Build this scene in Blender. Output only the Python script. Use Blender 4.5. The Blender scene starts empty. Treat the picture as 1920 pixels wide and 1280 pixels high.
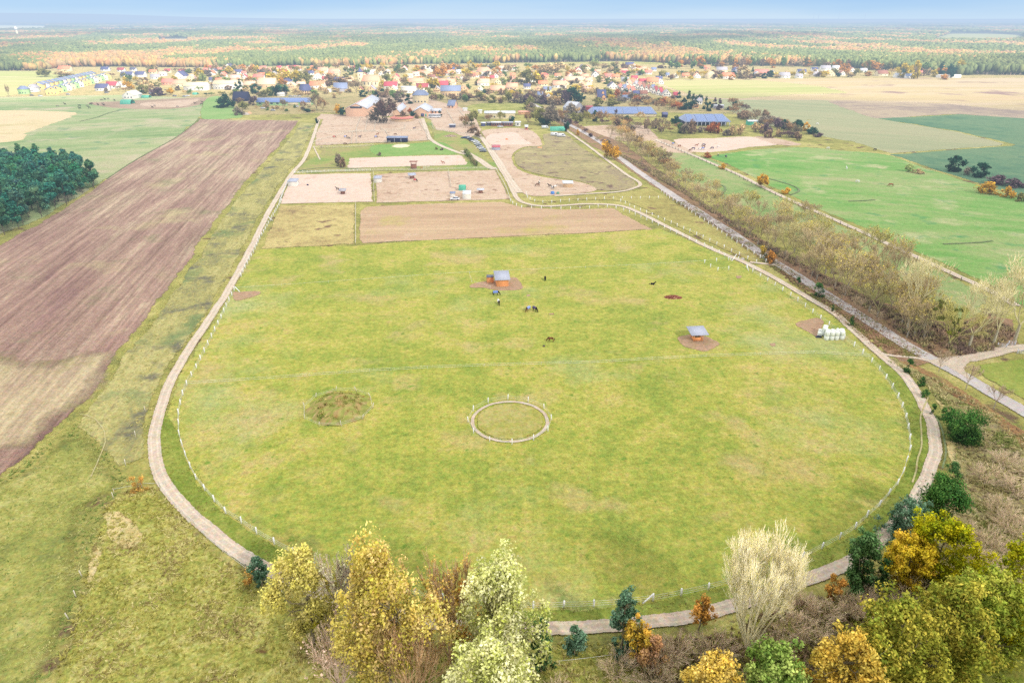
import bpy, math, random
import numpy as np
from mathutils import Vector, Matrix, noise as mnoise
from mathutils.geometry import tessellate_polygon, delaunay_2d_cdt
SC = bpy.context.scene
COL = SC.collection
PI = math.pi
# ------------------------------------------------------------------ survey
CAM_H = 75.0
PITCH = math.atan((640 - 34) / 1280.0)
SP, CP = math.sin(PITCH), math.cos(PITCH)
def G(px, py):                     # photo measurement -> ground position in metres
    u = (px - 960) / 1280.0; v = (py - 640) / 1280.0
    t = CAM_H / max(SP + v * CP, 1e-4)
    return (u * t, t * (CP - v * SP))
def DEP(py):
    return CAM_H / (SP + (py - 640) / 1280.0 * CP)
def HT(pb, pt):                    # height of a thing whose foot is at row pb and top at row pt
    y = G(960, pb)[1]; v = (pt - 640) / 1280.0
    t = y / (CP - v * SP)
    return CAM_H - t * (SP + v * CP)
def PX(x, y):                      # ground position -> photo measurement
    d = y * CP + CAM_H * SP; return 960 + 1280 * x / d, 640 + 1280 * (CAM_H * CP - y * SP) / d
# ------------------------------------------------------------------ colours
def lin(c):
    return tuple((x / 12.92 if x <= 0.04045 else ((x + 0.055) / 1.055) ** 2.4) for x in (k / 255.0 for k in c))
LF = 1.01
def T(r, g, b, k=1.0, sat=1.0):
    c = lin((r, g, b)); m = .3 * c[0] + .6 * c[1] + .1 * c[2]
    return tuple(min(0.86, max(0.004, (m + (x - m) * sat) * .95 / LF * k)) for x in c) + (1.0,)
# ------------------------------------------------------------------ objects
def link(o, parent=None):
    COL.objects.link(o)
    if parent is not None: o.parent = parent
    return o
def empty(name, loc=(0, 0, 0), rz=0.0, parent=None):
    o = bpy.data.objects.new(name, None); o.location = loc; o.rotation_euler = (0, 0, rz)
    o.empty_display_size = 0.3
    return link(o, parent)
PENDING = []
def tag(o, label=None, cat=None, group=None, kind=None, rank=False):
    if label: o['label'] = label
    if cat: o['category'] = cat
    if group: o['group'] = group
    if kind: o['kind'] = kind
    if rank: PENDING.append(o)
    return o
ORD = ['first','second','third','fourth','fifth','sixth','seventh','eighth','ninth','tenth','eleventh','twelfth','thirteenth','fourteenth','fifteenth','sixteenth','seventeenth','eighteenth','nineteenth','twentieth']
def rank_labels():
    d = {}
    for o in PENDING: d.setdefault(o['label'], []).append(o)
    for b, l in d.items():
        if len(l) < 2: continue
        l.sort(key=lambda o: PX(o.location.x, o.location.y)[0])
        n = len(l)
        for i, o in enumerate(l):
            if n == 2: s = ['left one', 'right one'][i]
            elif i == 0: s = 'leftmost'
            elif i == n - 1: s = 'rightmost'
            elif i < n / 2 or n - 1 - i > 19: s = ORD[min(i, 19)] + ' from left'
            else: s = ORD[n - 1 - i] + ' from right'
            o['label'] = b + ', ' + s
def mesh_np(name, V, F, mats=(), tint=None, attrs=None, smooth=False, fmat=None):
    V = np.asarray(V, dtype=np.float32).reshape(-1, 3); me = bpy.data.meshes.new(name)
    if isinstance(F, np.ndarray):
        m, k = F.shape; idx = F.astype(np.int32).ravel(); st = np.arange(m, dtype=np.int32) * k
        tot = np.full(m, k, dtype=np.int32)
    else:
        m = len(F); tot = np.array([len(f) for f in F], dtype=np.int32)
        idx = np.array([i for f in F for i in f], dtype=np.int32); st = np.concatenate([[0], np.cumsum(tot)[:-1]]).astype(np.int32)
    me.vertices.add(len(V)); me.vertices.foreach_set('co', V.ravel())
    me.loops.add(len(idx)); me.loops.foreach_set('vertex_index', idx)
    me.polygons.add(m); me.polygons.foreach_set('loop_start', st); me.polygons.foreach_set('loop_total', tot)
    if fmat is not None: me.polygons.foreach_set('material_index', np.asarray(fmat, dtype=np.int32))
    if smooth: me.polygons.foreach_set('use_smooth', np.ones(m, dtype=bool))
    me.update(calc_edges=True)
    for mt in mats: me.materials.append(mt)
    if tint is not None:
        a = me.attributes.new('tint', 'FLOAT_COLOR', 'POINT')
        t = np.ones((len(V), 4), dtype=np.float32); t[:, :3] = np.asarray(tint, dtype=np.float32)[:, :3]
        a.data.foreach_set('color', t.ravel())
    for k_, v_ in (attrs or {}).items():
        a = me.attributes.new(k_, 'FLOAT', 'POINT'); a.data.foreach_set('value', np.asarray(v_, dtype=np.float32))
    return me
def obj(name, me, parent=None, loc=None, rz=None, scale=None, color=None):
    o = bpy.data.objects.new(name, me); link(o, parent)
    if loc is not None: o.location = loc
    if rz is not None: o.rotation_euler = (0, 0, rz)
    if scale is not None: o.scale = scale if hasattr(scale, '__len__') else (scale,) * 3
    if color is not None: o.color = tuple(color[:3]) + (1.0,)
    return o
class MB:                          # collects simple solids into ONE mesh
    def __init__(s): s.V = []; s.F = []; s.M = []
    def add(s, V, F, m=0):
        b = len(s.V); s.V += [tuple(v) for v in V]; s.F += [tuple(i + b for i in f) for f in F]; s.M += [m] * len(F); return s
    def box(s, cx, cy, cz, sx, sy, sz, rz=0.0, m=0, tilt=0.0):
        c, d = math.cos(rz), math.sin(rz); V = []
        for k in (-.5, .5):
            for (i, j) in ((-.5, -.5), (.5, -.5), (.5, .5), (-.5, .5)):
                x, y, z = i * sx, j * sy, k * sz; x += tilt * (k + .5) * sz
                V.append((cx + x * c - y * d, cy + x * d + y * c, cz + z))
        return s.add(V, [(0, 3, 2, 1), (4, 5, 6, 7), (0, 1, 5, 4), (1, 2, 6, 5), (2, 3, 7, 6), (3, 0, 4, 7)], m)
    def bar(s, p, q, w, h=None, m=0, n=4):
        p = Vector(p); q = Vector(q); d = (q - p)
        if d.length < 1e-6: return s
        d.normalize(); a = d.cross(Vector((0, 0, 1)))
        if a.length < 1e-3: a = Vector((1, 0, 0))
        a.normalize(); b = a.cross(d); h = h or w; V = []
        for e in (p, q):
            for i in range(n):
                t = 2 * PI * (i + .5) / n; V.append(e + a * (math.cos(t) * w * .7071) + b * (math.sin(t) * h * .7071))
        F = [tuple(range(n))[::-1], tuple(range(n, 2 * n))] + [(i, (i + 1) % n, n + (i + 1) % n, n + i) for i in range(n)]
        return s.add(V, F, m)
    def cyl(s, x, y, z, r, h, n=12, m=0, r2=None, axis='z'):
        r2 = r if r2 is None else r2; V = []
        for (rr, zz) in ((r, 0), (r2, h)):
            for i in range(n):
                t = 2 * PI * i / n; a, b = rr * math.cos(t), rr * math.sin(t)
                V.append((x + a, y + b, z + zz) if axis == 'z' else ((x + a, y + zz, z + b) if axis == 'y' else (x + zz, y + a, z + b)))
        F = [tuple(range(n))[::-1], tuple(range(n, 2 * n))] + [(i, (i + 1) % n, n + (i + 1) % n, n + i) for i in range(n)]
        return s.add(V, F, m)
    def mesh(s, name, mats, smooth=False): return mesh_np(name, s.V, s.F, mats if isinstance(mats, (list, tuple)) else [mats], fmat=s.M, smooth=smooth)
    def build(s, name, mats, parent=None, **k): return obj(name, s.mesh(name, mats), parent, **k)
# ------------------------------------------------------------------ node helpers
HAZE = None
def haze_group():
    g = bpy.data.node_groups.new('painted_haze', 'ShaderNodeTree')
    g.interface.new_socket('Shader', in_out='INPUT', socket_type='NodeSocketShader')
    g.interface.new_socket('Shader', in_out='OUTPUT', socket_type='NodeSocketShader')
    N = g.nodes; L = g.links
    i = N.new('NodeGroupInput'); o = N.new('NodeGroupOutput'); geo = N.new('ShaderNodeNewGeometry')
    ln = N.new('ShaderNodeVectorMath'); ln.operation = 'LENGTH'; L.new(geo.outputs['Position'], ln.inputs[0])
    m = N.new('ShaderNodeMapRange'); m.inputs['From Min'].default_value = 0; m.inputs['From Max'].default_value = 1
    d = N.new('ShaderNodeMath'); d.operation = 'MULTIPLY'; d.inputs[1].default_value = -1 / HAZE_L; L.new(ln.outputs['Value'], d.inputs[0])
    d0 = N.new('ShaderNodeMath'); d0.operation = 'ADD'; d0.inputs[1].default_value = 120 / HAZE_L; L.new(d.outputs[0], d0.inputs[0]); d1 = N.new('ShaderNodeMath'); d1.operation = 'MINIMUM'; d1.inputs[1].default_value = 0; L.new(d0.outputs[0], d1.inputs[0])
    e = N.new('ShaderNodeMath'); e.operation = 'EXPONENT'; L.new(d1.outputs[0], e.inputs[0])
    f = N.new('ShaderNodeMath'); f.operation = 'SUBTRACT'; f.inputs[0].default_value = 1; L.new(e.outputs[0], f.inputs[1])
    em = N.new('ShaderNodeEmission'); em.inputs[0].default_value = HAZE_C; em.inputs[1].default_value = 1.0  # haze painted on: pale blue glow mixed over surfaces by distance from the origin
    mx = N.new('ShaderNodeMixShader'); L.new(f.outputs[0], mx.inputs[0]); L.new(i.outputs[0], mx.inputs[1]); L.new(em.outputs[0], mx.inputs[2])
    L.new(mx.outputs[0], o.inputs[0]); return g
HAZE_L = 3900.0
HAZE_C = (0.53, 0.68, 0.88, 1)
class NT:
    def __init__(s, name):
        s.m = bpy.data.materials.new(name); s.m.use_nodes = True; s.t = s.m.node_tree; s.t.nodes.clear(); s.N = s.t.nodes; s.L = s.t.links
        s.m.cycles.emission_sampling = 'NONE'
    def n(s, typ, **k):
        x = s.N.new('ShaderNode' + typ)
        for a, v in k.items():
            if a.startswith('i_'):
                nm = a[2:]; nm = int(nm) if nm.isdigit() else nm.replace('_', ' '); s.put(x.inputs[nm], v)
            else: setattr(x, a, v)
        return x
    def put(s, sock, v):
        if isinstance(v, bpy.types.NodeSocket): s.L.new(v, sock)
        elif hasattr(v, 'outputs'): s.L.new(v.outputs[0], sock)
        else:
            if hasattr(v, '__len__') and not isinstance(v, str) and len(sock.default_value) < len(v): v = tuple(v)[:len(sock.default_value)]
            sock.default_value = v
    def math(s, op, a, b=0.0, clamp=False):
        x = s.N.new('ShaderNodeMath'); x.operation = op; x.use_clamp = clamp; s.put(x.inputs[0], a); s.put(x.inputs[1], b); return x.outputs[0]
    def noise(s, vec, scale, detail=3, rough=.55, out='Fac'):
        x = s.n('TexNoise'); x.inputs['Scale'].default_value = scale; x.inputs['Detail'].default_value = detail; x.inputs['Roughness'].default_value = rough
        s.L.new(vec, x.inputs['Vector']); return x.outputs[out]
    def ramp(s, fac, cols, lo=.3, hi=.7, interp='LINEAR'):
        r = s.n('ValToRGB'); cr = r.color_ramp; cr.interpolation = interp; n = len(cols)
        while len(cr.elements) < n: cr.elements.new(.5)
        for i, c in enumerate(cols):
            cr.elements[i].position = lo + (hi - lo) * i / max(1, n - 1); cr.elements[i].color = c if len(c) == 4 else tuple(c) + (1,)
        s.L.new(fac, r.inputs[0]); return r.outputs[0]
    def mix(s, a, b, f, mode='MIX'):
        x = s.N.new('ShaderNodeMix'); x.data_type = 'RGBA'; x.blend_type = mode
        s.put(x.inputs[0], f); s.put(x.inputs[6], a); s.put(x.inputs[7], b); return x.outputs[2]
    def scale(s, c, f):
        x = s.N.new('ShaderNodeVectorMath'); x.operation = 'SCALE'; s.put(x.inputs[0], c); s.put(x.inputs[3], f); return x.outputs[0]
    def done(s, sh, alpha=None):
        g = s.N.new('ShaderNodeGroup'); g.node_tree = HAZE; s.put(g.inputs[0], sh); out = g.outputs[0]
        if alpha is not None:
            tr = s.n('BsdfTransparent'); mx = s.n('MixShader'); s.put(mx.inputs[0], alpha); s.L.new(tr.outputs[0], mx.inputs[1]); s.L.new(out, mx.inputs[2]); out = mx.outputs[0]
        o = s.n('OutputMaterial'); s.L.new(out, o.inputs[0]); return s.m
HAZE = haze_group()
def gmat(name, cols, s1=.02, s2=.13, s3=1.1, w=(.45, .33, .22), lo=.36, hi=.64, stretch=None, edge=None, grain=.22, bump=.0, marks=None, rut=False, s4=2.4, streak=None, soft=0):
    """earth / grass: three sizes of patches, a fine grain and, on sheets, a ragged border"""
    t = NT(name); tc = t.n('TexCoord').outputs['Object']; v = tc
    if stretch:
        mp = t.n('Mapping'); mp.vector_type = 'TEXTURE'; mp.inputs['Rotation'].default_value = (0, 0, stretch[0]); mp.inputs['Scale'].default_value = (stretch[1], 1, 1)
        t.L.new(tc, mp.inputs[0]); v = mp.outputs[0]
    a = t.noise(v, s1, 4, .6); b = t.noise(v, s2, 4, .6); c = t.noise(v, s3, 3, .65)
    f = t.math('ADD', t.math('ADD', t.math('MULTIPLY', a, w[0]), t.math('MULTIPLY', b, w[1])), t.math('MULTIPLY', c, w[2]))
    col = t.ramp(f, cols, lo, hi)
    if marks:                       # (colour, scale, threshold, softness)
        for (mc, ms, th, sf) in marks:
            nn = t.noise(tc, ms, 4, .62); k = t.n('MapRange'); t.L.new(nn, k.inputs[0]); k.inputs[1].default_value = th; k.inputs[2].default_value = th + sf
            col = t.mix(col, mc, k.outputs[0])
    if rut:
        u = t.n('Attribute', attribute_name='u').outputs['Fac']; au = t.math('ABSOLUTE', u)
        k = t.math('SUBTRACT', 1.0, t.math('MULTIPLY', t.math('ABSOLUTE', t.math('SUBTRACT', au, .5)), 5.0), True)
        col = t.scale(col, t.math('ADD', .9, t.math('MULTIPLY', k, .17)))
    g = t.noise(tc, s4, 2, .8); g2 = t.noise(tc, s4 * .28, 3, .7)
    gr = t.math('ADD', t.math('MULTIPLY', t.math('SUBTRACT', g, .5), grain * 3.4), t.math('MULTIPLY', t.math('SUBTRACT', g2, .5), grain * 2.6))
    if streak:
        mp2 = t.n('Mapping'); mp2.vector_type = 'TEXTURE'; mp2.inputs['Rotation'].default_value = (0, 0, streak[0]); mp2.inputs['Scale'].default_value = (streak[3] if len(streak) > 3 else 60, 1, 1)
        t.L.new(tc, mp2.inputs[0]); sn = t.noise(mp2.outputs[0], streak[1], 3, .7); gr = t.math('ADD', gr, t.math('MULTIPLY', t.math('SUBTRACT', sn, .5), streak[2]))
    col = t.scale(col, t.math('MAXIMUM', t.math('ADD', 1.0, gr), .35))
    cn = t.noise(tc, s4 * .6, 2, .7, out='Color'); hv = t.N.new('ShaderNodeVectorMath'); hv.operation = 'MULTIPLY_ADD'; t.L.new(cn, hv.inputs[0]); hv.inputs[1].default_value = (.55, .30, .55); hv.inputs[2].default_value = (.725, .85, .725)
    hm_ = t.N.new('ShaderNodeVectorMath'); hm_.operation = 'MULTIPLY'; t.L.new(col, hm_.inputs[0]); t.L.new(hv.outputs[0], hm_.inputs[1]); col = hm_.outputs[0]
    bs = t.n('BsdfDiffuse'); t.put(bs.inputs[0], col); bs.inputs[1].default_value = .5
    if bump:
        bp = t.n('Bump'); bp.inputs['Strength'].default_value = bump; bp.inputs['Distance'].default_value = .5; t.L.new(c, bp.inputs['Height']); t.L.new(bp.outputs[0], bs.inputs['Normal'])
    al = None
    if edge:
        e = t.n('Attribute', attribute_name='e').outputs['Fac']; nn = t.noise(tc, edge, 4, .7)
        al = t.math('MULTIPLY', t.math('ADD', t.math('SUBTRACT', e, .5), t.math('MULTIPLY', t.math('SUBTRACT', nn, .5), 1.45)), 2.2 if soft else 7.0)
        al = t.math('ADD', al, .5, True)
    return t.done(bs, al)
def amat(name, rough=.8, var=.15, sc=6.0, color=None, spec=.2, metal=0.0, ramp=None):
    """paint, plaster, cloth, timber: object colour (or a fixed one) weathered by noise"""
    t = NT(name); tc = t.n('TexCoord').outputs['Object']
    c = color if color else t.n('ObjectInfo').outputs['Color']
    g = t.noise(tc, sc, 4, .6); c = t.scale(c, t.math('ADD', 1 - var, t.math('MULTIPLY', g, 2 * var)))
    b = t.n('BsdfPrincipled'); t.put(b.inputs['Base Color'], c); b.inputs['Roughness'].default_value = rough
    b.inputs['Metallic'].default_value = metal; b.inputs['Specular IOR Level'].default_value = spec
    return t.done(b)
# ------------------------------------------------------------------ sheets
DZ = .003
ZL = [0.0]
def inside(A, x, y):
    x0, y0 = A[:, 0], A[:, 1]; x1, y1 = np.roll(x0, -1), np.roll(y0, -1)
    c = (y0 > y) != (y1 > y); with_ = np.where(c, (x1 - x0) * (y - y0) / np.where(y1 == y0, 1e-9, y1 - y0) + x0, -1e18)
    return bool((c & (x < with_)).sum() % 2)
def dense(P, step, jit, closed=True, smooth=True, seed=0):
    """resample a measured outline, round its corners a little and make it irregular"""
    P = [Vector((p[0], p[1])) for p in P]; n = len(P); out = []
    for i in range(n if closed else n - 1):
        a, b = P[i], P[(i + 1) % n]
        if smooth:
            p0 = P[(i - 1) % n] if closed or i > 0 else a; p3 = P[(i + 2) % n] if closed or i + 2 < n else b
        L = (b - a).length; k = max(1, int(L / step))
        for j in range(k):
            t = j / k
            if smooth: q = .5 * ((2 * a) + (b - p0) * t + (2 * p0 - 5 * a + 4 * b - p3) * t * t + (3 * a - p0 - 3 * b + p3) * t ** 3)
            else: q = a.lerp(b, t)
            out.append(q)
    if not closed: out.append(P[-1])
    if jit:
        for i, q in enumerate(out):
            q = Vector((q.x, q.y)); s = 1 / (step * 3)
            dx = mnoise.noise((q.x * s, q.y * s, seed + .5)); dy = mnoise.noise((q.x * s, q.y * s, seed + 9.5))
            out[i] = q + Vector((dx, dy)) * jit
    return out
def sheet(name, P, mat, w=1.5, step=3.0, jit=.6, smooth=True, z=None, px=True, label=None):
    if px: P = [G(*p) for p in P]
    if sum(P[i][0] * P[(i + 1) % len(P)][1] - P[(i + 1) % len(P)][0] * P[i][1] for i in range(len(P))) < 0: P = P[::-1]
    Q = dense(P, step, jit, True, smooth, len(ZL)); n = len(Q); R = []
    for i in range(n):
        t = (Q[(i + 1) % n] - Q[i - 1]); t.normalize(); R.append(Q[i] + Vector((-t.y, t.x)) * w)
    if z is None: ZL[0] += DZ; z = ZL[0]
    QA = np.array([(q.x, q.y) for q in Q]); K = []
    for r in R:
        if (((QA - (r.x, r.y)) ** 2).sum(1)).min() > (w * .75) ** 2 and inside(QA, r.x, r.y): K.append(Vector((r.x, r.y)))
    x0, y0 = QA.min(0); x1, y1 = QA.max(0); gs = max((x1 - x0) / 40, (y1 - y0) / 40, w * 2.5)
    gx = x0 + gs / 2
    while gx < x1:
        gy = y0 + gs / 2
        while gy < y1:
            if (((QA - (gx, gy)) ** 2).sum(1)).min() > (w * 1.6) ** 2 and inside(QA, gx, gy): K.append(Vector((gx + .01 * gy % .37, gy)))
            gy += gs
        gx += gs
    res = delaunay_2d_cdt([Vector((q.x, q.y)) for q in Q] + K, [(i, (i + 1) % n) for i in range(n)], [], 1, 1e-4, True)
    E = [1.0 if (len(og) and min(og) >= n) else 0.0 for og in res[3]]
    V = [(q.x, q.y, z) for q in res[0]]; F = [tuple(f) for f in res[2]]
    F = [f if sum((V[f[i]][0] * V[f[(i + 1) % len(f)]][1] - V[f[(i + 1) % len(f)]][0] * V[f[i]][1]) for i in range(len(f))) > 0 else f[::-1] for f in F]
    o = obj(name, mesh_np(name, V, F, [mat], attrs={'e': E}))
    o['kind'] = 'structure'
    if label: o['label'] = label
    return o
def ribbon(name, P, width, mat, z=None, step=2.0, px=True, jit=.25):
    if px: P = [G(*p) for p in P]
    Q = dense(P, step, jit, False, True, 3); n = len(Q)
    if z is None: ZL[0] += DZ; z = ZL[0]
    V = []; E = []; U = []; us = (-1.25, -.85, -.45, 0, .45, .85, 1.25)
    for i, q in enumerate(Q):
        t = Q[min(i + 1, n - 1)] - Q[max(i - 1, 0)]; t.normalize(); nn = Vector((-t.y, t.x))
        wv = width[0] + (width[1] - width[0]) * i / n if hasattr(width, '__len__') else width
        for u in us:
            p = q + nn * (u * wv / 2); V.append((p.x, p.y, z)); E.append(0.0 if abs(u) > 1 else 1.0); U.append(u)
    k = len(us); F = [(i * k + j, i * k + j + 1, (i + 1) * k + j + 1, (i + 1) * k + j) for i in range(n - 1) for j in range(k - 1)]
    o = obj(name, mesh_np(name, V, F, [mat], attrs={'e': E, 'u': U})); o['kind'] = 'structure'; return o
def ang(a, b):
    (x0, y0), (x1, y1) = G(*a), G(*b); return math.atan2(y1 - y0, x1 - x0)

# base earth: one sheet to the horizon
M_base = gmat('rough_autumn_grass', [T(124, 126, 78), T(146, 146, 84), T(164, 160, 92), T(182, 174, 108), T(198, 188, 126)], .03, .2, 1.4, grain=.3, bump=.25, lo=.38, hi=.62, marks=[(T(120, 100, 80), .11, .58, .08)])
s = 70000
obj('ground', mesh_np('ground', [(-s, -2000, 0), (s, -2000, 0), (s, s, 0), (-s, s, 0)], np.array([[0, 1, 2, 3]]), [M_base]))['kind'] = 'structure'
DIRL = ang((560, 225), (220, 670))
# --- far land
M_vill = gmat('village_ground', [T(128, 132, 80, .9), T(164, 154, 100, .9), T(200, 180, 134, .9), T(142, 142, 88, .9), T(210, 188, 152, .9)], .06, .25, .9, edge=.05, grain=.3, lo=.36, hi=.64)
sheet('village_land', [(-200, 190), (-200, 128), (400, 124), (900, 119), (1300, 122), (1800, 132), (2150, 140), (2150, 152), (1500, 147), (1230, 150), (1255, 172), (1400, 200), (1400, 215), (1000, 205), (420, 215), (380, 188), (200, 184)], M_vill, w=8, step=25, jit=6)
M_ffloor = gmat('forest_floor', [T(132, 136, 96), T(150, 140, 100), T(120, 130, 96)], .01, .05, .4, edge=.05, grain=.2)
sheet('forest_land', [(-1000, 134), (60, 133), (130, 126), (330, 127), (640, 124), (900, 120), (1180, 116), (1400, 124), (1650, 131), (1800, 140), (3000, 144), (2400, 37), (-500, 37)], M_ffloor, w=10, step=120, jit=5, smooth=False)
M_lit = gmat('pale_green_crop', [T(206, 206, 138, .66), T(216, 208, 150, .7), T(198, 206, 130, .64), T(226, 212, 164, .72)], .006, .03, .3, w=(.5, .3, .2), stretch=(.15, 9), edge=.06, grain=.1, streak=(.1, .06, .3, 25))
M_stub = gmat('stubble_field', [T(214, 190, 156, .66), T(230, 208, 176, .7), T(220, 200, 150, .68), T(228, 198, 168, .68)], .008, .05, .4, w=(.5, .3, .2), stretch=(.05, 8), edge=.06, grain=.14, marks=[(T(190, 160, 150, .6), .012, .55, .1)], streak=(.04, .05, .3, 25))
sheet('crop_field', [(-260, 200), (-260, 134), (60, 134), (140, 137), (215, 146), (140, 150), (60, 165), (30, 178)], M_lit, w=5, step=20, jit=3)
sheet('far_field', [(-60, 56), (-60, 47.5), (60, 48.5), (86, 49.5), (84, 56)], gmat('far_field_soil', [T(222, 214, 150), T(240, 232, 190)], .002, .02, .1, edge=.01), w=30, step=100, jit=20)
sheet('far_field', [(1745, 72), (1780, 64), (1860, 64), (1912, 66.5), (1918, 77), (1850, 79), (1780, 76)], M_lit, w=20, step=60, jit=10)
sheet('far_field', [(298, 73), (352, 73), (350, 76), (300, 75.6)], M_stub, w=15, step=60, jit=10)
sheet('stubble_field', [(1225, 158), (1260, 149), (1500, 147), (1920, 146), (2400, 148), (2400, 240), (1920, 214), (1740, 197), (1560, 191), (1400, 190), (1290, 182), (1250, 168)], M_stub, w=5, step=20, jit=4)
sheet('crop_field', [(1240, 160), (1262, 150), (1400, 150), (1500, 157), (1560, 166), (1592, 175), (1500, 178), (1380, 186), (1300, 178)], M_lit, w=6, step=20, jit=4)
# --- right side
M_olive = gmat('olive_stubble', [T(142, 150, 118), T(162, 166, 128), T(176, 172, 136), T(148, 156, 120)], .008, .06, .6, stretch=(-.55, 8), edge=.12, grain=.14)
M_dkgr = gmat('dark_green_crop', [T(92, 126, 100), T(106, 138, 106), T(124, 148, 112), T(98, 132, 106)], .01, .08, .8, edge=.12, grain=.2)
M_purp = gmat('bare_brown_soil', [T(144, 130, 124), T(168, 150, 134), T(190, 172, 144), T(154, 138, 128)], .01, .07, .5, edge=.12, grain=.2)
sheet('grey_green_field', [(1330, 188), (1400, 187), (1560, 189), (1700, 200), (1680, 222), (1520, 226), (1500, 240), (1420, 232), (1370, 210)], M_olive, w=3, step=10, jit=2)
sheet('brown_field', [(1560, 189), (1740, 193), (1920, 207), (2300, 226), (2300, 236), (1920, 224), (1800, 215), (1730, 218), (1645, 223), (1590, 206)], M_purp, w=3, step=10, jit=3)
sheet('dark_green_field', [(1640, 222), (1730, 218), (1800, 214), (1920, 222), (2300, 240), (2300, 460), (1920, 372), (1760, 322), (1665, 289), (1880, 274), (1895, 270), (1790, 246)], M_dkgr, w=3, step=8, jit=1.5, smooth=False)
sheet('olive_field', [(1500, 226), (1570, 221), (1645, 222), (1790, 246), (1888, 270), (1880, 274), (1672, 288), (1600, 268), (1540, 256), (1500, 242)], M_olive, w=2.5, step=8, jit=1, smooth=False)
M_green = gmat('lush_pasture', [T(92, 148, 76), T(114, 162, 84), T(136, 170, 98), T(156, 172, 112), T(174, 172, 130)], .02, .13, 1.0, stretch=(-.35, 3), edge=.3, grain=.22, lo=.36, hi=.64, marks=[(T(186, 186, 140), .05, .54, .16), (T(96, 150, 96), .09, .58, .14)])
sheet('green_pasture', [(1330, 292), (1420, 280), (1510, 276), (1580, 282), (1665, 290), (1760, 322), (1920, 372), (2200, 440), (2200, 760), (1920, 580), (1850, 535), (1800, 512), (1700, 466), (1600, 422), (1500, 378), (1420, 338), (1360, 308)], M_green, w=3, step=6, jit=1.5)
M_green2 = gmat('worn_pasture', [T(120, 150, 92), T(136, 162, 100), T(150, 168, 108), T(170, 170, 122), T(168, 160, 124)], .03, .2, 1.2, edge=.3, grain=.22, marks=[(T(112, 104, 92), .06, .63, .05)])
sheet('worn_pasture', [(1228, 300), (1250, 284), (1320, 292), (1400, 334), (1500, 386), (1600, 432), (1700, 478), (1800, 524), (1870, 560), (1800, 600), (1640, 520), (1480, 440), (1360, 380), (1270, 330)], M_green2, w=3, step=6, jit=1.5)
M_sand = gmat('pale_sand', [T(210, 184, 166), T(218, 194, 176), T(224, 202, 186), T(212, 188, 170)], .03, .2, 1.5, edge=.35, grain=.13, marks=[(T(190, 164, 140), .12, .6, .1)])
M_sand2 = gmat('trodden_sand', [T(184, 156, 134), T(200, 174, 150), T(210, 188, 166), T(192, 164, 142)], .04, .25, 1.6, edge=.35, grain=.2, marks=[(T(158, 128, 108), .16, .58, .1)])
M_soil = gmat('brown_riding_soil', [T(178, 150, 124), T(192, 164, 134), T(202, 176, 144), T(186, 162, 122)], .02, .12, 1.2, stretch=(.05, 6), edge=.35, grain=.16, marks=[(T(186, 172, 112), .03, .56, .14), (T(216, 194, 170), .04, .62, .1)], streak=(.05, .6, .5, 30))
sheet('sand_paddock', [(1092, 237), (1195, 234), (1215, 240), (1232, 262), (1150, 263), (1100, 246)], M_sand2, w=1.5, step=5, jit=1)
sheet('sand_paddock', [(1262, 262), (1330, 259), (1415, 257), (1462, 271), (1400, 277), (1370, 283), (1300, 285)], M_sand, w=1.5, step=5, jit=1)
sheet('sand_paddock', [(1412, 257), (1440, 257), (1505, 271), (1460, 272)], M_sand2, w=1, step=5, jit=.6)
sheet('sand_paddock', [(1215, 262), (1250, 262), (1302, 286), (1240, 285), (1222, 278)], M_sand2, w=1.5, step=5, jit=1)
# --- left side
M_left = gmat('hay_meadow', [T(124, 150, 100), T(144, 164, 112), T(164, 174, 126), T(182, 178, 142), T(150, 164, 118)], .015, .1, .9, stretch=(.35, 4), edge=.2, grain=.22, marks=[(T(190, 180, 150), .03, .54, .14), (T(120, 150, 110), .05, .57, .12)])
sheet('hay_meadow', [(-300, 330), (-300, 200), (0, 182), (230, 178), (385, 184), (378, 222), (330, 262), (262, 300), (200, 338), (150, 372), (60, 420), (-100, 480)], M_left, w=3, step=8, jit=2, smooth=False)
sheet('dry_meadow', [(-260, 215), (0, 207), (90, 208), (145, 212), (130, 222), (60, 248), (20, 266), (-260, 280)], gmat('dry_grass', [T(176, 166, 120), T(206, 190, 146), T(220, 200, 162), T(196, 176, 140)], .015, .1, .8, stretch=(.2, 3), edge=.12, grain=.2), w=3, step=8, jit=2)
M_mud = gmat('trodden_mud', [T(150, 132, 112), T(176, 152, 130), T(190, 168, 146)], .03, .2, 1.2, edge=.3, grain=.2)
sheet('cattle_yard', [(165, 193), (230, 190), (380, 183), (384, 194), (330, 204), (250, 205), (190, 200)], M_mud, w=2, step=6, jit=1.5)
sheet('sand_paddock', [(262, 194), (340, 188), (376, 186), (350, 199), (290, 202)], M_sand2, w=2, step=6, jit=1)
sheet('grass_strip', [(385, 186), (420, 182), (455, 215), (440, 222), (378, 223)], gmat('fresh_grass', [T(126, 164, 96), T(144, 174, 106), T(158, 178, 118)], .03, .2, 1, edge=.3, grain=.2), w=2, step=6, jit=1)
M_plough = gmat('stubbly_ploughed_soil', [T(140, 112, 106), T(156, 128, 116), T(170, 144, 128), T(188, 168, 144), T(170, 142, 126)], .02, .12, .9, w=(.40, .36, .24), stretch=(DIRL, 7), edge=.25, grain=.3, bump=.4, lo=.36, hi=.64, marks=[(T(186, 174, 134), .03, .56, .2), (T(138, 138, 104), .05, .58, .2)], streak=(DIRL, .55, 1.5, 40))
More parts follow.
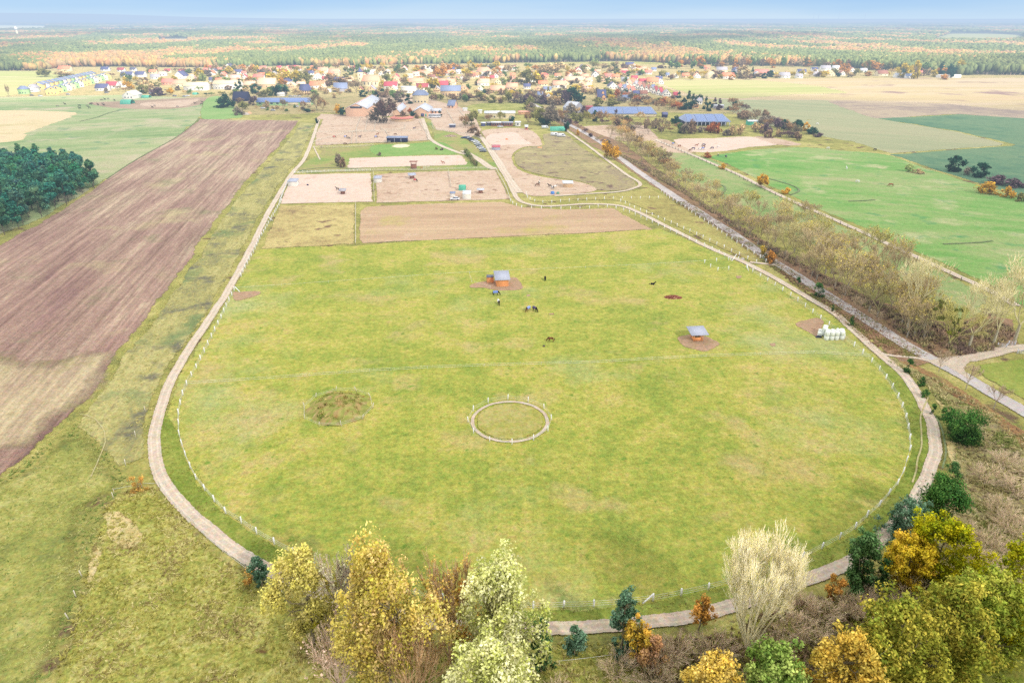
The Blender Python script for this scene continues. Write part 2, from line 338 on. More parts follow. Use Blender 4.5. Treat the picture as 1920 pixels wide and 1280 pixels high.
sheet('ploughed_field', [(376, 223), (460, 225), (562, 226), (548, 246), (510, 290), (462, 345), (420, 400), (375, 465), (330, 530), (280, 600), (220, 672), (172, 746), (120, 800), (60, 860), (0, 896), (-200, 1010), (-420, 900), (-300, 560), (0, 458), (60, 424), (140, 376), (190, 340), (262, 292), (330, 256)], M_plough, w=2.5, step=5, jit=1.6, smooth=False)
M_tan = gmat('dry_stubble', [T(164, 142, 122), T(184, 164, 136), T(200, 184, 148), T(176, 154, 132)], .05, .2, 1.4, stretch=(DIRL, 7), edge=.07, soft=1, grain=.28, bump=.4, marks=[(T(156, 150, 100), .07, .52, .16)], streak=(DIRL, .9, .8, 45))
sheet('stubble_headland', [(-200, 620), (60, 668), (150, 655), (230, 610), (275, 596), (232, 682), (178, 752), (120, 806), (60, 866), (0, 904), (-60, 930)], M_tan, w=10, step=5, jit=4)
M_verge = gmat('yellow_verge_grass', [T(132, 132, 100), T(152, 148, 104), T(172, 166, 108), T(190, 182, 124), T(160, 152, 108)], .05, .22, 1.4, w=(.35, .4, .25), stretch=(DIRL, 3.0), edge=.3, grain=.3, bump=.4, marks=[(T(118, 116, 100), .08, .55, .12), (T(128, 142, 96), .05, .56, .12)])
sheet('field_verge', [(562, 228), (592, 232), (566, 292), (540, 325), (512, 368), (470, 445), (436, 512), (408, 562), (376, 610), (345, 655), (312, 705), (290, 755), (278, 800), (270, 860), (215, 880), (140, 800), (172, 748), (222, 674), (282, 602), (332, 532), (377, 467), (422, 402), (464, 347), (512, 292), (550, 248)], M_verge, w=2, step=4, jit=1.2, smooth=False)
M_mead2 = gmat('patchy_meadow', [T(128, 136, 80), T(148, 152, 84), T(164, 164, 92), T(184, 180, 112), T(150, 152, 94)], .05, .22, 1.3, edge=.12, soft=1, grain=.3, bump=.5, lo=.38, hi=.62, marks=[(T(186, 184, 120), .12, .62, .08)])
sheet('lower_meadow', [(-120, 905), (0, 900), (60, 864), (125, 806), (160, 780), (215, 872), (255, 905), (190, 950), (175, 1010), (150, 1100), (120, 1200), (80, 1300), (60, 1420), (-300, 1420)], M_mead2, w=5, step=4, jit=2.5)
M_rough = gmat('tussock_grass', [T(134, 138, 72), T(154, 156, 80), T(174, 172, 92), T(194, 188, 118), T(164, 162, 88)], .06, .3, 1.8, w=(.3, .4, .3), edge=.4, grain=.34, bump=.6, lo=.38, hi=.62, marks=[(T(112, 90, 62), .16, .62, .07)])
sheet('tussock_land', [(258, 908), (300, 915), (350, 970), (420, 1040), (520, 1100), (640, 1160), (900, 1200), (1250, 1190), (1500, 1110), (1600, 1110), (1800, 1200), (1920, 1200), (1920, 1420), (90, 1420), (100, 1280), (150, 1120), (178, 1010), (195, 950)], M_rough, w=2, step=3, jit=1)
M_dry = gmat('dry_pale_grass', [T(150, 138, 84), T(196, 180, 122), T(218, 202, 150), T(170, 158, 100)], .1, .5, 2.2, edge=.35, grain=.3, bump=.6)
for P in ([(195, 960), (225, 955), (255, 975), (268, 1005), (262, 1030), (225, 1035), (205, 1015), (196, 990)], [(182, 985), (200, 975), (192, 1030), (185, 1075), (165, 1098), (155, 1080), (168, 1030)],
          [(1745, 742), (1790, 738), (1850, 790), (1800, 775), (1760, 770)], [(1772, 822), (1830, 845), (1862, 890), (1860, 950), (1800, 930), (1778, 870)], [(1840, 780), (1880, 800), (1900, 840), (1860, 830)]):
    sheet('dry_grass_patch', P, M_dry, w=1.2, step=1.5, jit=.9)
M_bush = gmat('bramble_ground', [T(134, 132, 88), T(154, 150, 98), T(174, 166, 112), T(154, 140, 108), T(188, 178, 132)], .06, .35, 1.8, edge=.3, grain=.34, bump=.7, marks=[(T(120, 128, 66), .1, .57, .08), (T(150, 106, 80), .09, .63, .06)])
sheet('bramble_land', [(1640, 670), (1700, 672), (1760, 705), (1840, 750), (1920, 800), (2200, 960), (2200, 1250), (1760, 1200), (1580, 1120), (1640, 1060), (1740, 960), (1775, 900), (1785, 820), (1765, 770), (1725, 715), (1680, 688)], M_bush, w=2, step=3, jit=1)
M_leaf = gmat('leaf_litter', [T(134, 108, 88), T(154, 126, 102), T(166, 134, 108), T(150, 128, 90), T(178, 140, 112)], .06, .35, 1.8, edge=.3, grain=.34, bump=.5, marks=[(T(140, 138, 80), .09, .56, .1)])
sheet('road_verge', [(1010, 200), (1040, 205), (1110, 245), (1170, 268), (1240, 320), (1330, 385), (1420, 440), (1520, 500), (1640, 560), (1760, 600), (1860, 590), (1905, 600), (1925, 650), (1860, 664), (1760, 682), (1700, 690), (1660, 664), (1600, 612), (1540, 565), (1470, 520), (1430, 480), (1400, 470), (1330, 420), (1260, 375), (1200, 335), (1150, 300), (1090, 262), (1040, 228)], M_leaf, w=2.2, step=4, jit=1.3, smooth=False)
sheet('roadside_verge', [(1660, 668), (1700, 676), (1780, 712), (1920, 800), (2050, 880), (2050, 960), (1920, 850), (1860, 790), (1780, 740), (1720, 700)], gmat('russet_verge', [T(130, 96, 72), T(160, 122, 88), T(172, 150, 100), T(146, 112, 96)], .06, .35, 1.8, edge=.3, grain=.32, bump=.6, marks=[(T(140, 140, 76), .12, .6, .08)]), w=2, step=3, jit=1)
# --- middle: the fenced pasture and yards
M_past = gmat('grazed_pasture', [T(138, 154, 74), T(156, 166, 80), T(172, 174, 86), T(186, 180, 98), T(194, 178, 112)], .022, .11, .7, w=(.36, .34, .30), edge=.35, grain=.30, lo=.39, hi=.61, marks=[(T(134, 156, 72), .13, .52, .3), (T(196, 172, 122), .03, .56, .22), (T(176, 184, 136), .02, .54, .26), (T(192, 176, 120), .06, .56, .2), (T(120, 150, 66), .5, .60, .12), (T(120, 112, 66), 1.1, .73, .05)])
sheet('pasture', [(488, 468), (560, 462), (670, 460), (800, 450), (1000, 444), (1240, 428), (1330, 466), (1390, 492), (1440, 518), (1500, 552), (1560, 590), (1600, 622), (1640, 664), (1680, 694), (1712, 730), (1732, 770), (1744, 800), (1748, 850), (1732, 900), (1698, 958), (1638, 1018), (1558, 1068), (1480, 1092), (1400, 1124), (1300, 1150), (1225, 1160), (1130, 1170), (1030, 1172), (900, 1174), (750, 1150), (600, 1106), (530, 1076), (470, 1046), (425, 1016), (382, 980), (338, 935), (308, 892), (296, 850), (298, 800), (312, 755), (330, 706), (360, 656), (390, 612), (422, 562), (450, 517), (478, 470)], M_past, w=1.6, step=3, jit=.5, smooth=False)
M_pastg = gmat('lush_edge_grass', [T(112, 134, 60), T(132, 148, 68), T(152, 160, 80), T(168, 168, 92)], .06, .3, 1.6, edge=.35, grain=.28, bump=.4)
INNER = [(528, 378), (510, 410), (490, 445), (475, 475), (452, 520), (440, 546), (425, 577), (402, 625), (375, 680), (355, 715), (345, 735), (337, 765), (335, 790), (337, 815), (341, 835), (350, 862), (362, 887), (378, 912), (397, 935), (416, 955), (440, 974), (467, 993), (499, 1012), (533, 1032), (569, 1050), (608, 1068), (650, 1083), (720, 1105), (800, 1122), (900, 1138), (1007, 1142), (1063, 1141), (1116, 1139), (1175, 1133), (1224, 1127), (1276, 1119), (1326, 1107), (1380, 1090), (1420, 1078), (1459, 1066), (1495, 1052), (1531, 1036), (1564, 1018), (1592, 1002), (1615, 981), (1638, 962), (1655, 942), (1672, 922), (1683, 905), (1693, 887), (1700, 866), (1705, 845), (1706, 828), (1703, 810), (1700, 792), (1693, 775), (1687, 757), (1678, 739), (1668, 722), (1656, 705), (1644, 690), (1630, 676), (1600, 650), (1586, 640), (1564, 620), (1543, 603), (1516, 582), (1489, 561), (1462, 543), (1437, 527), (1411, 511), (1399, 503)]
TRACK = [(598, 225), (575, 290), (548, 325), (520, 370), (500, 405), (478, 450), (445, 515), (418, 560), (385, 610), (355, 655), (325, 705), (305, 755), (293, 800), (291, 850), (303, 895), (335, 940), (380, 985), (425, 1020), (470, 1050), (530, 1080), (600, 1112), (750, 1155), (900, 1180), (1030, 1178), (1130, 1175), (1225, 1165), (1300, 1155), (1400, 1128), (1480, 1095), (1560, 1070), (1640, 1020), (1700, 960), (1735, 900), (1752, 850), (1748, 800), (1735, 770), (1715, 730), (1685, 695), (1650, 665), (1600, 620), (1560, 585), (1500, 550), (1440, 515), (1390, 490), (1330, 465), (1260, 430), (1200, 400), (1160, 386), (1100, 383), (1030, 387), (990, 383), (968, 370), (950, 335), (925, 295), (903, 258), (890, 245)]
lo_in = INNER[13:61]; lo_tr = [p for p in TRACK[11:39]]
sheet('track_verge', lo_in + lo_tr[::-1], M_pastg, w=.7, step=2, jit=.3, smooth=False)
M_path = gmat('sandy_track_surface', [T(208, 190, 168, 1, 1), T(218, 202, 182, 1, 1), T(226, 212, 194, 1, 1)], .1, .6, 3.0, edge=1.3, grain=.16, rut=True)
sheet('rough_paddock', [(523, 385), (600, 385), (667, 384), (667, 458), (560, 464), (488, 468)], gmat('brown_tussocks', [T(148, 126, 98), T(174, 156, 108), T(192, 176, 120), T(204, 188, 130), T(176, 164, 104)], .05, .25, 1.4, edge=.3, grain=.28, marks=[(T(134, 108, 88), .1, .6, .08)]), w=1.2, step=3, jit=.8, smooth=False)
sheet('brown_arena', [(673, 396), (684, 388), (760, 384), (860, 380), (940, 378), (985, 389), (1060, 393), (1150, 390), (1226, 431), (1100, 438), (900, 447), (750, 454), (680, 457), (671, 448)], M_soil, w=1.2, step=3, jit=.6, smooth=False)
sheet('grass_yard', [(600, 286), (560, 322), (700, 322), (930, 318), (905, 290), (880, 265), (840, 240), (800, 228), (810, 262), (730, 270), (600, 278)], gmat('yard_grass', [T(112, 148, 78), T(134, 156, 86), T(158, 162, 96), T(170, 156, 110), T(122, 150, 80)], .03, .14, 1.0, edge=.35, grain=.22), w=1.5, step=4, jit=.8)
sheet('lush_yard_grass', [(700, 272), (760, 270), (830, 266), (860, 288), (800, 291), (720, 294), (690, 285)], gmat('lush_yard', [T(118, 158, 84), T(134, 166, 92), T(154, 172, 108)], .04, .2, 1.0, edge=.2, grain=.2), w=3, step=4, jit=1)
sheet('sand_arena', [(655, 297), (760, 293), (862, 291), (868, 293), (877, 306), (874, 310), (760, 313), (652, 316), (650, 313)], M_sand, w=.6, step=3, jit=.3, smooth=False)
sheet('sand_paddock', [(545, 328), (620, 326), (697, 325), (700, 379), (610, 381), (524, 383), (535, 355)], M_sand, w=1, step=3, jit=.5, smooth=False)
sheet('sand_paddock', [(704, 327), (800, 322), (930, 319), (944, 345), (958, 374), (860, 377), (704, 381)], M_sand2, w=1, step=3, jit=.5, smooth=False)
sheet('yard_sand', [(592, 250), (606, 222), (700, 220), (790, 222), (800, 240), (803, 264), (720, 268), (660, 270), (590, 274)], M_sand2, w=1.2, step=4, jit=.8, smooth=False)
sheet('yard_sand', [(690, 178), (780, 178), (860, 200), (890, 212), (905, 245), (880, 262), (850, 250), (815, 244), (806, 225), (780, 215), (640, 225), (590, 224), (600, 214), (670, 215)], M_sand2, w=2, step=5, jit=1, smooth=False)
sheet('yard_sand', [(905, 245), (960, 240), (1000, 246), (1018, 272), (985, 276), (962, 292), (975, 318), (1020, 332), (1090, 342), (1122, 356), (1080, 364), (985, 366), (955, 330), (925, 285), (908, 258)], M_sand2, w=1.2, step=4, jit=.6)
sheet('riding_arena', [(918, 252), (935, 250), (966, 249), (984, 262), (997, 271), (960, 272), (924, 273), (910, 262)], M_sand, w=.6, step=3, jit=.3)
M_rm = gmat('brown_green_meadow', [T(138, 130, 100), T(158, 148, 110), T(172, 160, 118), T(156, 140, 118), T(168, 164, 108)], .04, .2, .9, edge=.3, grain=.3, marks=[(T(190, 180, 130), .05, .55, .14), (T(126, 106, 96), .12, .57, .08)])
sheet('rough_meadow', [(1018, 252), (1060, 252), (1090, 275), (1130, 300), (1165, 322), (1196, 345), (1180, 356), (1124, 358), (1094, 343), (1022, 330), (976, 316), (963, 292), (986, 277), (1018, 272)], M_rm, w=1.5, step=4, jit=.8)
sheet('road_meadow', [(1000, 372), (1120, 366), (1200, 356), (1216, 352), (1290, 392), (1380, 450), (1440, 490), (1410, 492), (1330, 456), (1240, 410), (1175, 380), (1100, 376), (1010, 380)], gmat('mixed_meadow', [T(142, 132, 86), T(166, 156, 96), T(180, 172, 106), T(152, 158, 88)], .05, .25, 1.4, edge=.35, grain=.28, marks=[(T(130, 100, 86), .08, .6, .07)]), w=1.2, step=3, jit=.7)
sheet('side_meadow', [(1835, 682), (1880, 674), (1930, 670), (2100, 660), (2100, 860), (1920, 752), (1870, 722), (1826, 696)], gmat('side_meadow_grass', [T(120, 146, 64), T(146, 160, 78), T(166, 170, 92)], .05, .25, 1.4, edge=.35, grain=.24), w=1.5, step=3, jit=.8)
sheet('corner_meadow', [(1720, 1290), (1800, 1240), (1870, 1200), (1960, 1160), (2200, 1100), (2200, 1420), (1650, 1420)], gmat('corner_meadow_grass', [T(124, 140, 60), T(146, 154, 70), T(164, 166, 86), T(170, 160, 96)], .08, .35, 1.8, edge=.4, grain=.28, bump=.4), w=2, step=2, jit=1)
sheet('field_lawn', [(895, 195), (1000, 192), (1010, 205), (880, 208)], M_mead2, w=2, step=5, jit=1)
# worn spots
for P in ([(437, 546), (450, 546), (488, 546), (490, 552), (470, 560), (440, 565), (434, 556)], [(885, 532), (905, 528), (935, 524), (965, 520), (980, 530), (980, 543), (940, 546), (905, 541), (880, 540)],
          [(1272, 630), (1300, 626), (1330, 632), (1352, 645), (1340, 656), (1315, 660), (1284, 652), (1270, 641)], [(1490, 606), (1530, 596), (1548, 604), (1540, 622), (1534, 636), (1510, 622)],
          [(1442, 644), (1454, 643), (1458, 650), (1446, 652)], [(1378, 517), (1390, 516), (1392, 521), (1380, 523)], [(985, 553), (995, 552), (996, 556), (986, 557)], [(1028, 588), (1040, 587), (1041, 592), (1030, 592)]):
    sheet('worn_patch', P, gmat('worn_earth', [T(170, 140, 116), T(184, 154, 128), T(160, 142, 104)], .1, .5, 2.5, edge=.5, grain=.2) if len(ZL) < 2 else M_worn, w=.9, step=1.2, jit=.5)
    if len(ZL) < 2: M_worn = bpy.data.materials['worn_earth']; ZL.append(0)
# --- roads and tracks
M_ring_dust = gmat('faint_trail_dust', [T(178, 172, 120), T(190, 182, 134), T(200, 190, 148)], .2, .8, 3.0, edge=1.5, grain=.2)
M_road = gmat('weathered_asphalt', [T(188, 180, 176), T(200, 192, 188), T(210, 204, 198)], .08, .5, 3.0, edge=2.5, grain=.07)
ribbon('road', [(985, 188), (1035, 214), (1060, 230), (1090, 246), (1130, 270), (1180, 310), (1230, 345), (1280, 378), (1330, 410), (1380, 442), (1430, 478), (1500, 521), (1570, 566), (1640, 610), (1700, 648), (1760, 681), (1810, 708), (1870, 743), (1920, 772), (2080, 868)], 3.7, M_road)
ribbon('sandy_track', TRACK, 2.15, M_path)
ribbon('dirt_path', [(1650, 664), (1680, 668), (1720, 672), (1752, 680)], 1.1, M_path)
ribbon('dirt_path', [(1752, 684), (1780, 676), (1820, 672), (1860, 662), (1900, 654), (1960, 650)], 3.2, M_path)
sheet('track_mouth', [(1752, 672), (1800, 670), (1830, 673), (1812, 690), (1826, 716), (1800, 704)], M_path, w=1, step=1.5, jit=.3)
ribbon('dirt_path', [(1405, 492), (1440, 496), (1475, 500)], 1.6, M_path)
ribbon('dirt_path', [(1740, 745), (1726, 780), (1728, 820), (1720, 868), (1710, 905)][::-1], .28, M_ring_dust)
ribbon('bridle_path', [(1228, 262), (1262, 276), (1300, 292), (1340, 309), (1380, 326), (1440, 356), (1500, 384), (1600, 428), (1700, 474), (1800, 520), (1860, 548), (1905, 574)], 2.4, M_path)
ribbon('dirt_path', [(1055, 240), (1100, 272), (1140, 302), (1175, 328), (1200, 344), (1190, 353), (1160, 360), (1100, 364), (1040, 368)], 1.8, M_path)
ribbon('farm_track', [(792, 222), (800, 245), (808, 262), (830, 275), (858, 286), (872, 290)], 2.8, M_path)
ribbon('farm_track', [(868, 283), (895, 298), (915, 312), (928, 318)], 4.0, M_path)
ribbon('farm_track', [(903, 258), (930, 295), (955, 335), (975, 362)], 3.2, M_path)
ribbon('worn_trail', [(150, 778), (180, 786), (196, 812), (198, 830), (186, 860), (172, 895)], .2, M_ring_dust)
ribbon('worn_trail', [(588, 275), (600, 300)], .8, M_path)
ditch = gmat('dark_ditch', [T(104, 124, 86), T(124, 138, 98), T(140, 146, 112)], .1, .5, 2, edge=.4, grain=.3)
for P, w_ in (([(150, 228), (180, 221), (205, 212), (222, 208)], 1.6), ([(1440, 335), (1475, 345), (1493, 352), (1497, 360), (1482, 366)], .9), ([(1590, 378), (1620, 377), (1640, 375)], 1.0), ([(1768, 458), (1800, 457), (1838, 455), (1860, 452)], 1.0), ([(375, 223), (330, 258), (262, 296), (200, 336)], .7), ([(600, 320), (560, 321), (610, 315), (680, 318)], 1.0), ([(1345, 345), (1360, 352), (1352, 365), (1335, 372)], 1.0), ([(1752, 780), (1766, 810), (1772, 850), (1768, 880)], .3)):
    ribbon('ditch', P, w_, ditch)
# lunging ring
cx, cy = G(956, 790)
R = 8.05
M_ring = M_path
ZL[0] += DZ; z = ZL[0]; V = []; E = []; n = 72
for i in range(n):
    a = 2 * PI * i / n
    for r, e in ((R - .8, 0), (R - .6, 1), (R - .12, 1), (R + .1, 0)):
        rr = r + .12 * mnoise.noise((math.cos(a) * 3, math.sin(a) * 3, 0)); V.append((cx + rr * math.cos(a), cy + rr * math.sin(a), z)); E.append(e)
F = [(i * 4 + j, ((i + 1) % n) * 4 + j, ((i + 1) % n) * 4 + j + 1, i * 4 + j + 1) for i in range(n) for j in range(3)]
obj('ring_track', mesh_np('ring_track', V, [f[::-1] for f in F], [M_path], attrs={'e': E, 'u': [0] * len(V)}))['kind'] = 'structure'
sheet('ring_grass', [(cx + (R - 1.0) * math.cos(2 * PI * i / 24), cy + (R - 1.0) * math.sin(2 * PI * i / 24)) for i in range(24)], gmat('ring_grass_mat', [T(156, 158, 82), T(170, 168, 92), T(184, 174, 114), T(168, 168, 84)], .1, .5, 2.2, edge=1.0, grain=.25), w=.5, step=1, jit=.15, px=False, z=.4 * 0 + ZL[0] + .012)
RING = (cx, cy, R)
# distant hills
hm = gmat('hill_woodland', [T(120, 124, 110), T(150, 130, 110), T(106, 120, 110)], .0015, .006, .05)
HV = []; HF = []; nx, ny = 120, 6
for j in range(ny):
    for i in range(nx):
        x = -19000 + i * 330.0; y = 17000 + j * 1600.0
        h = 190 * math.exp(-((x + 15500) / 7000.0) ** 2) + 25 + 30 * mnoise.noise((x / 2600, y / 2600, 0))
        HV.append((x, y, max(-5, h * math.sin(PI * j / (ny - 1)))))
HF = [(j * nx + i, j * nx + i + 1, (j + 1) * nx + i + 1, (j + 1) * nx + i) for j in range(ny - 1) for i in range(nx - 1)]
obj('hills', mesh_np('hills', HV, HF, [hm], smooth=True))['kind'] = 'structure'
# ------------------------------------------------------------------ foliage
def leafmat(name, trans=.35, boost=1.7):
    t = NT(name); a = t.n('Attribute', attribute_name='tint').outputs['Color']; oc = t.n('ObjectInfo').outputs['Color']
    c = t.scale(t.mix(a, oc, 1.0, 'MULTIPLY'), boost); df = t.n('BsdfDiffuse'); t.L.new(c, df.inputs[0]); tl = t.n('BsdfTranslucent'); t.L.new(c, tl.inputs[0])
    m = t.n('MixShader'); m.inputs[0].default_value = trans; t.L.new(df.outputs[0], m.inputs[1]); t.L.new(tl.outputs[0], m.inputs[2]); return t.done(m)
M_leafy = leafmat('foliage', .25, 1.55); M_twig = leafmat('twigs', .1, 1.6); M_blade = leafmat('grass_blades', .2, 1.15)
M_bark = amat('bark', .9, .35, 3.0)
def srgb(*c): return np.array(lin(c))
def leaves(rng, C, R, n, size, cols, up=.35, flat=.0, lift=.5):
    """C clump centres (k,3), R radii (k,3); n leaves a clump; returns V, F, tint"""
    C = np.asarray(C, float); k = len(C); R = np.asarray(R, float).reshape(k, -1) * np.ones((1, 3))
    d = rng.normal(size=(k, n, 3)); d /= np.linalg.norm(d, axis=2, keepdims=True)
    r = rng.random((k, n, 1)) ** .45; P = (C[:, None, :] + d * r * R[:, None, :]).reshape(-1, 3)
    nrm = d.reshape(-1, 3) + rng.normal(scale=.5, size=P.shape) + np.array([0, 0, up]); nrm /= np.linalg.norm(nrm, axis=1, keepdims=True)
    a = np.cross(nrm, rng.normal(size=P.shape)); a /= np.linalg.norm(a, axis=1, keepdims=True) + 1e-9; b = np.cross(nrm, a)
    s = size * (.55 + .9 * rng.random((len(P), 1)))
    V = np.stack([P - a * s * .7, P - b * s * .42, P + a * s * .7, P + b * s * .42], 1).reshape(-1, 3)
    F = np.arange(len(V)).reshape(-1, 4)
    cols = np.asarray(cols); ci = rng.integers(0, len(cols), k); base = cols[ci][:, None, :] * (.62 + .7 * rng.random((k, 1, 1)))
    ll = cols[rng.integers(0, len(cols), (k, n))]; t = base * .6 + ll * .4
    hz = (d * r)[:, :, 2:3]; t = t * (.66 + .5 * (hz * .5 + .5)) * (.75 + .5 * rng.random((k, n, 1))) * (1 - .4 * (1 - r))  # shade painted into the tint: clump tops lighter, inner leaves darker
    return V, F, np.repeat(t.reshape(-1, 3), 4, axis=0)
def tubes(S, sides=4):
    """S (m,8): start xyz, end xyz, r0, r1 -> V,F"""
    S = np.asarray(S, float); p, q = S[:, 0:3], S[:, 3:6]; d = q - p; d /= np.linalg.norm(d, axis=1, keepdims=True) + 1e-9
    h = np.where(np.abs(d[:, 2:3]) > .9, np.array([[1., 0, 0]]), np.array([[0, 0, 1.]])); a = np.cross(d, h); a /= np.linalg.norm(a, axis=1, keepdims=True); b = np.cross(d, a)
    V = []
    for e, r in ((p, S[:, 6:7]), (q, S[:, 7:8])):
        for i in range(sides):
            t = 2 * PI * i / sides; V.append(e + (a * math.cos(t) + b * math.sin(t)) * r)
    V = np.stack(V, 1); m = len(S); base = (np.arange(m) * 2 * sides)[:, None]
    F = np.concatenate([base + np.array([[i, (i + 1) % sides, sides + (i + 1) % sides, sides + i]]) for i in range(sides)], 0)
    return V.reshape(-1, 3), F
def limbs(rng, H, C, r0, lean=0.0, bh=.25, n=12):
    """trunk with limbs reaching to some of the clump centres"""
    S = []; P = [np.array([0, 0, -.1])]; k = 6
    for i in range(1, k + 1): P.append(np.array([lean * H * (i / k) ** 2 + rng.normal() * .05 * H / k, rng.normal() * .05 * H / k, H * .82 * i / k]))
    for i in range(k): S.append([*P[i], *P[i + 1], r0 * (1 - i / k * .75), r0 * (1 - (i + 1) / k * .75)])
    C = np.asarray(C); ids = rng.permutation(len(C))[:n]
    for j in ids:
        c = C[j]; h = max(H * bh, min(H * .78, c[2] - np.hypot(c[0], c[1]) * .9)); f = h / (H * .82) * k; i0 = int(min(k - 1, f)); st = P[i0] + (P[i0 + 1] - P[i0]) * (f - i0)
        mid = st * .5 + c * .5 + np.array([0, 0, -.04 * H]) + rng.normal(size=3) * .03 * H; rr = r0 * .4
        S.append([*st, *mid, rr, rr * .6]); S.append([*mid, *c, rr * .6, rr * .2])
        for q in range(3):
            e = c + rng.normal(size=3) * .08 * H; S.append([*mid, *e, rr * .35, rr * .1])
    return tubes(S, 5)
def crown_pts(rng, n, H, W, shape, base=.2):
    """clump centres inside the outline of the species (unit height scaled to H, width W)"""
    P = []; LB = []
    while len(P) < n:
        h = rng.random(); a = rng.random() * 2 * PI; r = rng.random() ** .45
        if shape == 'round': prof = math.sqrt(max(0, 1 - (2 * h - 1) ** 2)) ** .8
        elif shape == 'cone': prof = (1 - h) ** .75 * min(1, .55 + h * 4)
        elif shape == 'pine': prof = (1 - h ** 1.8) * min(1, .65 + h * 2.2)
        elif shape == 'plume': prof = math.sin(PI * min(1, .12 + h * .86)) ** .8
        elif shape == 'low': prof = math.sqrt(max(0, 1 - h * h))
        else: prof = 1
        lob = 1 + .22 * math.sin(3 * a + 5 * h) + .12 * math.sin(5 * a + 2.1)
        p = np.array(((W / 2) * prof * r * math.cos(a) * lob, (W / 2) * prof * r * math.sin(a) * lob, H * (base + (1 - base) * h) * .97))
        nlob = max(5, n // 12)
        if len(LB) < nlob: LB.append(p); P.append(p); continue
        q = LB[rng.integers(0, nlob)] if rng.random() < .72 else p
        s_ = W * .085; d = rng.normal(size=3) * np.array([s_, s_, s_ * (1.6 if shape == 'plume' else 1.0)]); p = q + d if q is not p else p
        p[2] = min(p[2], H * .98); P.append(p)
    return np.array(P)
def tree_meshes(seed, H, W, shape, cols, nc=90, nl=60, ls=.3, cr=.1, base=.2, r0=.18, lean=0.0, nl_limbs=14, trunk=True, squash=1.0):
    rng = np.random.default_rng(seed); C = crown_pts(rng, nc, H, W, shape, base)
    R = np.array([W * cr * (.7 + .7 * rng.random()) * np.array([1, 1, squash]) for _ in C])
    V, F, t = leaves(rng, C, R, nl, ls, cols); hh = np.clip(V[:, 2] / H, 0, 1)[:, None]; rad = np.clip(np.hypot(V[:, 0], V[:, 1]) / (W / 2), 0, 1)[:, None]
    t = t * (.46 + .46 * hh + .24 * rad)  # painted inner shade: crown darkens downwards and towards its axis
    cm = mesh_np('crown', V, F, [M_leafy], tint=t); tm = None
    if trunk:
        tv, tf = limbs(rng, H, C, r0, lean, n=nl_limbs); tm = mesh_np('trunk', tv, tf, [M_bark], smooth=True)
    return cm, tm
def bare_meshes(seed, H, W, stems=5, depth=4, spread=.5, r0=.16, tw=.022, kids=3, up=.25, cols=None, leaf=0, ls=.2, first=.3, lcols=None, trunk_len=.15, ratio=.74):
    rng = np.random.default_rng(seed); S = []; B = []; T = []; tips = []
    def grow(p, d, L, r, lv):
        mid = p + d * L * .5 + rng.normal(size=3) * L * .04; q = p + d * L
        (B if r > .035 else T).append([*p, *mid, r, r * .85]); (B if r > .035 else T).append([*mid, *q, r * .85, r * .68])
        if lv == 0: tips.append(q); return
        if lv <= 1:
            for _ in range(2):
                e = mid + (d + rng.normal(size=3) * .6) * L * .5; T.append([*mid, *e, tw, tw * .6]); tips.append(e)
        for i in range(kids):
            a = rng.normal(size=3); a -= d * a.dot(d); a /= np.linalg.norm(a); k = spread * (.5 + .8 * rng.random()) * (1 if i else .35)
            nd = d + a * k + np.array([0, 0, up]); nd /= np.linalg.norm(nd); f = ratio * (.8 + .35 * rng.random())
            st = q if i < 2 else p + d * L * (.45 + .4 * rng.random())
            grow(st, nd, L * f, max(tw, r * (.62 if i else .72)), lv - 1)
    p0 = np.array([0, 0, -.05]); tl = H * trunk_len
    S.append([*p0, 0, 0, max(tl, .3) + .02, r0 * 1.25, r0])
    for s_ in range(stems):
        a = 2 * PI * (s_ + rng.random() * .6) / stems; k = first * (.5 + .8 * rng.random()); d = np.array([math.cos(a) * k, math.sin(a) * k, 1.0]); d /= np.linalg.norm(d)
        grow(np.array([math.cos(a) * .02, math.sin(a) * .02, tl * .98]), d, H * .26, r0 * .62, depth)
    V = np.array([x[:6] for x in S + B + T]); zt = V[:, [2, 5]].max(); wt = np.percentile(np.abs(V[:, [3, 4]]), 98)
    fz = H / zt; fw = (W / 2) / max(wt, .1)
    def sc_(A):
        A = np.array(A); A[:, [0, 1, 3, 4]] *= fw; A[:, [2, 5]] *= fz; return A
    v1, f1 = tubes(sc_(S), 5); v2, f2 = tubes(sc_(T), 3); tm = mesh_np('trunk', v1, f1, [M_bark], smooth=True)
    v3, f3 = tubes(sc_(B), 4) if B else (np.zeros((0, 3)), np.zeros((0, 4), int))
    cols = np.array([srgb(170, 150, 120)]) if cols is None else np.asarray(cols)
    t = np.repeat(cols[rng.integers(0, len(cols), len(T))] * (.75 + .5 * rng.random((len(T), 1))), 6, axis=0)
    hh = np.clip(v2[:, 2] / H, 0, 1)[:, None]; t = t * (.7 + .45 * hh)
    if leaf:
        tp = np.array(tips)[rng.permutation(len(tips))[:leaf]]; tp[:, :2] *= fw; tp[:, 2] *= fz
        lv, lf, lt = leaves(rng, tp, np.full((len(tp), 1), ls * 1.6), 3, ls, lcols); f2 = np.concatenate([f2, lf + len(v2)]); v2 = np.concatenate([v2, lv]); t = np.concatenate([t, lt])
    f2 = np.concatenate([f2, f3 + len(v2)]); nb = len(f3); v2 = np.concatenate([v2, v3]); bc = cols.mean(0) * .8; t = np.concatenate([t, np.tile(bc, (len(v3), 1))])
    return mesh_np('branches', v2, f2, [M_twig], tint=t), tm
def pxsize(px, pb, pt, wpx):
    x, y = G(px, pb); H = HT(pb, pt); W = wpx * (y * CP + (CAM_H - H * .5) * SP) / 1280.0; return x, y, H, W
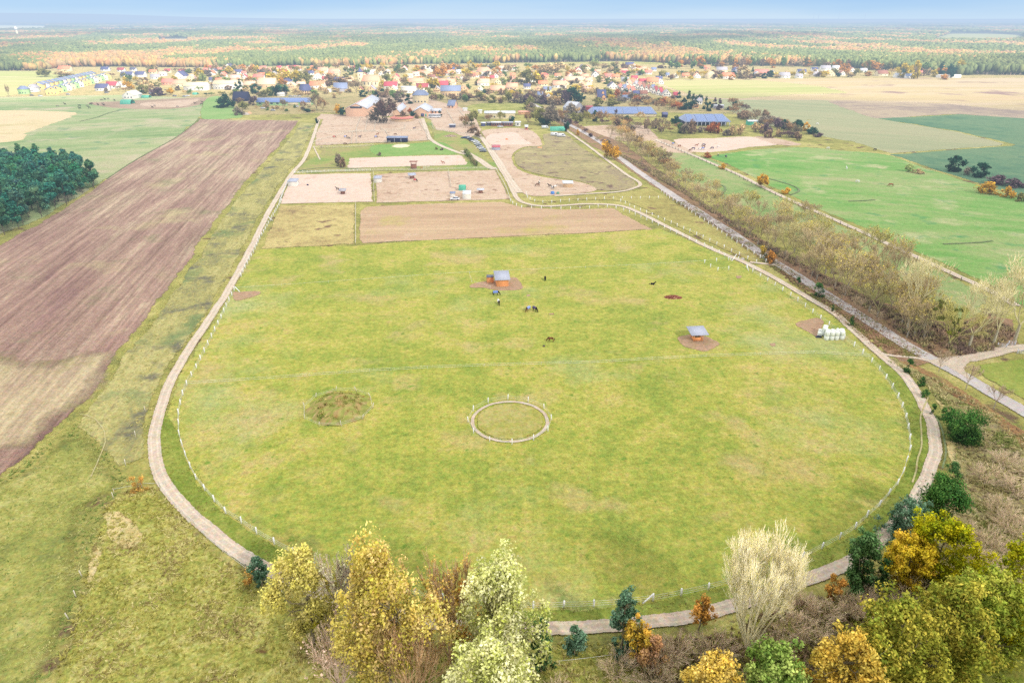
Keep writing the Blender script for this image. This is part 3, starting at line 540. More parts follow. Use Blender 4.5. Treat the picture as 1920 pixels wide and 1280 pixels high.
def thing_tree(name, px, pb, cm, tm, label, cat='tree', group=None, sx=1., sz=1., rz=0., tint=(1, 1, 1), bark=(.22, .18, .13), rank=True, xy=None, crown='crown'):
    x, y = xy if xy else G(px, pb); e = empty(name, (x, y, 0), rz); tag(e, label, cat, group, rank=rank)
    obj(crown, cm, e, scale=(sx, sx, sz), color=tint)
    if tm: obj('trunk', tm, e, scale=(sx, sx, sz), color=bark)
    return e
C_ = lambda *l: np.array([srgb(*c) / LF for c in l])
rs = random.Random(7)
# ---- named trees close to the camera ------------------------------------------------
P_pine = C_((78, 112, 62), (96, 130, 76), (58, 92, 54), (112, 142, 92)); P_pine2 = C_((110, 140, 116), (92, 126, 98), (134, 160, 134), (74, 108, 78))
P_dark = C_((62, 104, 50), (74, 118, 54), (52, 88, 50), (96, 128, 62)); P_yel = C_((214, 190, 50), (226, 204, 70), (196, 174, 50), (206, 168, 66))
P_oli = C_((142, 156, 60), (164, 170, 68), (116, 134, 52), (184, 178, 80)); P_will = C_((206, 198, 110), (216, 206, 126), (192, 184, 90), (206, 190, 120))
P_pale = C_((218, 218, 158), (204, 208, 124), (232, 228, 188), (188, 196, 92), (214, 208, 152)); P_or = C_((214, 164, 82), (220, 178, 96), (200, 150, 84), (216, 188, 110))
P_ol2 = C_((144, 150, 58), (170, 164, 66), (116, 130, 50), (192, 176, 76)); P_gr = C_((120, 148, 66), (146, 168, 84), (96, 124, 58), (168, 180, 100)); P_ygr = C_((176, 168, 26), (150, 158, 34), (196, 184, 40), (128, 144, 34))
P_will2 = C_((212, 194, 96), (206, 178, 96), (222, 208, 122), (210, 182, 130), (192, 182, 76))
near = [
 # name, px, foot, top, width, shape, palette, clumps, leaves, size, base, label
 ('willow_tree', 590, 1205, 1036, 118, 'plume', P_will, 150, 62, .26, .12, 'olive yellow willow at the left end of the tree clump by the sandy track'),
 ('willow_tree', 735, 1300, 1032, 172, 'plume', P_will2, 230, 62, .28, .30, 'tall golden yellow willow with fanning stems in the middle of the foreground clump'),
 ('birch_tree', 876, 1225, 1092, 58, 'plume', P_or, 60, 52, .24, .15, 'slim orange leaved tree squeezed beside the pale green willow'),
 ('willow_tree', 945, 1275, 1060, 168, 'plume', P_pale, 240, 66, .27, .08, 'broad pale green willow at the right end of the foreground clump'),
 ('willow_tree', 930, 1400, 1202, 180, 'plume', P_pale, 210, 66, .26, .15, 'cream coloured willow crown cut by the bottom edge of the photo'),
 ('juniper_tree', 1014, 1258, 1150, 52, 'cone', P_pine, 90, 56, .24, .02, 'narrow dark green conifer against the pale willow'),
 ('yellow_shrub', 605, 1206, 1150, 38, 'round', C_((206, 196, 40), (188, 184, 48)), 26, 50, .22, .05, 'small lemon yellow shrub at the foot of the olive yellow willow'),
 ('yellow_shrub', 684, 1262, 1225, 30, 'round', P_or, 22, 50, .22, .05, 'small amber shrub at the foot of the golden willow'),
 ('pine_tree', 492, 1100, 1039, 40, 'pine', P_pine2, 60, 60, .22, .03, 'young blue green pine on the left edge of the sandy track'),
 ('orange_shrub', 469, 1099, 1068, 24, 'round', P_or, 18, 46, .18, .05, 'small orange shrub beside the young pine at the track'),
 ('orange_shrub', 261, 919, 893, 26, 'low', P_or, 18, 46, .18, .03, 'small orange shrub in rough grass west of the track'),
 ('pine_bush', 1077, 1228, 1180, 44, 'round', P_pine2, 60, 60, .2, .03, 'round blue green pine bush just below the track'),
 ('pine_tree', 1165, 1222, 1110, 72, 'pine', P_pine2, 110, 60, .24, .03, 'grey green pine standing over the track beside orange bushes'),
 ('orange_shrub', 1192, 1240, 1150, 50, 'plume', C_((212, 184, 70), (216, 168, 78), (200, 176, 80)), 60, 56, .22, .05, 'golden orange bush leaning on the grey green pine'),
 ('orange_shrub', 1216, 1262, 1196, 60, 'low', C_((204, 158, 116), (210, 170, 112), (186, 146, 116)), 50, 56, .2, .03, 'salmon orange bush below the track'),
 ('orange_shrub', 1310, 1188, 1116, 40, 'plume', C_((204, 158, 76), (194, 142, 74), (180, 136, 70)), 54, 52, .22, .04, 'narrow orange bush left of the tall bare tree'),
 ('pine_tree', 1607, 1102, 1004, 92, 'pine', P_pine, 130, 64, .26, .03, 'bushy green pine between the fence and the yellow tree'),
 ('pine_tree', 1690, 1012, 944, 92, 'low', P_pine2, 110, 60, .24, .02, 'spreading blue green pine behind the yellow tree'),
 ('pine_tree', 1752, 984, 905, 76, 'round', P_dark, 130, 64, .24, .03, 'dense dark green pine where the track disappears'),
 ('pine_bush', 1776, 909, 872, 36, 'round', P_pine, 40, 56, .2, .03, 'small green pine at the outer bend of the track'),
 ('pine_tree', 1804, 830, 768, 64, 'round', P_dark, 120, 64, .22, .02, 'round dark green pine alone in the dry grass by the track'),
 ('pine_bush', 1779, 802, 766, 26, 'pine', P_dark, 34, 56, .2, .03, 'small dark pine touching the round dark green pine'),
 ('pine_bush', 1766, 786, 764, 18, 'pine', P_dark, 24, 50, .17, .03, 'little pine at the left end of the group by the round pine'),
 ('pine_bush', 1748, 777, 758, 15, 'pine', P_dark, 20, 46, .16, .03, 'tiny pine at the outer edge of the track bend'),
 ('pine_bush', 1733, 744, 731, 18, 'low', P_dark, 20, 46, .16, .03, 'low flat pine bush at the track'),
 ('pine_bush', 1727, 722, 707, 16, 'pine', P_dark, 20, 46, .16, .03, 'pine bush between the track and the pale dry grass'),
 ('pine_bush', 1701, 699, 674, 22, 'pine', P_dark, 30, 50, .18, .03, 'dark pine bush in the strip between track and road'),
 ('pine_bush', 1532, 557, 532, 24, 'low', P_dark, 34, 50, .22, .02, 'dark green pine bush between track and road, largest along the strip'),
 ('pine_bush', 1496, 534, 519, 12, 'pine', P_dark, 20, 46, .2, .03, 'thin dark pine bush near the road halfway along the track'),
 ('pine_bush', 1561, 583, 571, 9, 'pine', P_dark, 14, 40, .18, .03, 'tiny dark pine seedling between track and road'),
 ('pine_bush', 1595, 611, 592, 14, 'pine', P_dark, 22, 46, .2, .03, 'dark pine bush opposite the stack of white bales'),
 ('maple_tree', 1690, 1100, 1008, 88, 'round', P_yel, 150, 66, .24, .08, 'bright golden yellow tree between the two pines'),
 ('maple_tree', 1742, 1095, 976, 108, 'round', P_ygr, 170, 66, .26, .08, 'olive yellow tree behind the bright golden tree'),
 ('orange_shrub', 1557, 1121, 1077, 36, 'round', C_((196, 146, 72), (182, 134, 70), (206, 164, 84)), 34, 50, .2, .03, 'rust orange bush right of the tall bare tree'),
 ('maple_tree', 1892, 1215, 1018, 150, 'round', P_ygr, 260, 66, .28, .1, 'large yellow green tree at the right edge of the photo'),
 ('oak_tree', 1816, 1245, 1078, 140, 'round', P_oli, 240, 64, .28, .08, 'olive green tree left of the large yellow green one'),
 ('oak_tree', 1738, 1285, 1102, 150, 'round', P_ol2, 250, 64, .28, .08, 'olive brown tree in the middle of the lower right thicket'),
 ('oak_tree', 1640, 1330, 1128, 170, 'round', P_ol2, 270, 64, .28, .08, 'wide bronze green tree at the front of the lower right thicket'),
 ('maple_tree', 1545, 1380, 1192, 125, 'round', C_((210, 178, 78), (196, 160, 70), (218, 192, 96), (180, 162, 76)), 200, 64, .26, .1, 'orange yellow tree crown at the bottom of the right thicket'),
 ('oak_tree', 1432, 1390, 1228, 125, 'round', P_gr, 190, 64, .26, .1, 'fresh green tree crown below the tall bare tree'),
 ('maple_tree', 1322, 1390, 1242, 105, 'round', C_((222, 192, 92), (210, 182, 80), (230, 204, 120)), 160, 62, .24, .1, 'orange yellow crown at the bottom edge beside the fresh green crown'),
]
for i, (nm, px, pb, pt, wp, sh, pal, nc, nl, ls, bs, lb) in enumerate(near):
    x, y, H, W = pxsize(px, pb, pt, wp)
    if pb > 1200 and px > 1500: W *= .96; H *= .97
    pl = sh == 'plume'
    cm, tm = tree_meshes(100 + i, H, W, sh, pal, nc=int(nc * (1.5 if nc > 90 else 1.2)), nl=nl, ls=ls * .92, cr=(.16 if pal is P_dark else .2 if nc < 30 else (.088 if nc > 100 else .14)), base=bs, r0=.02 * H ** .9 + .02, nl_limbs=20 if nc > 100 else 8, squash=1.7 if pl else 1.0)
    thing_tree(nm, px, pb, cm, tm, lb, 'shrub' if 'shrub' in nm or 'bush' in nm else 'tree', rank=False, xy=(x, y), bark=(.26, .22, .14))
# ---- leafless trees close by --------------------------------------------------------
bare = [
 (1400, 1222, 986, 156, 9, 6, .42, .42, C_((240, 230, 200), (230, 218, 184), (244, 236, 214), (220, 210, 140)), (.46, .40, .18), 'tall pale leafless tree with yellowish stems at the lower right fence', 0, None),
 (668, 1205, 1018, 92, 5, 5, .45, .3, C_((206, 190, 176), (190, 172, 160), (216, 204, 190)), (.3, .26, .2), 'greyish leafless tree behind the willow clump', 420, C_((200, 192, 160), (186, 190, 140))),
 (846, 1245, 1046, 84, 5, 5, .45, .3, C_((188, 160, 130), (172, 146, 120), (200, 176, 140)), (.34, .30, .16), 'brownish nearly leafless tree between the two willows', 420, C_((206, 160, 90), (196, 180, 90))),
 (640, 1290, 1170, 120, 8, 4, .6, .7, C_((206, 180, 160), (190, 164, 146), (216, 196, 176)), (.3, .25, .2), 'pinkish grey leafless thicket below the olive yellow willow', 160, C_((220, 190, 170),)),
 (780, 1330, 1160, 150, 8, 5, .55, .6, C_((206, 172, 130), (192, 156, 116), (214, 184, 150)), (.36, .3, .18), 'brown twiggy undergrowth below the golden willow', 0, None),
]
for i, (px, pb, pt, wp, st, dp, spd, fst, cols, bk, lb, lf, lc) in enumerate(bare):
    x, y, H, W = pxsize(px, pb, pt, wp); cm, tm = bare_meshes(300 + i, H, W, st, dp, spd, r0=.013 * H + .03, tw=.0115, kids=3, up=.26, cols=cols, first=fst, leaf=lf, ls=.2, lcols=lc, trunk_len=.03, ratio=.72)
    thing_tree('bare_tree', px, pb, cm, tm, lb, 'tree', rank=False, xy=(x, y), bark=bk, crown='branches')
# purple brown brush in the lower right, grey brush patches
brc = C_((204, 178, 158), (212, 190, 162), (184, 164, 146), (186, 180, 130))
BR = [bare_meshes(330 + k, 3.2, 4.2, 9, 3, .7, r0=.05, tw=.016, kids=4, up=.1, cols=brc, first=.9, trunk_len=.01) for k in range(3)]
for i, (px, py) in enumerate([(1500, 1150), (1536, 1166), (1478, 1190), (1580, 1150), (1618, 1128), (1655, 1140), (1520, 1210), (1450, 1230), (1800, 1010), (1850, 1030), (1836, 1070), (1890, 1000), (1870, 960), (1820, 1120), (1780, 1100), (1700, 1130), (1240, 1250), (1270, 1230), (1340, 1232), (1230, 1290), (1160, 1270), (1905, 930), (1915, 1060), (1620, 1165), (1846, 905), (1880, 880), (720, 1340), (1040, 1320), (830, 1330)]):
    k = i % 3; sc = 1.0 + .3 * rs.random()
    thing_tree('bramble_bush', px, py, BR[k][0], BR[k][1], 'purplish brown leafless brush in the rough land below the track', 'shrub', 'brown brush around the thicket', sx=sc * 1.1, sz=sc, rz=rs.random() * 6, rank=False, bark=(.16, .12, .1), crown='branches')
# ---- small bare trees in the road verge ---------------------------------------------
RV = [bare_meshes(360 + k, 5.5, 3.6, 4, 4, .5, r0=.08, tw=.02, kids=3, up=.22, cols=C_((160, 140, 118), (176, 158, 132)), first=.45, trunk_len=.35) for k in range(3)]
for i, (px, py) in enumerate([(1863, 766), (1811, 729), (1760, 697), (1638, 616), (1606, 592), (1576, 566), (1549, 546), (1520, 524), (1498, 511), (1470, 497), (1405, 445), (1383, 430), (1366, 418), (1340, 402), (1318, 386), (1293, 370), (1272, 356), (1252, 343)]):
    k = i % 3; sc = .85 + .3 * rs.random()
    thing_tree('roadside_tree', px, py, RV[k][0], RV[k][1], 'small bare roadside tree on the near edge of the grey road', 'tree', 'young bare trees along the road', sx=sc, sz=sc, rz=rs.random() * 6, rank=True, bark=(.42, .36, .27), crown='branches')
# ---- the long row of half bare trees beyond the road --------------------------------
AV = []
for k in range(6):
    lc = [C_((200, 188, 110), (210, 196, 120)), C_((190, 176, 130), (200, 186, 140)), C_((204, 190, 96), (190, 178, 96))][k % 3]
    AV.append(bare_meshes(380 + k, 12, 9.5, 4, 5, .55, r0=.2, tw=.026, kids=3, up=.16, cols=C_((204, 192, 158), (190, 176, 148), (210, 198, 160), (180, 166, 140)), first=.55, leaf=[110, 20, 180][k % 3], ls=.3, lcols=lc, trunk_len=.16))
road = [(1135, 262), (1180, 292), (1230, 330), (1280, 368), (1330, 402), (1380, 434), (1430, 470), (1500, 512), (1570, 556), (1640, 600), (1700, 636), (1750, 655)]
def along(P, t):
    t = t * (len(P) - 1); i = min(len(P) - 2, int(t)); f = t - i; return (P[i][0] * (1 - f) + P[i + 1][0] * f, P[i][1] * (1 - f) + P[i + 1][1] * f)
n_av = 0
for row, (dx, dy, cnt) in enumerate([(10, -5, 32), (32, -14, 27), (56, -25, 23), (82, -36, 19), (104, -46, 14)]):
    for i in range(cnt):
        t = (i + .5 + rs.uniform(-.35, .35)) / cnt; px, py = along(road, t)
        f = 1.0 if t > .25 else .6
        px += (dx + rs.uniform(-9, 9)) * (.45 + .75 * t); py += (dy + rs.uniform(-6, 6)) * (.45 + .75 * t)
        if px > 1740 or (row == 2 and t < .3) or (row > 2 and t < .48): continue
        k = rs.randrange(6); x, y = G(px, py); h = rs.uniform(7, 11) if t < .5 else rs.uniform(8.5, 13.5); sc = h / 12
        thing_tree('avenue_tree', px, py, AV[k][0], AV[k][1], ['half bare tree with a few yellow leaves in the long row beyond the road', 'greyish bare tree in the long row beyond the road', 'bare tree keeping olive yellow leaves in the long row beyond the road'][k % 3], 'tree', 'tree belt along the far side of the road', sx=sc * rs.uniform(.85, 1.2), sz=sc, rz=rs.random() * 6, rank=False, tint=[(.86, .82, .76), (.76, .70, .64), (.80, .82, .62), (.68, .62, .56), (.94, .92, .74)][rs.randrange(5)], bark=(.38, .33, .25), crown='branches'); n_av += 1
# big pale trunks and the mossy, mistletoe grown tree at the junction
BG = [bare_meshes(400 + k, 16, 10, 3, 5, .5, r0=.24, tw=.028, kids=3, up=.2, cols=C_((206, 196, 156), (190, 180, 130), (214, 204, 170)), first=.5, trunk_len=.22) for k in range(2)]
for i, (px, pb, pt, wp, lb) in enumerate([(1816, 652, 520, 90, 'tall bare tree with a leaning pale trunk near the road junction'), (1862, 646, 510, 80, 'tall bare tree with pale slanting trunk left of the metal gate'), (1902, 640, 480, 110, 'tall bare yellowish tree at the right edge by the metal gate'), (1700, 622, 470, 90, 'bare spreading tree beyond the road, left of the mossy tree')]):
    x, y, H, W = pxsize(px, pb, pt, wp); k = i % 2
    thing_tree('bare_tree', px, pb, BG[k][0], BG[k][1], lb, 'tree', rank=False, sx=W / 10, sz=H / 16, rz=i * 1.7, bark=(.5, .45, .32), crown='branches')
x, y, H, W = pxsize(1778, 648, 556, 86); cm, tm = bare_meshes(410, H, W, 6, 5, .6, r0=.2, tw=.026, kids=3, up=.12, cols=C_((204, 196, 130), (190, 180, 110)), first=.6, trunk_len=.1)
e = thing_tree('mossy_tree', 1778, 648, cm, tm, 'bare tree hung with dark olive moss clumps beside the road junction', 'tree', rank=False, bark=(.4, .38, .2), crown='branches')
rng = np.random.default_rng(5); Cc = np.array([(rng.normal() * W * .24, rng.normal() * W * .2, H * (.3 + .55 * rng.random())) for _ in range(24)])
V, F, t = leaves(rng, Cc, np.full((24, 1), .65), 60, .26, C_((96, 104, 34), (116, 118, 40), (80, 92, 40))); obj('moss_clumps', mesh_np('moss_clumps', V, F, [M_leafy], tint=t), e)
# ---- pine plantation on the left ------------------------------------------------------
PL = []
for k in range(5):
    cm, tm = tree_meshes(430 + k, 13, 5.6, 'pine', C_((58, 112, 98), (78, 128, 104), (46, 96, 90), (94, 138, 104)), nc=34, nl=34, ls=.72, cr=.2, base=.34, r0=.16, nl_limbs=3)
    PL.append((cm, tm))
poly = np.array([G(*p) for p in [(-150, 325), (0, 318), (60, 318), (110, 326), (150, 332), (182, 346), (176, 356), (150, 372), (120, 388), (70, 412), (30, 432), (0, 450), (-150, 520)]])
rp = random.Random(11); pts = []
x0, y0 = poly.min(0); x1, y1 = poly.max(0); gy = y0; r_ = 0
while gy < y1:
    gx = x0 + (r_ % 2) * 2.3
    while gx < x1:
        qx, qy = gx + rp.uniform(-1.3, 1.3), gy + rp.uniform(-1.3, 1.3)
        if inside(poly, qx, qy):
            a_, b_ = PX(qx, qy)
            if a_ > -45: pts.append((qx, qy))
        gx += 5.2
    gy += 5.2; r_ += 1
if len(pts) > 290: pts = sorted(pts, key=lambda p: p[1])[:290]
for qx, qy in pts:
    k = rp.randrange(5); sc = rp.uniform(.82, 1.12); e = empty('pine_tree', (qx, qy, 0), rp.random() * 6); tag(e, 'blue green pine in the dense dark plantation at the left edge', 'tree', 'pines of the dark plantation')
    obj('crown', PL[k][0], e, scale=(sc * 1.1, sc * 1.1, sc), color=(rp.uniform(.75, 1.5), rp.uniform(.85, 1.25), rp.uniform(.75, 1.15))); obj('trunk', PL[k][1], e, scale=(sc, sc, sc), color=(.16, .12, .1))
# ---- middle distance trees ------------------------------------------------------------
VAR = {}
def variant(kind, k):
    key = (kind, k)
    if key not in VAR:
        W1 = C_((255, 255, 255), (232, 232, 232), (214, 214, 214))
        if kind == 'round': VAR[key] = tree_meshes(500 + k, 10, 9, 'round', W1, nc=44, nl=26, ls=.85, cr=.17, base=.12, r0=.2, nl_limbs=4)
        elif kind == 'cone': VAR[key] = tree_meshes(520 + k, 10, 5.4, 'cone', W1, nc=40, nl=24, ls=.62, cr=.17, base=.02, r0=.14, nl_limbs=1)
        elif kind == 'bush': VAR[key] = tree_meshes(540 + k, 4, 6, 'low', W1, nc=26, nl=24, ls=.6, cr=.2, base=.0, r0=.08, nl_limbs=2)
        elif kind == 'bare': VAR[key] = bare_meshes(560 + k, 10, 9, 5, 4, .6, r0=.16, tw=.05, kids=3, up=.12, cols=C_((255, 250, 245), (230, 226, 220)), first=.6, leaf=90, ls=.5, lcols=C_((255, 246, 210),), trunk_len=.12)
        elif kind == 'poplar': VAR[key] = tree_meshes(580 + k, 14, 3.6, 'plume', W1, nc=36, nl=24, ls=.7, cr=.24, base=.06, r0=.16, nl_limbs=1)
    return VAR[key]
NAT = {'round': (10, 9), 'cone': (10, 5.4), 'bush': (4, 6), 'bare': (10, 9), 'poplar': (14, 3.6)}
TC = {'olive': (150, 146, 84), 'yellow': (218, 190, 76), 'orange': (222, 160, 78), 'green': (120, 146, 82), 'dark green': (48, 92, 72), 'brown': (160, 132, 104), 'tan': (206, 178, 130), 'gold': (226, 176, 60), 'grey brown': (150, 136, 116), 'purple brown': (118, 96, 100), 'pale green': (168, 180, 110), 'rust': (190, 116, 70)}
def mtree(kind, px, pb, pt, wp, colr, where, name=None, cat='tree', group=None, rank=True):
    x, y, H, W = pxsize(px, pb, pt, wp); k = rs.randrange(3); cm, tm = variant(kind, k); nh, nw = NAT[kind]; c = srgb(*TC[colr]) / LF * rs.uniform(.85, 1.1) * (.76 if pb < 170 else .9)
    nm = name or {'round': 'broadleaf_tree', 'cone': 'conifer_tree', 'bush': 'shrub', 'bare': 'bare_tree', 'poplar': 'poplar_tree'}[kind]
    word = {'round': 'round crowned tree', 'cone': 'conifer', 'bush': 'shrub', 'bare': 'half bare tree', 'poplar': 'slender poplar'}[kind]
    size = 'tall' if H > 11 else ('small' if H < 5 else '')
    lb = ' '.join(('%s %s %s %s' % (size, colr, word, where)).split())
    return thing_tree(nm, px, pb, cm, tm, lb, 'shrub' if kind == 'bush' else cat, group, sx=W / nw, sz=H / nh, rz=rs.random() * 6, tint=tuple(c * 1.12), rank=rank, crown='branches' if kind == 'bare' else 'crown', bark=(.2, .16, .12) if kind != 'bare' else (.3, .25, .2))
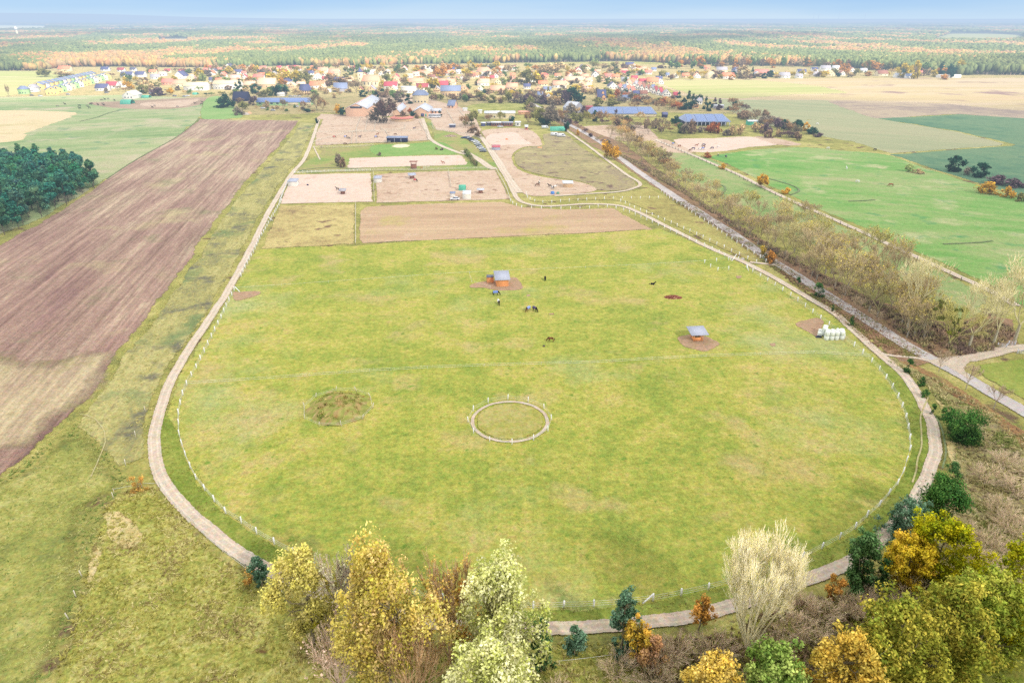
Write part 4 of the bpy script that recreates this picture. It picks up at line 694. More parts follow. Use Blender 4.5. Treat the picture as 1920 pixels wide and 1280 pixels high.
for a in [
 ('round', 1137, 297, 263, 20, 'gold', 'beside the road at the upper paddocks'), ('round', 1151, 300, 272, 20, 'gold', 'beside the road at the upper paddocks'),
 ('bush', 1429, 478, 464, 13, 'yellow', 'at the grey road by the gateway'), ('bush', 1443, 493, 474, 20, 'orange', 'at the grey road by the gateway'), ('bush', 1436, 486, 478, 12, 'dark green', 'at the grey road by the gateway'),
 ('round', 1428, 352, 325, 22, 'gold', 'on the straight bridle path'), ('bush', 1475, 364, 353, 15, 'gold', 'on the straight bridle path'), ('bush', 1325, 296, 287, 14, 'rust', 'on the straight bridle path'), ('bush', 1355, 317, 308, 13, 'gold', 'on the straight bridle path'),
 ('round', 1788, 322, 294, 30, 'dark green', 'on the hedge line of the green pasture'), ('round', 1836, 333, 307, 30, 'dark green', 'on the hedge line of the green pasture'),
 ('bush', 1872, 345, 331, 40, 'purple brown', 'on the hedge line of the green pasture'), ('bush', 1900, 351, 337, 36, 'purple brown', 'on the hedge line of the green pasture'), ('bush', 1812, 328, 316, 18, 'grey brown', 'on the hedge line of the green pasture'),
 ('bush', 1850, 364, 345, 36, 'gold', 'in the green pasture near the right edge'), ('bush', 1887, 370, 353, 22, 'gold', 'in the green pasture near the right edge'), ('bush', 1912, 377, 364, 22, 'olive', 'in the green pasture near the right edge'),
 ('bush', 1702, 322, 310, 18, 'pale green', 'in the middle of the green pasture'), ('bush', 1720, 325, 318, 18, 'tan', 'in the middle of the green pasture'),
 ('round', 1469, 242, 225, 12, 'dark green', 'at the corner of the olive field'), ('round', 1494, 247, 226, 20, 'dark green', 'at the corner of the olive field'), ('round', 1510, 246, 230, 12, 'gold', 'at the corner of the olive field'), ('bush', 1482, 244, 236, 22, 'purple brown', 'at the corner of the olive field'), ('round', 1526, 252, 238, 13, 'dark green', 'at the corner of the olive field'), ('bush', 1536, 257, 250, 16, 'purple brown', 'at the corner of the olive field'), ('bush', 1518, 252, 244, 20, 'dark green', 'at the corner of the olive field'),
 ('cone', 412, 202, 182, 20, 'dark green', 'in the dark group at the field corner'), ('round', 423, 202, 175, 22, 'dark green', 'in the dark group at the field corner'), ('round', 435, 202, 186, 16, 'dark green', 'in the dark group at the field corner'),
 ('round', 459, 205, 189, 20, 'olive', 'below the black roofed barn'), ('round', 475, 198, 180, 14, 'purple brown', 'below the black roofed barn'), ('bush', 446, 216, 202, 18, 'grey brown', 'below the black roofed barn'), ('round', 450, 194, 184, 14, 'brown', 'below the black roofed barn'),
 ('cone', 444, 172, 155, 12, 'dark green', 'behind the long stable'), ('cone', 452, 173, 150, 13, 'dark green', 'behind the long stable'), ('round', 480, 176, 158, 18, 'dark green', 'behind the long stable'), ('round', 497, 182, 168, 20, 'olive', 'behind the long stable'), ('round', 520, 180, 158, 20, 'dark green', 'behind the long stable'), ('round', 535, 178, 160, 18, 'dark green', 'behind the long stable'), ('round', 508, 180, 164, 16, 'green', 'behind the long stable'),
 ('bare', 594, 207, 172, 26, 'grey brown', 'right of the long stable'), ('bare', 606, 209, 182, 20, 'brown', 'right of the long stable'), ('bush', 578, 211, 205, 16, 'dark green', 'right of the long stable'), ('bare', 533, 208, 184, 14, 'grey brown', 'in front of the long stable'), ('bare', 570, 205, 188, 14, 'brown', 'in front of the long stable'), ('bush', 501, 202, 190, 12, 'tan', 'in front of the long stable'),
 ('round', 636, 216, 194, 14, 'gold', 'left of the orange walled riding hall'), ('round', 644, 218, 200, 15, 'dark green', 'left of the orange walled riding hall'),
 ('round', 719, 231, 184, 44, 'grey brown', 'beside the round horse walker'), ('bare', 724, 232, 182, 46, 'purple brown', 'beside the round horse walker'), ('bush', 755, 217, 208, 10, 'brown', 'by the stable yard'), ('round', 775, 221, 207, 11, 'dark green', 'by the stable yard'), ('round', 768, 214, 202, 9, 'rust', 'by the stable yard'), ('cone', 825, 219, 207, 9, 'dark green', 'by the stable yard'), ('bush', 782, 223, 214, 8, 'brown', 'by the stable yard'),
 ('cone', 705, 188, 170, 16, 'dark green', 'behind the riding hall'), ('cone', 718, 180, 164, 13, 'dark green', 'behind the riding hall'), ('round', 681, 182, 170, 15, 'dark green', 'behind the riding hall'), ('cone', 766, 195, 176, 15, 'dark green', 'behind the stables'), ('round', 748, 192, 172, 20, 'grey brown', 'behind the stables'),
 ('round', 884, 236, 208, 26, 'olive', 'at the small sheds above the car park'), ('bare', 873, 240, 216, 20, 'brown', 'at the small sheds above the car park'), ('bare', 938, 232, 208, 18, 'olive', 'in front of the white roofed shed'), ('bare', 917, 232, 214, 14, 'brown', 'in front of the white roofed shed'), ('bush', 960, 232, 220, 14, 'dark green', 'in front of the white roofed shed'),
 ('bush', 897, 258, 246, 12, 'brown', 'at the top of the car park'), ('bush', 888, 250, 238, 22, 'brown', 'at the top of the car park'),
 ('round', 1012, 234, 200, 34, 'olive', 'in the big dense group above the small arena'), ('round', 1032, 236, 202, 36, 'grey brown', 'in the big dense group above the small arena'), ('bare', 1046, 232, 204, 26, 'brown', 'in the big dense group above the small arena'), ('bare', 990, 230, 210, 24, 'brown', 'in the big dense group above the small arena'), ('bush', 1020, 236, 224, 26, 'dark green', 'in the big dense group above the small arena'),
 ('bush', 1083, 254, 244, 7, 'gold', 'on the verge between the two roads'), ('round', 1062, 248, 228, 12, 'dark green', 'on the verge between the two roads'),
 ('round', 1115, 228, 208, 12, 'dark green', 'in front of the long solar roof'), ('bare', 1128, 232, 206, 22, 'brown', 'in front of the long solar roof'), ('cone', 1154, 222, 202, 11, 'purple brown', 'in front of the long solar roof'), ('bare', 1160, 234, 214, 26, 'grey brown', 'in front of the long solar roof'), ('round', 1177, 234, 216, 18, 'dark green', 'in front of the long solar roof'), ('bare', 1200, 226, 208, 20, 'tan', 'in front of the long solar roof'), ('bare', 1100, 234, 208, 18, 'olive', 'in front of the long solar roof'),
 ('round', 1265, 236, 216, 16, 'dark green', 'left of the open solar barn'), ('round', 1275, 250, 232, 14, 'green', 'left of the open solar barn'), ('bush', 1262, 232, 224, 18, 'green', 'left of the open solar barn'), ('bare', 1240, 250, 218, 26, 'grey brown', 'left of the open solar barn'), ('bare', 1215, 252, 222, 28, 'grey brown', 'left of the open solar barn'), ('bush', 1295, 250, 228, 20, 'brown', 'in front of the open solar barn'), ('bush', 1336, 250, 232, 24, 'rust', 'in front of the open solar barn'), ('round', 1346, 250, 232, 9, 'rust', 'in front of the open solar barn'),
 ('cone', 1290, 206, 171, 19, 'dark green', 'at the edge of the village field'), ('cone', 1281, 206, 180, 16, 'dark green', 'at the edge of the village field'), ('cone', 1297, 205, 176, 14, 'dark green', 'at the edge of the village field'), ('round', 1311, 193, 176, 13, 'dark green', 'at the edge of the village field'), ('cone', 1304, 198, 180, 10, 'dark green', 'at the edge of the village field'), ('cone', 1322, 205, 181, 11, 'dark green', 'at the edge of the village field'), ('round', 1329, 209, 192, 11, 'dark green', 'at the edge of the village field'), ('cone', 1339, 202, 183, 12, 'purple brown', 'at the edge of the village field'), ('cone', 1348, 206, 185, 14, 'purple brown', 'at the edge of the village field'), ('round', 1378, 206, 191, 11, 'dark green', 'at the edge of the village field'), ('cone', 1273, 184, 170, 9, 'dark green', 'at the edge of the village field'), ('bush', 1368, 206, 201, 18, 'dark green', 'at the edge of the village field'),
 ('bare', 1255, 206, 182, 26, 'tan', 'below the white gabled terrace'), ('bare', 1235, 208, 186, 22, 'brown', 'below the white gabled terrace'), ('bare', 1270, 208, 190, 18, 'rust', 'below the white gabled terrace'), ('bare', 1215, 204, 184, 20, 'tan', 'below the white gabled terrace'), ('bare', 1190, 206, 188, 22, 'brown', 'below the white gabled terrace'),
 ('round', 1078, 194, 164, 24, 'dark green', 'in the dense grove by the village road'), ('round', 1062, 194, 168, 24, 'purple brown', 'in the dense grove by the village road'), ('round', 1048, 192, 168, 22, 'grey brown', 'in the dense grove by the village road'), ('cone', 1068, 193, 166, 14, 'dark green', 'in the dense grove by the village road'), ('round', 1090, 194, 174, 16, 'dark green', 'in the dense grove by the village road'), ('round', 1120, 204, 184, 22, 'olive', 'in the dense grove by the village road'), ('round', 1150, 202, 184, 26, 'olive', 'in the dense grove by the village road'),
 ('bush', 634, 312, 292, 14, 'grey brown', 'at the end of the long sand arena'), ('bush', 644, 314, 298, 14, 'brown', 'at the end of the long sand arena'), ('bush', 712, 292, 286, 8, 'grey brown', 'on the lawn above the long sand arena'), ('bush', 818, 281, 276, 5, 'olive', 'on the lawn above the long sand arena'), ('bush', 829, 282, 277, 6, 'grey brown', 'on the lawn above the long sand arena'),
 ('bush', 594, 232, 222, 6, 'dark green', 'on the field edge beside the sandy track'),
 ('round', 242, 152, 138, 14, 'green', 'among the white village houses'), ('round', 243, 168, 152, 17, 'gold', 'among the white village houses'), ('round', 276, 172, 152, 22, 'tan', 'among the white village houses'), ('round', 268, 176, 160, 20, 'olive', 'among the white village houses'), ('bush', 298, 180, 166, 30, 'purple brown', 'among the white village houses'), ('round', 320, 178, 164, 12, 'gold', 'among the white village houses'), ('round', 376, 152, 130, 16, 'yellow', 'among the white village houses'), ('round', 382, 156, 136, 14, 'pale green', 'among the white village houses'),
 ('round', 85, 144, 128, 24, 'olive', 'at the edge of the pale crop field'), ('round', 120, 145, 132, 34, 'tan', 'at the edge of the pale crop field'), ('bare', 17, 182, 157, 9, 'grey brown', 'beside the green terrace house'),
 ('round', 516, 156, 136, 22, 'yellow', 'on the village green'), ('round', 535, 157, 132, 26, 'yellow', 'on the village green'), ('round', 555, 157, 130, 26, 'yellow', 'on the village green'), ('round', 570, 158, 132, 22, 'olive', 'on the village green'), ('round', 500, 150, 136, 18, 'green', 'on the village green'), ('round', 618, 160, 142, 24, 'brown', 'on the village green'), ('round', 640, 160, 144, 26, 'brown', 'on the village green'),
 ('round', 724, 156, 138, 19, 'olive', 'beside the church'), ('bare', 668, 176, 152, 22, 'grey brown', 'beside the church'), ('bare', 757, 166, 144, 16, 'grey brown', 'beside the church'), ('poplar', 617, 122, 104, 5, 'pale green', 'at the edge of the woods'), ('poplar', 947, 168, 145, 9, 'pale green', 'right of the pink roofed barn'), ('poplar', 953, 168, 146, 6, 'olive', 'right of the pink roofed barn'),
 ('round', 812, 166, 144, 24, 'yellow', 'in a garden at the village centre'), ('round', 825, 146, 124, 26, 'orange', 'in a garden at the village centre'), ('round', 836, 140, 118, 24, 'orange', 'in a garden at the village centre'), ('round', 876, 146, 128, 20, 'yellow', 'in a garden at the village centre'), ('round', 1005, 160, 134, 24, 'yellow', 'in a garden at the village centre'), ('round', 990, 160, 132, 26, 'olive', 'in a garden at the village centre'), ('round', 1020, 142, 120, 30, 'tan', 'in a garden at the village centre'), ('round', 1042, 140, 118, 30, 'tan', 'in a garden at the village centre'), ('round', 1080, 170, 158, 20, 'yellow', 'in a garden at the village centre'), ('cone', 1138, 158, 146, 9, 'green', 'in a garden at the village centre'), ('cone', 1155, 138, 122, 8, 'dark green', 'in a garden at the village centre'), ('round', 1116, 128, 108, 14, 'pale green', 'in a garden at the village centre'),
 ('round', 1352, 126, 117, 12, 'orange', 'at the forest edge behind the houses'), ('round', 1636, 131, 113, 36, 'orange', 'at the forest edge behind the houses'), ('round', 1588, 136, 127, 10, 'orange', 'at the forest edge behind the houses'), ('round', 1692, 146, 121, 22, 'yellow', 'at the forest edge behind the houses'), ('round', 1714, 148, 116, 16, 'yellow', 'at the forest edge behind the houses'), ('cone', 1762, 144, 116, 16, 'dark green', 'at the forest edge behind the houses'), ('round', 1782, 146, 122, 18, 'dark green', 'at the forest edge behind the houses'), ('round', 1800, 140, 112, 14, 'yellow', 'at the forest edge behind the houses'), ('round', 1296, 142, 130, 11, 'yellow', 'at the forest edge behind the houses'), ('round', 1392, 148, 124, 22, 'tan', 'at the forest edge behind the houses'), ('cone', 1409, 147, 126, 9, 'dark green', 'at the forest edge behind the houses'),
]: mtree(*a)
# bales-side hedge, clipped hedge by the yard entrance
hr = np.random.default_rng(3); hp = [G(*along([(873, 286), (880, 296), (892, 312)], i / 13)) for i in range(14)]; o0 = hp[7]
Cc = np.array([(p[0] - o0[0] + hr.normal() * .3, p[1] - o0[1], 1.2 + .5 * hr.random()) for p in hp for _ in range(3)]); V, F, t = leaves(hr, Cc, np.full((len(Cc), 1), 1.35), 50, .5, C_((94, 116, 66), (120, 124, 78), (140, 120, 90)))
e = empty('clipped_hedge', (o0[0], o0[1], 0)); tag(e, 'dense green brown hedge between the long sand arena and the farm track', 'hedge'); obj('hedge_leaves', mesh_np('hedge_leaves', V, F, [M_leafy], tint=t), e)
# belts of shrubs and village gardens filled with single trees
def belt(P, n, kinds, cols, hpx, wpx, where, name, dy=3, group=None):
    for i in range(n):
        px, py = along(P, (i + rs.random() * .8) / n); py += rs.uniform(-dy, dy); px += rs.uniform(-3, 3); c = rs.choice(cols); k = rs.choice(kinds); h = rs.uniform(*hpx)
        mtree(k, px, py, py - h, rs.uniform(*wpx), c, where, group=group or where, rank=False)
belt([(880, 190), (960, 194), (1010, 193), (1050, 196)], 26, ['bare', 'round', 'bush'], ['olive', 'brown', 'grey brown', 'purple brown', 'tan'], (9, 18), (13, 22), 'in the shrub belt below the village centre', 'belt')
belt([(700, 180), (760, 182), (820, 186), (880, 190)], 20, ['bare', 'round', 'bush'], ['olive', 'brown', 'grey brown', 'green'], (7, 14), (11, 18), 'in the shrub belt behind the stables', 'belt')
belt([(990, 205), (1000, 214), (1050, 216), (1090, 226)], 14, ['bare', 'bush'], ['olive', 'brown', 'grey brown'], (9, 16), (14, 22), 'beside the grey metal hall', 'belt', dy=6)
belt([(1070, 214), (1130, 232), (1200, 240), (1290, 248), (1420, 252), (1500, 262)], 40, ['bare', 'bush', 'bare'], ['brown', 'grey brown', 'purple brown', 'tan'], (7, 18), (13, 24), 'in the scrub below the solar roofs', 'belt', dy=5)
belt([(1370, 210), (1410, 222), (1450, 236), (1500, 262)], 20, ['bare', 'bare', 'bush'], ['brown', 'grey brown', 'purple brown'], (12, 24), (16, 26), 'in the scrub beside the olive field', 'belt', dy=8)
belt([(1160, 250), (1200, 280), (1230, 300), (1265, 330)], 22, ['bare', 'bare'], ['grey brown', 'brown', 'tan'], (16, 26), (18, 30), 'at the head of the tree belt by the road', 'belt', dy=6)
belt([(1040, 222), (1080, 240), (1120, 262), (1160, 290)], 14, ['bush', 'bare'], ['grey brown', 'brown', 'purple brown'], (5, 11), (9, 16), 'on the verge between the two roads', 'belt', dy=3)
belt([(1130, 184), (1180, 190), (1240, 196), (1280, 200)], 22, ['bare', 'round', 'bush'], ['tan', 'brown', 'rust', 'grey brown', 'olive'], (8, 16), (12, 22), 'in the gardens above the solar roofs', 'belt', dy=5)
belt([(1235, 146), (1330, 147), (1420, 146), (1530, 143), (1650, 143), (1780, 146)], 60, ['round', 'bare', 'round'], ['tan', 'olive', 'brown', 'yellow', 'dark green', 'orange'], (7, 14), (9, 17), 'in the gardens along the stubble field', 'belt', dy=4)
belt([(1240, 128), (1330, 126), (1420, 126), (1530, 126), (1650, 132), (1780, 138)], 40, ['round', 'round', 'cone'], ['tan', 'olive', 'green', 'brown', 'orange'], (12, 20), (11, 17), 'at the woodland edge behind the right hand houses', 'belt', dy=3)
belt([(390, 136), (500, 136), (640, 134), (760, 134), (900, 132), (1040, 132), (1200, 130)], 80, ['round', 'bare', 'round'], ['tan', 'olive', 'brown', 'yellow', 'orange', 'green'], (9, 17), (10, 18), 'in the gardens at the back of the village', 'belt', dy=4)
belt([(400, 150), (500, 152), (640, 156), (760, 158), (900, 156), (1040, 154), (1200, 152)], 64, ['round', 'bare', 'round', 'bush'], ['tan', 'olive', 'brown', 'yellow', 'orange', 'pale green'], (6, 13), (9, 17), 'in the middle gardens of the village', 'belt', dy=8)
belt([(560, 172), (700, 174), (840, 176), (960, 178), (1060, 176), (1200, 180)], 44, ['round', 'bare', 'bush'], ['tan', 'olive', 'brown', 'grey brown', 'dark green'], (5, 11), (9, 16), 'in the front gardens of the village', 'belt', dy=4)
belt([(210, 150), (280, 156), (380, 150)], 18, ['round', 'bare', 'bush'], ['tan', 'olive', 'brown', 'yellow'], (6, 11), (9, 14), 'between the left hand village houses', 'belt', dy=9)

belt([(400, 160), (560, 162), (700, 162), (860, 164), (1040, 160), (1180, 158)], 60, ['round', 'bare', 'bush', 'round'], ['tan', 'olive', 'grey brown', 'yellow', 'green', 'brown'], (6, 11), (9, 15), 'between the village streets', 'belt', dy=9)
belt([(270, 134), (420, 142), (640, 145), (860, 142), (1060, 140), (1220, 140)], 70, ['round', 'bare', 'round'], ['tan', 'olive', 'grey brown', 'yellow', 'orange', 'green'], (7, 13), (9, 16), 'along the upper village street', 'belt', dy=5)

belt([(200, 172), (300, 174), (390, 176), (470, 174), (560, 180), (640, 180)], 34, ['round', 'bare', 'bush'], ['tan', 'olive', 'grey brown', 'green', 'brown', 'dark green'], (5, 10), (9, 15), 'at the front edge of the left village', 'belt', dy=5)
belt([(900, 178), (960, 182), (1000, 180), (1060, 180), (1120, 178), (1170, 184)], 34, ['round', 'bare', 'bush'], ['tan', 'olive', 'grey brown', 'yellow', 'brown'], (6, 12), (10, 16), 'in front of the central houses', 'belt', dy=5)
belt([(480, 204), (540, 206), (590, 208)], 12, ['bush', 'bare', 'bush'], ['tan', 'olive', 'grey brown', 'green'], (3, 7), (6, 11), 'in the yard before the long stable', 'belt', dy=4)
# ------------------------------------------------------------------ building surfaces
M_wall = amat('plaster', .9, .08, .6); M_paint = amat('painted_surface', .6, .06, 3.0, spec=.4); M_metal = amat('sheet_metal', .5, .12, .8, spec=.5)
def roofmat():
    t = NT('roof_tiles'); tc = t.n('TexCoord').outputs['Object']; c = t.n('ObjectInfo').outputs['Color']
    g = t.noise(tc, 1.2, 4, .7); wv = t.n('TexWave'); wv.wave_type = 'BANDS'; wv.bands_direction = 'Z'; wv.inputs['Scale'].default_value = 1.6; t.L.new(tc, wv.inputs['Vector'])
    c = t.scale(c, t.math('ADD', .72, t.math('ADD', t.math('MULTIPLY', g, .42), t.math('MULTIPLY', wv.outputs['Fac'], .12))))
    b = t.n('BsdfPrincipled'); t.put(b.inputs['Base Color'], c); b.inputs['Roughness'].default_value = .75; b.inputs['Specular IOR Level'].default_value = .25; return t.done(b)
M_roof = roofmat()
def solarmat():
    t = NT('solar_panels'); tc = t.n('TexCoord').outputs['Object']; br = t.n('TexBrick'); br.offset = 0; br.inputs['Scale'].default_value = .55; br.inputs['Mortar Size'].default_value = .03
    for k, c in (('Color1', lin((84, 112, 168)) + (1,)), ('Color2', lin((70, 96, 152)) + (1,)), ('Mortar', lin((150, 170, 205)) + (1,))): br.inputs[k].default_value = c
    t.L.new(tc, br.inputs['Vector']); b = t.n('BsdfPrincipled'); t.L.new(br.outputs[0], b.inputs['Base Color']); b.inputs['Roughness'].default_value = .35; return t.done(b)
M_solar = solarmat()
M_glass = amat('window_glass', .15, .1, 2.0, color=(.05, .07, .10, 1), spec=.7)
def timbermat():
    t = NT('timber_boards'); tc = t.n('TexCoord').outputs['Object']; mp = t.n('Mapping'); mp.inputs['Scale'].default_value = (7, 7, .4); t.L.new(tc, mp.inputs[0])
    g = t.noise(mp.outputs[0], 1.0, 3, .6); c = t.scale(t.n('ObjectInfo').outputs['Color'], t.math('ADD', .6, t.math('MULTIPLY', g, .8)))
    b = t.n('BsdfPrincipled'); t.put(b.inputs['Base Color'], c); b.inputs['Roughness'].default_value = .85; b.inputs['Specular IOR Level'].default_value = .15; return t.done(b)
M_timber = timbermat()
HC = {'white': (246, 240, 228), 'cream': (240, 222, 180), 'tan': (222, 190, 150), 'yellow': (240, 214, 140), 'orange': (244, 190, 140), 'pink': (240, 200, 180), 'grey': (176, 172, 178), 'bluish grey': (178, 182, 198),
      'red': (220, 138, 122), 'crimson': (196, 88, 100), 'navy': (96, 100, 136), 'black': (50, 54, 84), 'brown': (160, 112, 96), 'salmon': (240, 176, 146), 'dark red': (168, 84, 90), 'slate blue': (132, 144, 174), 'light grey': (206, 208, 216), 'green': (176, 210, 150), 'dark grey': (100, 102, 122), 'orange red': (236, 148, 112), 'white metal': (232, 236, 240), 'sand': (230, 208, 172), 'fresh timber': (250, 172, 112), 'brick': (240, 196, 164), 'turquoise': (96, 190, 160)}
hc = lambda n: tuple(x / LF for x in lin(HC[n]))
def gable(w, d, hw, hr, over=.35, hip=0.0):
    """walls and roof of a pitched house: ridge along X, centred, foot at z 0"""
    x, y = w / 2, d / 2; wall = MB(); top = hw + hr * .985
    if hip < .2: wall.add([(-x, -y, 0), (x, -y, 0), (x, y, 0), (-x, y, 0), (-x, -y, hw), (x, -y, hw), (x, y, hw), (-x, y, hw), (-x, 0, top - .02), (x, 0, top - .02)],
             [(0, 1, 5, 4), (2, 3, 7, 6), (1, 2, 6, 9, 5), (3, 0, 4, 8, 7)])
    else: wall.add([(-x, -y, 0), (x, -y, 0), (x, y, 0), (-x, y, 0), (-x, -y, hw), (x, -y, hw), (x, y, hw), (-x, y, hw)], [(0, 1, 5, 4), (2, 3, 7, 6), (1, 2, 6, 5), (3, 0, 4, 7)])
    X, Y = x + over, y + over; zb = hw - over * hr / y; t = .16; hx = X - hip * w * .5 if hip else X; zr = hw + hr
    roof = MB(); A = [(-X, -Y, zb), (X, -Y, zb), (X, Y, zb), (-X, Y, zb), (-hx, 0, zr), (hx, 0, zr)]; B = [(a, b, c + t) for a, b, c in A]
    roof.add(A + B, [(0, 4, 5, 1), (2, 5, 4, 3), (6, 7, 11, 10), (8, 9, 10, 11), (0, 1, 7, 6), (2, 3, 9, 8), (1, 2, 8, 7) if False else (1, 5, 11, 7), (5, 2, 8, 11), (3, 4, 10, 9), (4, 0, 6, 10)] + ([(1, 2, 5), (3, 0, 4), (7, 8, 11), (9, 6, 10)] if hip else []))
    return wall, roof
WIN = mesh_np('window', *(lambda m: (m.V, m.F))(MB().box(0, 0, 0, 1.1, .1, 1.3)), [M_glass])
def building(name, px, pb, wpx, wallc, roofc, mode, label, d=None, hw=None, hr=None, rot=0.0, cat='house', win=4, hip=0.0, chim=True, rank=True, roofm=None, wallm=None, group=None, doors=0, over=.35, w=None, minw=0, wantxy=None):
    x, y = wantxy or G(px, pb); D = DEP(pb); w = w or wpx * D / 1280.0 * (.9 if name == 'house' else 1)
    if mode == 'g': d_ = w; w_ = d or w * 1.15; rz = PI / 2 + rot; fw, fd = d_, w_
    else: w_ = w; d_ = d or max(6.5, min(10, w * .7)); rz = rot; fw, fd = w_, d_
    hw = hw or (2.9 if w < 13 else 3.4); hr = hr if hr is not None else d_ * .42
    e = empty(name, (x + math.sin(-rot) * -fd / 2 * 0, y + fd / 2, 0), rz); tag(e, label, cat, group, rank=rank)
    wall, roof = gable(w_, d_, hw, hr, over, hip); obj('wall', wall.mesh('wall', wallm or M_wall), e, color=hc(wallc))
    r = obj('roof', roof.mesh('roof', roofm or M_roof), e, color=hc(roofc))
    if chim and not hip and win: MB().box(w_ * .22, d_ * .12, hw + hr + .1, .6, .6, 1.4).build('chimney', M_wall, r, color=hc('brick'))
    # windows on the side that looks at the camera
    for i in range(win):
        f = (i + .5) / win - .5
        if mode == 'e': c = obj('window', WIN, e, loc=(f * w_ * .86, -d_ / 2 - .04, 1.6))
        else: c = obj('window', WIN, e, loc=(-w_ / 2 - .04, f * d_ * .8, 1.6 if i < 3 else hw + .9), rz=PI / 2)
        c.scale = (1, 1, 1)
    if mode == 'g' and win: obj('window', WIN, e, loc=(-w_ / 2 - .04, 0, hw + hr * .35), rz=PI / 2)
    for i in range(doors):
        f = (i + .5) / doors - .5; MB().box(0, 0, 0, 2.6, .12, 2.6).build('door', M_timber, e, loc=(f * w_ * .8, -d_ / 2 - .06, 1.32) if mode == 'e' else (-w_ / 2 - .06, f * d_ * .6, 1.32), rz=0 if mode == 'e' else PI / 2, color=hc('brown'))
    return e, w_, d_, hw, hr
def H_(px, pb, w, wallc, roofc, mode='e', **k):
    hp = k.pop('hip', 0); zone = k.pop('zone', None)
    if zone is None:
        zone = 'left of the village' if px < 400 else ('near the church' if px < 760 else ('in the village centre' if px < 1060 else ('right of the village' if px < 1235 else 'along the stubble field')))
        row = 'back row ' if pb < 143 and px < 1235 else ''
        zone = row + zone
    lb = '%s %s house with %s roof %s' % (wallc, 'gabled' if mode == 'g' else ('hipped' if hp else 'long sided'), roofc, zone)
    r = building('house', px, pb, w, wallc, roofc, mode, lb, hip=hp, rot=k.pop('rot', rs.uniform(-.12, .12)), win=k.pop('win', 3), **k)
    return r
